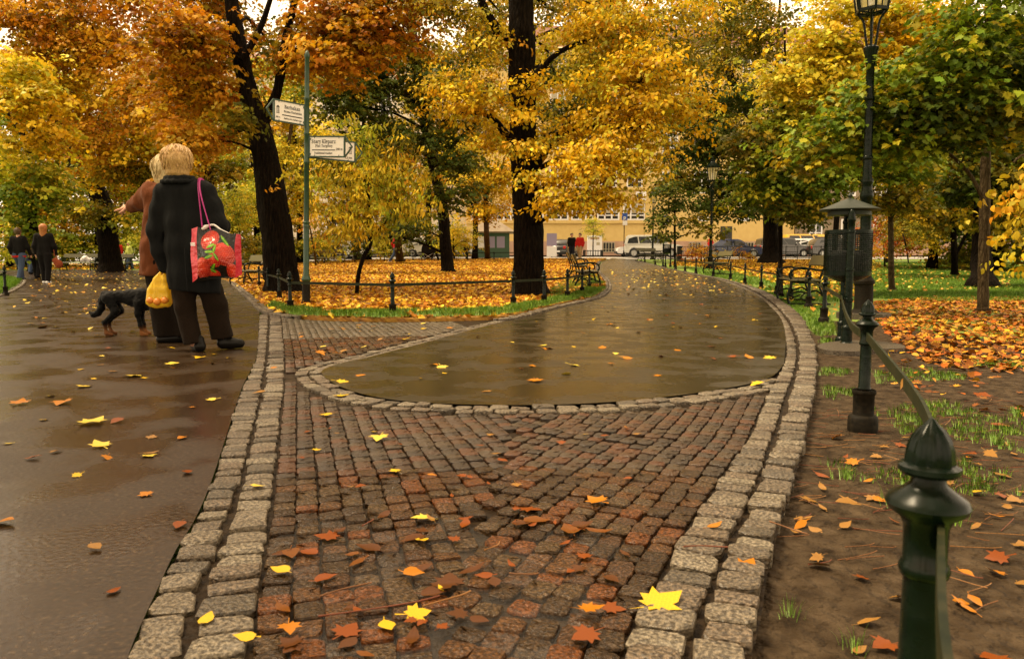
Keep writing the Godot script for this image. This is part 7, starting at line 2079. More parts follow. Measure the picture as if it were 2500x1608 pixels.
	f.chain([Vector3(-.215, .41, 0), Vector3(-.245, .35, 0), Vector3(-.255, .275, 0), Vector3(-.29, .225, 0), Vector3(-.335, .205, 0), Vector3(-.375, .235, 0)], [.035, .030, .028, .026, .022, .012])
	f.ruffle = 0.006
	f.ruffle_scale = Vector3(30, 30, 30)
	var furn := FastNoiseLite.new()
	f.tint = func(p: Vector3) -> Color:
		var k := smoothstep(0.12, 0.04, p.y + furn.get_noise_3dv(p * 60.0) * 0.03) * (1.0 if p.x > 0.0 else 0.6)
		if p.x > 0.34 and p.y < 0.19: k = maxf(k, 0.6)
		return Color(.007, .005, .004).lerp(Color(.20, .08, .025), k)
	var fur := mat("fur", Color.WHITE, 0.6)
	fur.metallic_specular = 0.2
	fur.vertex_color_use_as_albedo = true
	fur.rim_enabled = true; fur.rim = 0.1; fur.rim_tint = 0.5
	part("body", f.mesh(0.0085), fur, dog)

	# --- bags
	var bag := thing("shopping_bag", "large red shopping bag with a strawberry print on the shoulder of the woman in black", "bag", A)
	build_print()
	var x0 := .068; var x1 := .435
	var yb := .60; var yt := 1.005
	var zf := .23; var zb := .10
	var front := MB.new()
	var st := front.st
	var cols := 10; var rows := 10
	var bulge := func(uu: float, vv: float) -> Vector3:
		var x := lerpf(x0 + .055, x1 - .012, uu) + sin(vv * 7.0) * .004
		var y := lerpf(yb + .02 * sin(uu * 3.0), yt - .05 * uu - .01 * sin(uu * 9.0), vv)
		return Vector3(x, y, zf + .085 * sin(uu * PI) * sin(clampf(vv * 1.15, 0, 1) * PI) + .006 * sin(uu * 14.0 + vv * 9.0) - .035 * vv * vv)
	st.set_smooth_group(1)
	for i in cols:
		for j in rows:
			var q := [[i, j], [i, j + 1], [i + 1, j + 1], [i, j], [i + 1, j + 1], [i + 1, j]]
			for e in q:
				var uu: float = float(e[0]) / cols; var vv: float = float(e[1]) / rows
				st.set_uv(Vector2(uu, 1.0 - vv))
				st.add_vertex(bulge.call(uu, vv))
	part("front_panel", front.done(), mats.bag_print, bag)
	var red := mat("bag_red", lin(.50, .012, .035), 0.3)
	red.heightmap_enabled = true; red.heightmap_texture = ntex(0.012, [0.0, 1.0], 256, 4, 51); red.heightmap_scale = 1.2; red.uv1_triplanar = true; red.uv1_scale = Vector3(3, 3, 3)
	# gusset on the left, turned towards the viewer, with its print; the rest of the body behind
	var gm := MB.new()
	var g0 := []; var g1 := []
	for j in 9:
		var vv := j / 8.0
		g0.append(bulge.call(0.0, vv))
		g1.append(Vector3(x0 - .012 + sin(vv * 8.0) * .005, lerpf(yb - .035, yt - .015, vv), zb + .07 + .012 * sin(vv * 5.0)))
	for j in 8: gm.quad_out(g0[j], g1[j], g1[j + 1], g0[j + 1], Vector3(.1, .8, .1), 1)
	part("side_panel", gm.done(), red, bag)
	var rm := MB.new()
	var r0 := []; var r1 := []
	for j in 9:
		var vv := j / 8.0
		r0.append(bulge.call(1.0, vv)); r1.append(Vector3(x1 + .012, lerpf(yb + .03, yt - .06, vv), zb + .05))
	for j in 8: rm.quad_out(r0[j], r1[j], r1[j + 1], r0[j + 1], Vector3(.1, .8, .1), 1)
	part("side_panel", rm.done(), red, bag)
	var bm := MB.new()
	for j in 8:
		bm.quad_out(g1[j], r1[j], r1[j + 1], g1[j + 1], Vector3(.1, .8, .3), 1)
	bm.quad_out(g0[0], g1[0], r1[0], r0[0], Vector3(.1, .9, .15), 2)
	part("back_panel", bm.done(), mats.plastic_dark, bag)
	var cm := MB.new()
	cm.tube(smooth3([Vector3(.16, .985, .20), Vector3(.20, 1.01, .19), Vector3(.25, 1.02, .185), Vector3(.30, .98, .17), Vector3(.36, .95, .16)], 3), [.008, .014, .018, .014, .008], 8)
	part("contents", cm.done(), mats.sign_white, bag)
	var strap := mat("strap_pink", lin(.42, .02, .20), 0.5)
	var sh := Vector3(.062, 1.452, .0)
	for e in [[Vector3(.165, 1.0, .205), Vector3(.135, 1.2, .165), Vector3(.105, 1.33, .105), Vector3(.085, 1.395, .03)], [Vector3(.235, .98, .215), Vector3(.165, 1.2, .18), Vector3(.118, 1.33, .112), Vector3(.094, 1.395, .03)]]:
		var sm := MB.new()
		var sp := smooth3([e[0], e[1], e[2], e[3], Vector3(e[3].x, 1.375, -.06), Vector3(e[3].x + .01, 1.28, -.115), Vector3(e[3].x - .03, 1.15, -.10)], 4)
		for i in sp.size() - 1: sm.bar(sp[i], sp[i + 1], 0.018, 0.003, Vector3(0, 0, 1))
		part("strap", sm.done(), strap, bag)
	for i in 7:
		var y := .955 - i * .036
		if i == 2: continue
		slab2("print_line", bag, Vector3(x0 + .018, y - (0.14 if i > 2 else 0.0), zf - .02 - .036), .05 - .012 * (i % 2), .006, mats.frame_white)
	lettering("print", "TRDIEI", .036, mats.frame_white, bag, Vector3(x0 + .02, .868, zf - .018), "Droid Sans", true, deg_to_rad(-42), 0.7)
	# yellow carrier bag in her left hand
	var yb2 := thing("carrier_bag", "thin yellow plastic carrier bag full of fruit, held by the woman in black", "bag", A)
	var film := mat("bag_film", lin(.80, .55, .03), 0.35)
	film.cull_mode = BaseMaterial3D.CULL_DISABLED
	film.backlight_enabled = true; film.backlight = Color(.9, .8, .3)
	film.heightmap_enabled = true; film.heightmap_texture = ntex(0.02, [0.0, 1.0], 256, 3, 52); film.heightmap_scale = 1.0; film.uv1_triplanar = true; film.uv1_scale = Vector3(5, 1.2, 5)
	f = Flesh.new()
	f.soft = 0.03
	for i in 5:
		var dx := (i - 2) * .036
		f.add(Vector3(-.298 + dx * .9, .51 - absf(dx) * .3, .0), Vector3(-.298 + dx, .39 + absf(dx) * .15, .0), .030, .036, 0.9)
	f.chain([Vector3(-.345, .51, .0), Vector3(-.315, .585, -.01), Vector3(-.276, .67, -.035)], [.030, .022, .007])
	f.chain([Vector3(-.245, .51, .0), Vector3(-.247, .585, -.01), Vector3(-.250, .67, -.035)], [.032, .022, .007])
	f.ruffle = 0.006
	f.ruffle_scale = Vector3(24, 4, 24)
	part("film", f.mesh(0.008), film, yb2)
	var fruit := mat("fruit_orange", lin(.62, .20, .015), 0.4)
	for q in [Vector3(-.355, .415, .020), Vector3(-.295, .405, .032), Vector3(-.238, .415, .022)]:
		var sm := SphereMesh.new(); sm.radius = .034; sm.height = .064; sm.radial_segments = 14; sm.rings = 8
		var o := part("fruit", sm, fruit, yb2); o.position = q

	# --- the others, further off
	var navy := cloth("cloth_navy", Vector3(.018, .020, .03)); var denim := cloth("cloth_denim", Vector3(.05, .07, .12)); var black := cloth("cloth_black", Vector3(.010, .009, .009))
	var redc := cloth("cloth_red", Vector3(.42, .02, .015)); var beige := cloth("cloth_beige", Vector3(.32, .23, .12)); var lime := cloth("cloth_lime", Vector3(.45, .5, .12)); var grey := cloth("cloth_grey", Vector3(.10, .08, .07))
	var white := cloth("cloth_white", Vector3(.7, .68, .66))
	walker("woman with long ginger hair walking away in a black jacket and trousers", Vector3(-13.470, 0.049, -21.656), 1.68, 0.12, black, black, ginger, 0.20, white, 0.10, true)
	walker("person with a red waistband walking away at the far left", Vector3(-15.976, 0.072, -24.354), 1.66, 0.0, black, denim, brown, 0.05, black, 0.22, false, redc)
	walker("person in dark clothes walking beside the ginger haired woman", Vector3(-16.722, 0.091, -26.393), 1.66, 0.2, grey, black, brown, 0.05, black, 0.16)
	walker("person in a brown jacket far down the left path", Vector3(-19.938, 0.134, -31.038), 1.68, 0.1, suede, denim, brown, 0.03, black, 0.2)
	walker("person in a red jacket behind the bench at the end of the left path", on(-20.941, -40.0), 1.5, 1.0, redc, black, brown, 0.03, black, 0.15)
	walker("child in a lime hooded jacket behind the bench at the end of the left path", on(-20.623, -40.5), 1.45, 2.4, lime, denim, lime, 0.04, black, 0.2)
	walker("man in a red jacket and beige trousers standing by the street", on(4.607, -51.0), 1.76, 2.6, redc, beige, brown, 0.0, black, 0.12)
	walker("man in a dark jacket standing beside the man in red", on(4.090, -51.5), 1.76, 3.3, black, navy, brown, 0.0, black, 0.08)
	walker("runner in a red top and blue jeans on the far path behind the lawn", on(-6.909, -44.5), 1.66, -1.2, redc, denim, brown, 0.02, white, 0.38)
	walker("person in black pushing a pram along the far path", on(-4.840, -47.3), 1.66, 1.3, black, black, brown, 0.04, black, 0.2)
	walker("pedestrian in light blue jeans walking behind the big maple trunk", on(18.331, -54.0), 1.72, 1.4, black, cloth("cloth_pale_denim", Vector3(.28, .36, .5)), brown, 0.0, black, 0.34)
	walker("person with fair hair passing behind the dark blue car", on(16.045, -60.8), 1.7, -1.3, redc, navy, blond, 0.04, black, 0.2)
	# the pram
	var pr := thing("pram", "dark pram with big wheels on the far path behind the lawn", "pram", on(-5.267, -47.2), 0.25)
	var hm := MB.new()
	hm.prism(smooth([Vector2(-.42, .62), Vector2(-.34, .98), Vector2(-.05, 1.08), Vector2(.05, .80), Vector2(.40, .76), Vector2(.36, .56), Vector2(.0, .48), Vector2(-.3, .5)], 3, true), -.2, .2); part("cot", hm.done(), black, pr)
	hm = MB.new(); hm.tube([Vector3(.3, .5, .15), Vector3(-.3, .12, .2)], [.014], 6); hm.tube([Vector3(-.3, .5, .15), Vector3(.28, .12, .2)], [.014], 6); hm.tube([Vector3(.36, .6, 0), Vector3(.62, .98, 0)], [.016], 6); hm.tube([Vector3(.62, .98, -.2), Vector3(.62, .98, .2)], [.016], 6)
	part("frame", hm.done(), mats.rim, pr)
	for q in [Vector3(-.32, .13, .2), Vector3(.32, .15, .2), Vector3(-.32, .13, -.2), Vector3(.32, .15, -.2)]:
		var tm := MB.new(); tm.lathe([[.10, -.02], [.14, -.018], [.145, 0], [.14, .018], [.10, .02], [.10, -.02]], 14); tm.bar(Vector3(-.1, 0, 0), Vector3(.1, 0, 0), .02, .01); tm.bar(Vector3(0, 0, -.1), Vector3(0, 0, .1), .02, .01)
		var o := part("wheel", tm.done(), mats.tyre, pr); o.position = q; o.rotation.x = PI / 2
	pr.rotation.y = 0.1
	# handbag of the ginger haired woman, white bundle on the far bench
	var G0: Vector3 = Vector3(-13.470, 0.049, -21.656)
	var hb := thing("handbag", "reddish brown handbag on the arm of the ginger haired woman", "bag", G0)
	f = Flesh.new(); f.soft = 0.04
	f.chain([Vector3(.33, .66, .05), Vector3(.42, .56, .05)], [.09, .12], 0.5); f.chain([Vector3(.30, .80, .04), Vector3(.27, .98, .0)], [.018, .012])
	part("body", f.mesh(0.02), cloth("bag_leather", Vector3(.22, .05, .02), 0.5), hb)
	var wb: Vector3 = Vector3(-20.910, 0.624, -37.000)
	var bu := thing("bundle", "white bundle lying on the left of the two dim benches", "bag", Vector3(wb.x, gh(wb.x, -37.0) + .42, -36.8))
	f = Flesh.new(); f.soft = 0.06
	f.chain([Vector3(-.16, .09, 0), Vector3(.0, .17, 0), Vector3(.2, .10, 0)], [.10, .14, .10]); f.ruffle = 0.03
	part("cloth", f.mesh(0.03), white, bu)

func slab2(called: String, parent: Node3D, at: Vector3, w: float, h: float, m: Material):
	var b := MB.new(); b.box(Vector3.ZERO, Vector3(w, h, 0.002))
	var o := part(called, b.done(), m, parent)
	o.position = at
	o.rotation.y = deg_to_rad(-42)

# the printed face of the strawberry bag
func build_print():
	var im := Image.create(256, 256, false, Image.FORMAT_RGB8)
	var n := FastNoiseLite.new(); n.frequency = 0.03
	var berries := [[Vector2(95, 60), 62.0, 52.0], [Vector2(195, 128), 62.0, 66.0], [Vector2(45, 205), 58.0, 56.0], [Vector2(130, 170), 46.0, 40.0], [Vector2(236, 225), 34.0, 50.0], [Vector2(120, 246), 40.0, 26.0]]
	var leaves := [[Vector2(112, 92), Vector2(30, -0.3)], [Vector2(108, 124), Vector2(34, 0.05)], [Vector2(102, 150), Vector2(32, -0.2)], [Vector2(140, 108), Vector2(26, -1.3)], [Vector2(150, 150), Vector2(26, 1.0)], [Vector2(120, 210), Vector2(30, -0.9)], [Vector2(118, 226), Vector2(22, 0.5)], [Vector2(190, 52), Vector2(40, 0.6)]]
	for y in 256:
		for x in 256:
			var p := Vector2(x, y)
			var c := Color(.035, .028, .030).lerp(Color(.2, .18, .18), clampf(n.get_noise_2d(x, y * 2.0) * 0.7, 0, 1))
			for b in berries:
				var q: Vector2 = (p - b[0]) / Vector2(b[1], b[2])
				if q.length() < 1.0:
					c = Color(.80, .16, .06).lerp(Color(.55, .02, .02), clampf(q.length() * 0.8 + q.y * 0.5, 0, 1))
					if fmod(x * 0.9 + floorf(y / 11.0) * 5.0, 11.0) < 2.4 and fmod(float(y), 11.0) < 3.2: c = Color(.9, .55, .3)
			for l in leaves:
				var q: Vector2 = (p - l[0]).rotated(-l[1].y)
				var t: float = q.x / l[1].x
				if absf(t) < 1.0 and absf(q.y) < 11.0 * (1.0 - t * t): c = Color(.55, .72, .12).lerp(Color(.15, .38, .05), clampf(absf(q.y) / 9.0, 0, 1))
			im.set_pixel(x, y, c)
	var m := mat("bag_print", Color.WHITE, 0.28)
	m.albedo_texture = ImageTexture.create_from_image(im)
	m.heightmap_enabled = true
	m.heightmap_texture = ntex(0.02, [0.0, 1.0], 256, 4, 53)
	m.heightmap_scale = 0.8

# a person in the distance: face towards local -z when turn is 0
func walker(label: String, at: Vector3, h: float, turn: float, top: Material, legs: Material, hair: Material, long: float, shoes: Material, stride: float, bag := false, band: Material = null):
	var t := thing("person", label, "person", at, turn)
	var k := h / 1.7
	var cell := 0.024 if at.z > -30.0 else 0.034
	var v := func(x: float, y: float, z: float) -> Vector3: return Vector3(x, y, z) * k
	var fl := [v.call(-.09, .09, -stride), v.call(.09, .09, stride)]
	var kn := [v.call(-.095, .48, -stride * 0.75), v.call(.095, .50, stride * 0.25)]
	var sw := stride * 0.7
	var arms := [[v.call(-.19, 1.38, 0), v.call(-.25, 1.10, sw * 0.5), v.call(-.25, .86, sw * 0.4 - .06)], [v.call(.19, 1.38, 0), v.call(.25, 1.10, -sw * 0.5), v.call(.25, .86, -sw * 0.9 - .06)]]
	var f := Flesh.new()
	f.soft = 0.03
	head(f, v.call(0, 1.58, -.01), Vector3(0, 0, -1), k)
	f.add(v.call(0, 1.5, 0), v.call(0, 1.36, 0), .055 * k, .06 * k)
	f.chain([v.call(0, 1.3, 0), v.call(0, 1.05, 0), v.call(0, .92, 0)], [.14 * k, .12 * k, .14 * k], 0.7)
	for i in 2:
		f.add(v.call(0, 1.37, 0), arms[i][0], .06, .05)
		f.chain(arms[i], [.05, .04, .03])
		f.add(arms[i][2], arms[i][2] + Vector3(0, -.10, -.03) * k, .038, .03)
		f.chain([v.call(-.085 if i == 0 else .085, .9, 0), kn[i], fl[i]], [.09, .06, .04])
	part("body", f.mesh(cell), mats.skin, t)
	f = Flesh.new()
	f.soft = 0.05
	f.chain([v.call(-.15, 1.37, 0), v.call(.15, 1.37, 0)], [.085 * k, .085 * k])
	f.chain([v.call(-.07, 1.3, 0), v.call(-.06, 1.05, 0), v.call(-.07, .84, 0)], [.125 * k, .115 * k, .125 * k], 0.9)
	f.chain([v.call(.07, 1.3, 0), v.call(.06, 1.05, 0), v.call(.07, .84, 0)], [.125 * k, .115 * k, .125 * k], 0.9)
	for i in 2: f.chain(arms[i], [.08 * k, .066 * k, .05 * k])
	f.cuts = [[Vector3.DOWN, -.76 * k]]
	f.ruffle = 0.012
	part("jacket", f.mesh(cell), top, t)
	if band:
		f = Flesh.new(); f.soft = 0.05
		f.add(v.call(-.08, .82, 0), v.call(.08, .82, 0), .135, .135, 0.9)
		f.cuts = [[Vector3.DOWN, -.73], [Vector3.UP, .80]]
		part("waistband", f.mesh(cell * 0.7), band, t)
	f = Flesh.new()
	f.soft = 0.03
	for i in 2: f.chain([v.call(-.085 if i == 0 else .085, .84, 0), kn[i], fl[i]], [.125 * k, .085 * k, .07 * k])
	part("trousers", f.mesh(cell), legs, t)
	for i in 2:
		f = Flesh.new(); f.soft = 0.03
		var lift: float = 0.03 if i == 1 and stride > 0.15 else 0.0
		f.add(fl[i] + Vector3(0, -.045 + lift, .04), fl[i] + Vector3(0, -.05, -.13), .045, .04)
		part("shoe", f.mesh(cell * 0.6), shoes, t)
	part("hair", hair_mesh(v.call(0, 1.615, .0), Vector3(0, 0, 1), .02 + long, .095 * k, .012, cell * 0.75), hair, t)

# ------------------------------------------------------------------ fallen leaves, stalks and grass
func fallen_mesh(kind: String, seedv: int) -> ArrayMesh:
	var r := RandomNumberGenerator.new()
	r.seed = seedv
	var v := PackedVector3Array(); var nn := PackedVector3Array(); var col := PackedColorArray(); var idx := PackedInt32Array()
	add_leaf(v, nn, col, idx, kind, 1.0, Transform3D.IDENTITY, Color(1, 1, 1), r.randf_range(-.12, .25), r.randf_range(-.05, .45), 0.5 if kind == "maple" else 0.25)
	for i in v.size():
		v[i].y += r.randf_range(-.025, .035) + 0.03
	return leaf_array(v, nn, col, idx)

func in_poly(poly: PackedVector2Array, count: int) -> PackedVector2Array:
	var lo := poly[0]; var hi := poly[0]
	for p in poly: lo = lo.min(p); hi = hi.max(p)
	var out := PackedVector2Array()
	var tries := 0
	while out.size() < count and tries < count * 12:
		tries += 1
		var p := Vector2(rf(lo.x, hi.x), rf(lo.y, hi.y))
		if Geometry2D.is_point_in_polygon(p, poly): out.append(p)
	return out

func area_of(poly: PackedVector2Array) -> float:
	var s := 0.0
	for i in poly.size(): s += poly[i].cross(poly[(i + 1) % poly.size()])
	return absf(s) * 0.5

func litter_patch(called: String, label: String, poly: PackedVector2Array, per_m2: float, palette: String, up: float, lo: float, hi: float, tilt := 0.5, pile := 0.03):
	var bufs := [PackedFloat32Array(), PackedFloat32Array()]
	for p in in_poly(poly, int(area_of(poly) * per_m2)):
		var s := rf(lo, hi)
		var b := Basis(Vector3.UP, rf(0, TAU)) * Basis(Vector3.RIGHT, rng.randfn(0, tilt)) * Basis(Vector3.BACK, rng.randfn(0, tilt))
		put(bufs[rng.randi() % 2], b * Basis.from_scale(Vector3(s, s, s)), on(p.x, p.y, up + rf(0, pile)), pick(palette))
	var t := Node3D.new()
	t.name = numbered(called)
	add_child(t)
	tag(t, label, "leaves", "", "stuff")
	scatter("leaves", fallen_mesh("maple", 3), mats.fallen, bufs[0], t)
	scatter("leaves", fallen_mesh("ovate", 4), mats.fallen, bufs[1], t)

func grass_tuft(n: int, h: float, seedv: int) -> ArrayMesh:
	var r := RandomNumberGenerator.new()
	r.seed = seedv
	var v := PackedVector3Array(); var nn := PackedVector3Array(); var col := PackedColorArray(); var idx := PackedInt32Array()
	for i in n:
		var a := r.randf() * TAU
		var d := Vector3(cos(a), 0, sin(a))
		var s := Vector3(-d.z, 0, d.x) * 0.0015
		var o := d * r.randf() * 0.055
		var hh := h * r.randf_range(0.5, 1.1)
		var lean := r.randf_range(0.1, 0.75) * hh
		var k := r.randf_range(0.7, 1.3)
		var f := v.size()
		for q in [o - s, o + s, o + d * lean * 0.35 + Vector3(0, hh * 0.6, 0) - s * 0.8, o + d * lean * 0.35 + Vector3(0, hh * 0.6, 0) + s * 0.8, o + d * lean + Vector3(0, hh * 0.95, 0)]:
			v.append(q); nn.append((Vector3.UP + d * 0.3).normalized()); col.append(Color(k, k, k))
		idx.append_array([f, f + 1, f + 2, f + 1, f + 3, f + 2, f + 2, f + 3, f + 4])
	return leaf_array(v, nn, col, idx)

func grass_patch(label: String, poly: PackedVector2Array, per_m2: float, up: float, scale_to: float, clump := 0.0):
	var bufs := [PackedFloat32Array(), PackedFloat32Array()]
	var n := FastNoiseLite.new()
	n.seed = 5
	n.frequency = 0.9
	for p in in_poly(poly, int(area_of(poly) * per_m2)):
		if clump > 0.0 and n.get_noise_2d(p.x, p.y) < clump - 0.3: continue
		var s := rf(0.6, 1.3) * scale_to
		var c := Color(.16, .33, .015).lerp(Color(.34, .46, .03), rng.randf() * rng.randf())
		put(bufs[rng.randi() % 2], Basis(Vector3.UP, rf(0, TAU)) * Basis.from_scale(Vector3(s * 1.3, s, s * 1.3)), on(p.x, p.y, up), c)
	var t := Node3D.new()
	t.name = numbered("grass")
	add_child(t)
	tag(t, label, "grass", "", "stuff")
	scatter("blades", grass_tuft(16, 0.062, 1), mats.grass, bufs[0], t)
	scatter("blades", grass_tuft(18, 0.05, 2), mats.grass, bufs[1], t)

var fallen_shapes := {}

func fallen(label: String, group: String, kind: String, at: Vector3, size: float, c: Vector3, turn: float, tilt := Vector2.ZERO):
	var key := kind + str(rng.randi() % 4)
	if not fallen_shapes.has(key): fallen_shapes[key] = fallen_mesh(kind, 500 + fallen_shapes.size())
	var ck := "fallen_%.2f_%.2f_%.2f" % [c.x, c.y, c.z]
	if not mats.has(ck):
		var m := textured(ck, ntex(0.02, [lin(c.x * .7, c.y * .6, c.z * .6), lin(c.x, c.y, c.z), lin(c.x * 1.12, c.y * 1.15, c.z * 1.2)], 128, 4, 200 + mats.size()), 0.35, 8.0)
		m.cull_mode = BaseMaterial3D.CULL_DISABLED
		m.metallic_specular = 0.25
	var o := part("fallen_leaf", fallen_shapes[key], mats[ck])
	o.position = at
	o.basis = Basis(Vector3.UP, turn) * Basis(Vector3.RIGHT, tilt.x) * Basis(Vector3.BACK, tilt.y) * Basis.from_scale(Vector3(size, size, size))
	tag(o, label, "leaf", group)

var tone_list := []

# words for where something small lies
func spot(p: Vector3) -> String:
	if p.x > 0.55 and p.z > -5.0 and p.y < -0.02:
		var rail := 0.542 + (-p.z - 0.95) * 0.441
		var s := "between kerb and rail" if p.x < rail else "right of the rail"
		return s + (" at the nearest post" if p.z > -1.6 else (" midway along it" if p.z > -2.6 else " near the second post"))
	if p.x < -1.2 and p.z < -5.2: return "around the dog" if p.z > -10.0 else ("beyond the dog" if p.z > -17.0 else "near the walkers")
	if p.z > -1.75: return "close to the photographer"
	if p.z > -2.6: return "in the left foreground" if p.x < 0.0 else "in the right foreground"
	if p.z > -3.9: return "before the tip of the sett ring" if p.x < -0.6 else "below the curve of the sett ring"
	if p.z > -5.4: return "near the sett ring" if p.x > -1.0 else "in front of the women"
	return "toward the lawn railing" if p.x < 0.6 else "toward the right kerb"

func many(outline_pts: Array, count: int, tones: Array, kinds: int, up: float, lo: float, hi: float, tilt: float, place: String, group: String):
	for p in in_poly(PackedVector2Array(outline_pts), count):
		var k: String = ["maple", "ovate", "lance"][rng.randi() % kinds]
		var t: Array = tone_list[tones[rng.randi() % tones.size()]]
		var at := on(p.x, p.y, up)
		var l := "%s %s leaf %s, %s" % [t[1], {"maple": "lobed", "ovate": "oval", "lance": "narrow"}[k], place, spot(at)]
		fallen(l, group, k, at, rf(lo, hi), t[0], rf(0, TAU), Vector2(rng.randfn(0, tilt), rng.randfn(0, tilt)))

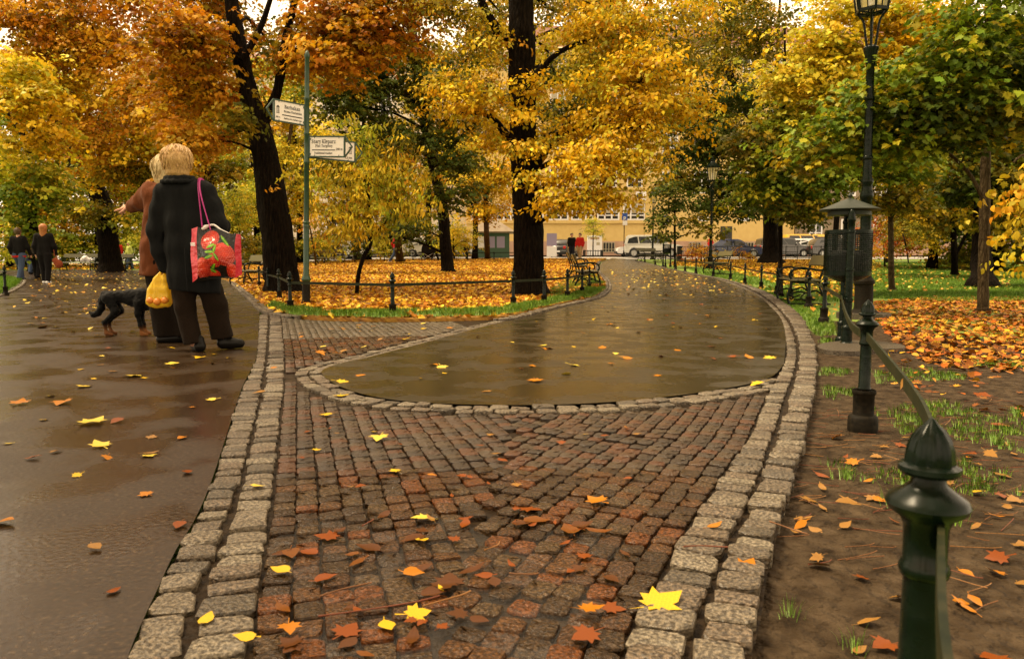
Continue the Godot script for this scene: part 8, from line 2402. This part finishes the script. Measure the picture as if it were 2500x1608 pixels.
func build_litter():
	var yellow := Vector3(.62, .40, .02); var lemon := Vector3(.66, .50, .07); var amber := Vector3(.40, .145, .006); var rust := Vector3(.19, .045, .004); var tan := Vector3(.27, .135, .03)
	# single leaves one can point at: [x, z point, size, colour, kind, label]
	var named := [
		[Vector3(0.324, 0.000, -1.564), .095, yellow, "maple", "big bright yellow leaf lying on the right kerb setts"],
		[Vector3(-0.261, 0.000, -2.097), .055, lemon, "maple", "pale lemon leaf standing out on the wet brown setts"],
		[Vector3(-0.558, 0.000, -3.075), .075, lemon, "maple", "yellow star shaped leaf on the dry brown setts in the middle"],
		[Vector3(-0.896, 0.000, -3.557), .06, yellow, "maple", "yellow leaf near the left end of the sett ring"],
		[Vector3(-0.939, 0.000, -4.054), .08, yellow, "maple", "yellow leaf lying across the tip of the sett ring"],
		[Vector3(-1.038, 0.000, -4.527), .08, yellow, "maple", "yellow leaf at the rim of the asphalt tip with one lobe up"],
		[Vector3(0.147, 0.000, -4.543), .10, amber, "maple", "orange leaf curled like a boat on the right asphalt"],
		[Vector3(0.446, 0.000, -5.226), .09, lemon, "maple", "yellow leaf in the middle of the right asphalt path"],
		[Vector3(1.473, 0.000, -4.433), .09, yellow, "maple", "yellow leaf on the kerb ring at the right edge of the asphalt"],
		[Vector3(0.573, 0.000, -1.758), .055, amber, "maple", "upturned brown and yellow leaf leaning on the right kerb"],
		[Vector3(-0.637, 0.000, -1.497), .045, yellow, "ovate", "small golden leaf on the left sett edging"],
		[Vector3(-0.530, 0.000, -1.422), .045, yellow, "ovate", "oval golden leaf lying on the brown setts by the left edging"],
		[Vector3(-0.255, 0.000, -1.467), .05, yellow, "ovate", "small yellow leaf floating on the puddle near the photographer"],
		[Vector3(-1.082, 0.000, -1.880), .045, tan, "ovate", "small pale leaf alone on the left asphalt near the edging"],
		[Vector3(-1.926, 0.000, -3.378), .12, lemon, "maple", "large flat yellow leaf on the left asphalt beside a red one"],
		[Vector3(-1.829, 0.000, -3.405), .07, rust, "ovate", "dark red leaf touching the large yellow leaf"],
		[Vector3(-1.658, 0.000, -2.953), .08, lemon, "maple", "pale yellow leaf in the middle of the left asphalt"],
		[Vector3(-2.349, 0.000, -3.847), .10, amber, "maple", "orange leaf with raised edge on the left asphalt"],
		[Vector3(-2.567, 0.000, -3.847), .09, amber, "maple", "curled orange leaf near the left border of the path"],
		[Vector3(-2.524, 0.000, -4.358), .085, lemon, "maple", "narrow looking yellow leaf left of the dog's shadow"],
		[Vector3(-2.439, 0.000, -4.762), .13, lemon, "maple", "ragged yellow leaf in front of the dog"],
		[Vector3(-2.444, 0.000, -5.334), .09, lemon, "maple", "yellow leaf just in front of the women's shoes"],
		[Vector3(-2.377, 0.000, -5.637), .09, yellow, "maple", "yellow leaf at the foot of the woman in black"],
		[Vector3(-1.806, 0.000, -2.759), .05, rust, "ovate", "small rust leaf on the left asphalt"],
		[Vector3(-1.143, 0.000, -2.572), .05, rust, "ovate", "rust coloured leaf beside the left edging"],
		[Vector3(-1.396, 0.000, -2.827), .06, tan, "lance", "long brown leaf on the left asphalt"],
		[Vector3(-1.170, 0.000, -2.328), .045, amber, "maple", "small crumpled orange leaf on the left asphalt"],
		[Vector3(-0.937, 0.000, -2.045), .05, rust, "ovate", "orange red leaf at the very edge of the left asphalt"],
		[Vector3(-0.901, 0.000, -1.629), .035, rust, "ovate", "tiny red leaf low on the left asphalt"],
		[Vector3(-1.444, 0.000, -2.072), .06, amber, "ovate", "orange leaf cut by the left border"],
		[Vector3(-1.420, 0.000, -4.146), .07, tan, "ovate", "brown leaf lying on the left edging"],
		[Vector3(-1.639, 0.000, -5.102), .05, amber, "maple", "little orange leaf on the left edging near the ring"],
		[Vector3(1.140, 0.000, -8.527), .13, amber, "maple", "orange leaf far up the middle of the right asphalt"],
		[Vector3(1.366, 0.000, -6.117), .07, amber, "ovate", "small orange leaf on the right side of the right asphalt"],
		[Vector3(0.271, 0.000, -6.205), .07, amber, "maple", "upright little orange leaf in the middle distance of the asphalt"],
		[Vector3(-0.486, 0.000, -5.142), .08, lemon, "maple", "crumpled pale leaf on the left part of the right asphalt"],
		[Vector3(-0.551, 0.000, -5.247), .07, amber, "maple", "orange leaf beside the crumpled pale one"],
		[Vector3(0.937, 0.000, -4.762), .055, amber, "maple", "small brown leaf on the right asphalt near the ring"],
		[Vector3(-0.145, 0.000, -4.187), .06, tan, "maple", "tan leaf near the lower rim of the right asphalt"],
		[Vector3(0.000, 0.000, -6.685), .05, lemon, "ovate", "tiny white looking leaf in the middle of the asphalt"],
		[Vector3(-1.534, 0.000, -6.059), .09, amber, "maple", "orange leaf standing on the corner setts"],
		[Vector3(-1.000, 0.000, -6.935), .11, yellow, "maple", "yellow leaf on the upper sett edging of the asphalt"],
		[Vector3(1.958, 0.000, -5.637), .10, yellow, "maple", "yellow leaf at the right rim of the asphalt"],
		[Vector3(1.796, 0.000, -5.637), .10, amber, "ovate", "flat orange leaf left of the right kerb"],
		[Vector3(1.025, 0.000, -2.216), .075, tan, "maple", "large pale brown leaf on the soil beside the right kerb"],
		[Vector3(0.832, 0.000, -1.995), .045, tan, "ovate", "small tan leaf on the soil near the kerb"],
		[Vector3(0.566, 0.000, -2.035), .055, amber, "lance", "narrow orange leaf on the right kerb setts"],
		[Vector3(2.315, 0.000, -3.489), .08, rust, "ovate", "rolled brown leaf on the grass at the right border"],
		[Vector3(2.600, 0.000, -4.080), .09, rust, "maple", "dark red curled leaf on the soil at the right"],
		[Vector3(1.794, 0.000, -2.677), .06, tan, "maple", "pale leaf on the soil behind the nearest post"],
		[Vector3(1.580, 0.000, -2.471), .055, yellow, "ovate", "golden leaf on the soil behind the nearest post"],
		[Vector3(1.073, 0.000, -1.705), .04, amber, "ovate", "small orange leaf to the right of the nearest rail"],
		[Vector3(-0.839, 0.000, -2.400), .05, lemon, "ovate", "yellow leaf lying across the left edging"],
		[Vector3(0.262, 0.000, -2.257), .07, amber, "maple", "orange leaf cluster on the wet brown setts"],
		[Vector3(-0.236, 0.000, -1.721), .05, amber, "ovate", "amber leaf under water near the photographer"],
		[Vector3(0.147, 0.000, -1.427), .06, rust, "maple", "red brown leaf soaked in the puddle at the right"],
		[Vector3(0.167, 0.000, -1.537), .055, amber, "maple", "soaked orange leaf lying in the puddle at the right"],
		[Vector3(-0.452, 0.000, -1.453), .045, amber, "maple", "amber leaf under water by the left edging"],
		[Vector3(-0.201, 0.000, -1.517), .055, yellow, "maple", "yellow leaf half under water at the bottom"],
		[Vector3(0.055, 0.000, -2.178), .07, rust, "maple", "brown leaf stuck on the wet setts"],
		[Vector3(-0.241, 0.000, -1.930), .05, yellow, "ovate", "golden leaf below the pale lemon leaf"],
		[Vector3(-0.558, 0.000, -1.738), .055, yellow, "ovate", "golden oval leaf on the setts beside the left edging"],
	]
	for q in named:
		fallen(q[4], "", q[3], q[0] + Vector3(0, .006 if q[0].x < 0.7 or q[0].z < -4.0 else (0.012 if q[0].x < 1.25 else -.035), 0), q[1], q[2], rf(0, TAU), Vector2(rng.randfn(0, .10), rng.randfn(0, .10)))
	# the many alike on the paths, told apart by shape, colour and the nearest thing
	tone_list = [[yellow, "yellow"], [lemon, "pale yellow"], [amber, "orange"], [tan, "tan"], [rust, "rust brown"], [Vector3(.085, .028, .005), "sodden brown"], [Vector3(.15, .05, .006), "soaked orange"]]
	many([Vector2(-1.230, -1.597), Vector2(-0.959, -1.709), Vector2(-1.371, -3.290), Vector2(-2.142, -5.841), Vector2(-3.483, -6.755), Vector2(-3.323, -4.433)], 26, [0, 1, 2, 3, 4], 2, .004, .03, .06, .12, "on left asphalt", "fallen leaves on the left asphalt")
	many([Vector2(-5.182, -7.539), Vector2(-4.593, -9.811), Vector2(-8.532, -15.599), Vector2(-10.534, -22.598), Vector2(-15.642, -31.654), Vector2(-19.792, -31.654), Vector2(-11.335, -17.454)], 70, [0, 1, 2, 3], 2, .004, .05, .11, .2, "up the left path", "fallen leaves up the left path")
	many([Vector2(-1.053, -4.592), Vector2(0.121, -3.954), Vector2(1.334, -4.592), Vector2(2.095, -5.841), Vector2(3.602, -10.607), Vector2(2.685, -15.507), Vector2(0.579, -9.811), Vector2(-0.710, -6.265)], 60, [0, 1, 2, 3, 4], 2, .008, .035, .075, .15, "on right asphalt", "fallen leaves on the right asphalt")
	many([Vector2(-0.469, -1.411), Vector2(-0.950, -3.290), Vector2(0.770, -3.290), Vector2(0.354, -1.986), Vector2(0.144, -1.318)], 40, [2, 4, 0, 3, 4], 3, .004, .022, .042, .08, "on brown setts", "wet leaves on the brown setts")
	many([Vector2(-0.446, -1.289), Vector2(-0.640, -1.986), Vector2(-0.259, -2.236), Vector2(0.366, -2.052), Vector2(0.142, -1.289)], 46, [5, 6, 5, 4], 3, -.001, .035, .075, .05, "sunk between setts", "sodden leaves on the brown setts")
	many([Vector2(-2.578, -8.527), Vector2(-0.490, -8.816), Vector2(-1.097, -6.420), Vector2(-1.473, -5.356), Vector2(-1.772, -5.841)], 24, [0, 1, 2, 3], 2, .01, .05, .085, .15, "on the corner setts", "fallen leaves on the corner setts")
	many([Vector2(1.344, -3.290), Vector2(2.289, -3.290), Vector2(1.009, -1.411), Vector2(0.634, -1.411), Vector2(0.669, -1.758), Vector2(1.041, -2.610)], 64, [2, 4, 3, 3, 4], 3, -.037, .03, .06, .2, "on the soil", "brown leaves on the soil")
	# leaves caught on rails and benches
	for q in [[Vector3(1.12, .395, -2.12), "pale leaf stuck on the rail behind the nearest post", tan, .03], [Vector3(1.38, .39, -2.72), "yellowish leaf stuck on the rail half way to the second post", yellow, .03], [Vector3(1.055, .40, -1.95), "orange leaf hanging on the rail close to the nearest post", amber, .03]]:
		fallen(q[1], "", "lance", q[0], q[3], q[2], rf(0, TAU), Vector2(1.35, 0.2))
	# leaf stalks and twigs on the soil
	var stalk_mats := [mat("stalk_red", lin(.15, .035, .010), 0.6), mat("stalk_brown", lin(.17, .065, .016), 0.6), mat("stalk_tan", lin(.25, .11, .025), 0.6)]
	var shapes := []
	for i in 5:
		var m := MB.new()
		var b := rf(-.2, .2)
		m.tube(smooth3([Vector3(-.5, 0.02, 0), Vector3(-.1, .035, b * .3), Vector3(.3, .03, b * .25), Vector3(.5, .04, 0)], 2), [.016, .010, .009, .012], 5)
		shapes.append(m.done())
	var soil_b := PackedVector2Array([Vector2(1.540, -3.894), Vector2(3.067, -4.433), Vector2(1.108, -1.556), Vector2(0.762, -1.597), Vector2(0.632, -1.686), Vector2(0.828, -2.159)])
	var n := 0
	for p in in_poly(soil_b, 170):
		var tk := rng.randi() % 3
		var o := part("leaf_stalk", shapes[rng.randi() % 5], stalk_mats[tk])
		var s := rf(.05, .15)
		o.position = on(p.x, p.y, -.040)
		o.basis = Basis(Vector3.UP, rng.randfn(0.0, 0.5)) * Basis(Vector3.BACK, rf(-.08, .1)) * Basis.from_scale(Vector3(s, .11, .11))
		tag(o, "%s %s leaf stalk on the soil %s" % ["long" if s > .115 else ("short" if s < .08 else "thin"), ["reddish", "brown", "tan"][tk], spot(o.position)], "twig", "leaf stalks on the soil")
	for q in [[Vector3(-0.282, 0.000, -1.542), .26, 0.35, "longest brown stick lying on the wet setts near the photographer"], [Vector3(-0.373, 0.000, -1.623), .12, 0.55, "short orange stick on the wet setts by the left edging"], [Vector3(-0.142, 0.000, -1.577), .12, 0.6, "dark stick lying beside the longest one"], [Vector3(-0.407, 0.000, -2.052), .05, 1.1, "small leaf stalk on the brown setts"], [Vector3(0.028, 0.000, -1.709), .07, -0.1, "short red stick on the wet setts in the middle"], [Vector3(-0.052, 0.000, -1.880), .06, 0.9, "thin stick on the brown setts above the puddle"], [Vector3(0.490, 0.000, -1.832), .11, -0.1, "dark stick across the right kerb setts"], [Vector3(0.749, 0.000, -1.970), .12, -1.0, "thin twig hanging over the edge of the right kerb"]]:
		var o := part("twig", shapes[n % 5], stalk_mats[n % 3]); n += 1
		o.position = q[0] + Vector3(0, .006 if n < 7 else .022, 0)
		o.basis = Basis(Vector3.UP, q[2]) * Basis.from_scale(Vector3(q[1], .17, .17))
		tag(o, q[3], "twig")
	# ground cover
	litter_patch("leaf_litter", "thick layer of yellow and orange leaves on the lawn between the paths", island, 150.0, "litter", 0.022, .06, .115, 0.4, 0.025)
	litter_patch("leaf_litter", "orange and red leaves spread over the right verge below the young maple", PackedVector2Array([Vector2(6.756, -14.015), Vector2(8.711, -15.507), Vector2(10.607, -15.507), Vector2(14.449, -14.015), Vector2(4.620, -4.433), Vector2(3.550, -5.142), Vector2(3.097, -5.356), Vector2(3.506, -6.755), Vector2(4.795, -9.811)]), 240.0, "litter_red", -.045, .045, .085, 0.32, 0.02)
	litter_patch("leaf_litter", "thin scatter of brown leaves where the soil begins", PackedVector2Array([Vector2(3.736, -7.539), Vector2(3.373, -5.841), Vector2(3.695, -5.356), Vector2(4.574, -4.945), Vector2(2.547, -3.670), Vector2(2.216, -4.016), Vector2(2.373, -4.762)]), 40.0, "litter_red", -.043, .035, .065, 0.25)
	litter_patch("leaf_litter", "yellow leaves on the lawn behind the right railing", PackedVector2Array([Vector2(8.218, -39.766), Vector2(9.276, -36.772), Vector2(8.476, -27.387), Vector2(7.229, -19.395), Vector2(6.762, -15.507), Vector2(7.382, -15.507), Vector2(13.003, -27.387), Vector2(17.104, -34.800), Vector2(22.235, -45.271), Vector2(12.039, -52.507)]), 34.0, "litter", -.04, .07, .14)
	litter_patch("leaf_litter", "thick yellow leaves between the second lamp post and the street fence", PackedVector2Array([Vector2(9.610, -45.271), Vector2(10.029, -39.766), Vector2(9.563, -30.913), Vector2(9.282, -24.554), Vector2(9.789, -22.491), Vector2(14.790, -31.935), Vector2(23.988, -52.507), Vector2(12.039, -52.507)]), 36.0, "litter", -.04, .09, .16)
	litter_patch("leaf_litter", "scattered leaves on the green grass at the right", PackedVector2Array([Vector2(6.598, -25.549), Vector2(5.917, -17.472), Vector2(4.105, -10.193), Vector2(4.864, -10.193), Vector2(8.147, -17.123), Vector2(12.314, -18.016), Vector2(28.242, -41.449), Vector2(19.890, -41.449), Vector2(6.875, -17.123)]), 7.0, "litter_path", -.02, .05, .10)
	litter_patch("leaf_litter", "drift of leaves against the kerb beside the left path", PackedVector2Array([Vector2(-12.614, -30.439), Vector2(-7.507, -20.171), Vector2(-4.243, -12.421), Vector2(-3.179, -9.960), Vector2(-2.768, -9.524), Vector2(-3.617, -11.344), Vector2(-4.784, -14.015), Vector2(-6.967, -19.157)]), 60.0, "litter_path", .02, .06, .12)
	litter_patch("leaf_litter", "leaves at the foot of the trees beyond the left path", PackedVector2Array([Vector2(-32.076, -37.610), Vector2(-26.875, -41.498), Vector2(-20.257, -41.498), Vector2(-13.457, -32.934), Vector2(-24.441, -59.884), Vector2(-51.157, -60.033)]), 8.0, "litter", -.04, .12, .22)
	litter_patch("leaf_litter", "small bright leaves scattered over the right path towards the street", PackedVector2Array([Vector2(2.020, -15.507), Vector2(4.672, -14.015), Vector2(5.948, -20.724), Vector2(6.604, -31.935), Vector2(4.057, -31.935), Vector2(2.940, -21.203)]), 9.0, "litter_path", .01, .04, .09, 0.2, 0.004)
	litter_patch("leaf_litter", "small bright leaves scattered over the far left path", PackedVector2Array([Vector2(-5.855, -8.527), Vector2(-3.918, -7.126), Vector2(-3.801, -8.527), Vector2(-5.675, -15.590), Vector2(-10.786, -26.380), Vector2(-17.746, -35.923), Vector2(-22.454, -35.923), Vector2(-11.335, -17.454)]), 5.0, "litter_path", .006, .04, .09, 0.2, 0.004)
	grass_patch("green grass along the front edge of the leafy lawn", PackedVector2Array([Vector2(-3.572, -10.963), Vector2(-2.768, -9.524), Vector2(-1.554, -9.124), Vector2(-0.255, -9.455), Vector2(0.075, -10.037), Vector2(0.803, -12.421), Vector2(1.554, -14.460), Vector2(2.103, -17.123), Vector2(2.459, -20.040), Vector2(2.335, -21.203), Vector2(1.356, -15.507), Vector2(0.084, -11.344), Vector2(-1.150, -10.193), Vector2(-2.318, -10.193), Vector2(-3.130, -10.782), Vector2(-3.849, -12.077)]), 620.0, .045, 1.15, 0.18)
	grass_patch("green grass under the bench at the end of the lawn", PackedVector2Array([Vector2(0.665, -14.015), Vector2(1.622, -15.507), Vector2(2.282, -18.587), Vector2(3.091, -27.387), Vector2(1.706, -22.491), Vector2(0.910, -17.123)]), 200.0, .02, 1.2, 0.15)
	grass_patch("bright green grass along the right kerb behind the railing", PackedVector2Array([Vector2(6.818, -26.999), Vector2(6.350, -20.492), Vector2(5.696, -16.617), Vector2(4.620, -12.539), Vector2(3.783, -9.665), Vector2(2.846, -6.755), Vector2(3.505, -8.003), Vector2(5.066, -12.077), Vector2(6.386, -17.123), Vector2(7.223, -22.491), Vector2(7.539, -27.387)]), 420.0, -.05, .85, 0.1)
	grass_patch("bright green lawn at the back on the right", PackedVector2Array([Vector2(7.426, -15.507), Vector2(8.038, -14.015), Vector2(9.592, -14.015), Vector2(13.647, -14.015), Vector2(43.877, -45.271), Vector2(21.720, -45.271)]), 300.0, -.06, 1.2)
	grass_patch("thin grass tufts on the soil of the right verge", PackedVector2Array([Vector2(2.248, -5.356), Vector2(4.025, -5.841), Vector2(1.658, -2.364), Vector2(1.185, -2.236), Vector2(1.148, -2.610), Vector2(1.538, -3.670)]), 420.0, -.045, .6, 0.44)
	grass_patch("green grass on the lawn behind the second bench on the right", PackedVector2Array([Vector2(6.915, -27.387), Vector2(5.634, -14.015), Vector2(6.675, -14.015), Vector2(11.367, -23.930), Vector2(9.412, -27.387), Vector2(8.438, -36.772)]), 90.0, -.06, 1.4, 0.2)
	grass_patch("green grass in the far left corner", PackedVector2Array([Vector2(-8.158, -10.193), Vector2(-10.671, -15.599), Vector2(-13.726, -20.785), Vector2(-15.746, -23.982), Vector2(-19.648, -28.791), Vector2(-23.353, -29.322)]), 260.0, .03, 1.4)
	# tufts one can point at by the nearest post
	var tuft := grass_tuft(26, 0.075, 9)
	var tn := 0
	for q in [[Vector3(0.623, 0.000, -1.608), "green grass tuft at the foot of the right kerb"], [Vector3(0.700, 0.000, -1.462), "single grass tuft on the bare soil left of the nearest post"], [Vector3(1.243, 0.000, -2.364), "grass tuft behind the nearest post"], [Vector3(1.211, 0.000, -2.665), "grass tuft on the soil between kerb and rail"], [Vector3(2.087, 0.000, -3.167), "broad grass tuft at the right border"], [Vector3(2.373, 0.000, -4.762), "grass tuft beside the second post"], [Vector3(1.339, 0.000, -2.197), "small grass tuft just right of the nearest post"]]:
		var o := part("grass_tuft", tuft, mats["tuft"] if mats.has("tuft") else tuft_mat())
		o.position = q[0] + Vector3(0, -.045, 0)
		o.rotation.y = tn * 1.3
		var s: float = 0.6 if tn < 2 else 0.9
		o.scale = Vector3(s, s, s)
		tag(o, q[1], "grass tuft")
		tn += 1

func tuft_mat() -> StandardMaterial3D:
	var m := mat("tuft", lin(.16, .32, .02), 0.5)
	m.backlight_enabled = true
	m.backlight = Color(0.5, 0.6, 0.3)
	return m
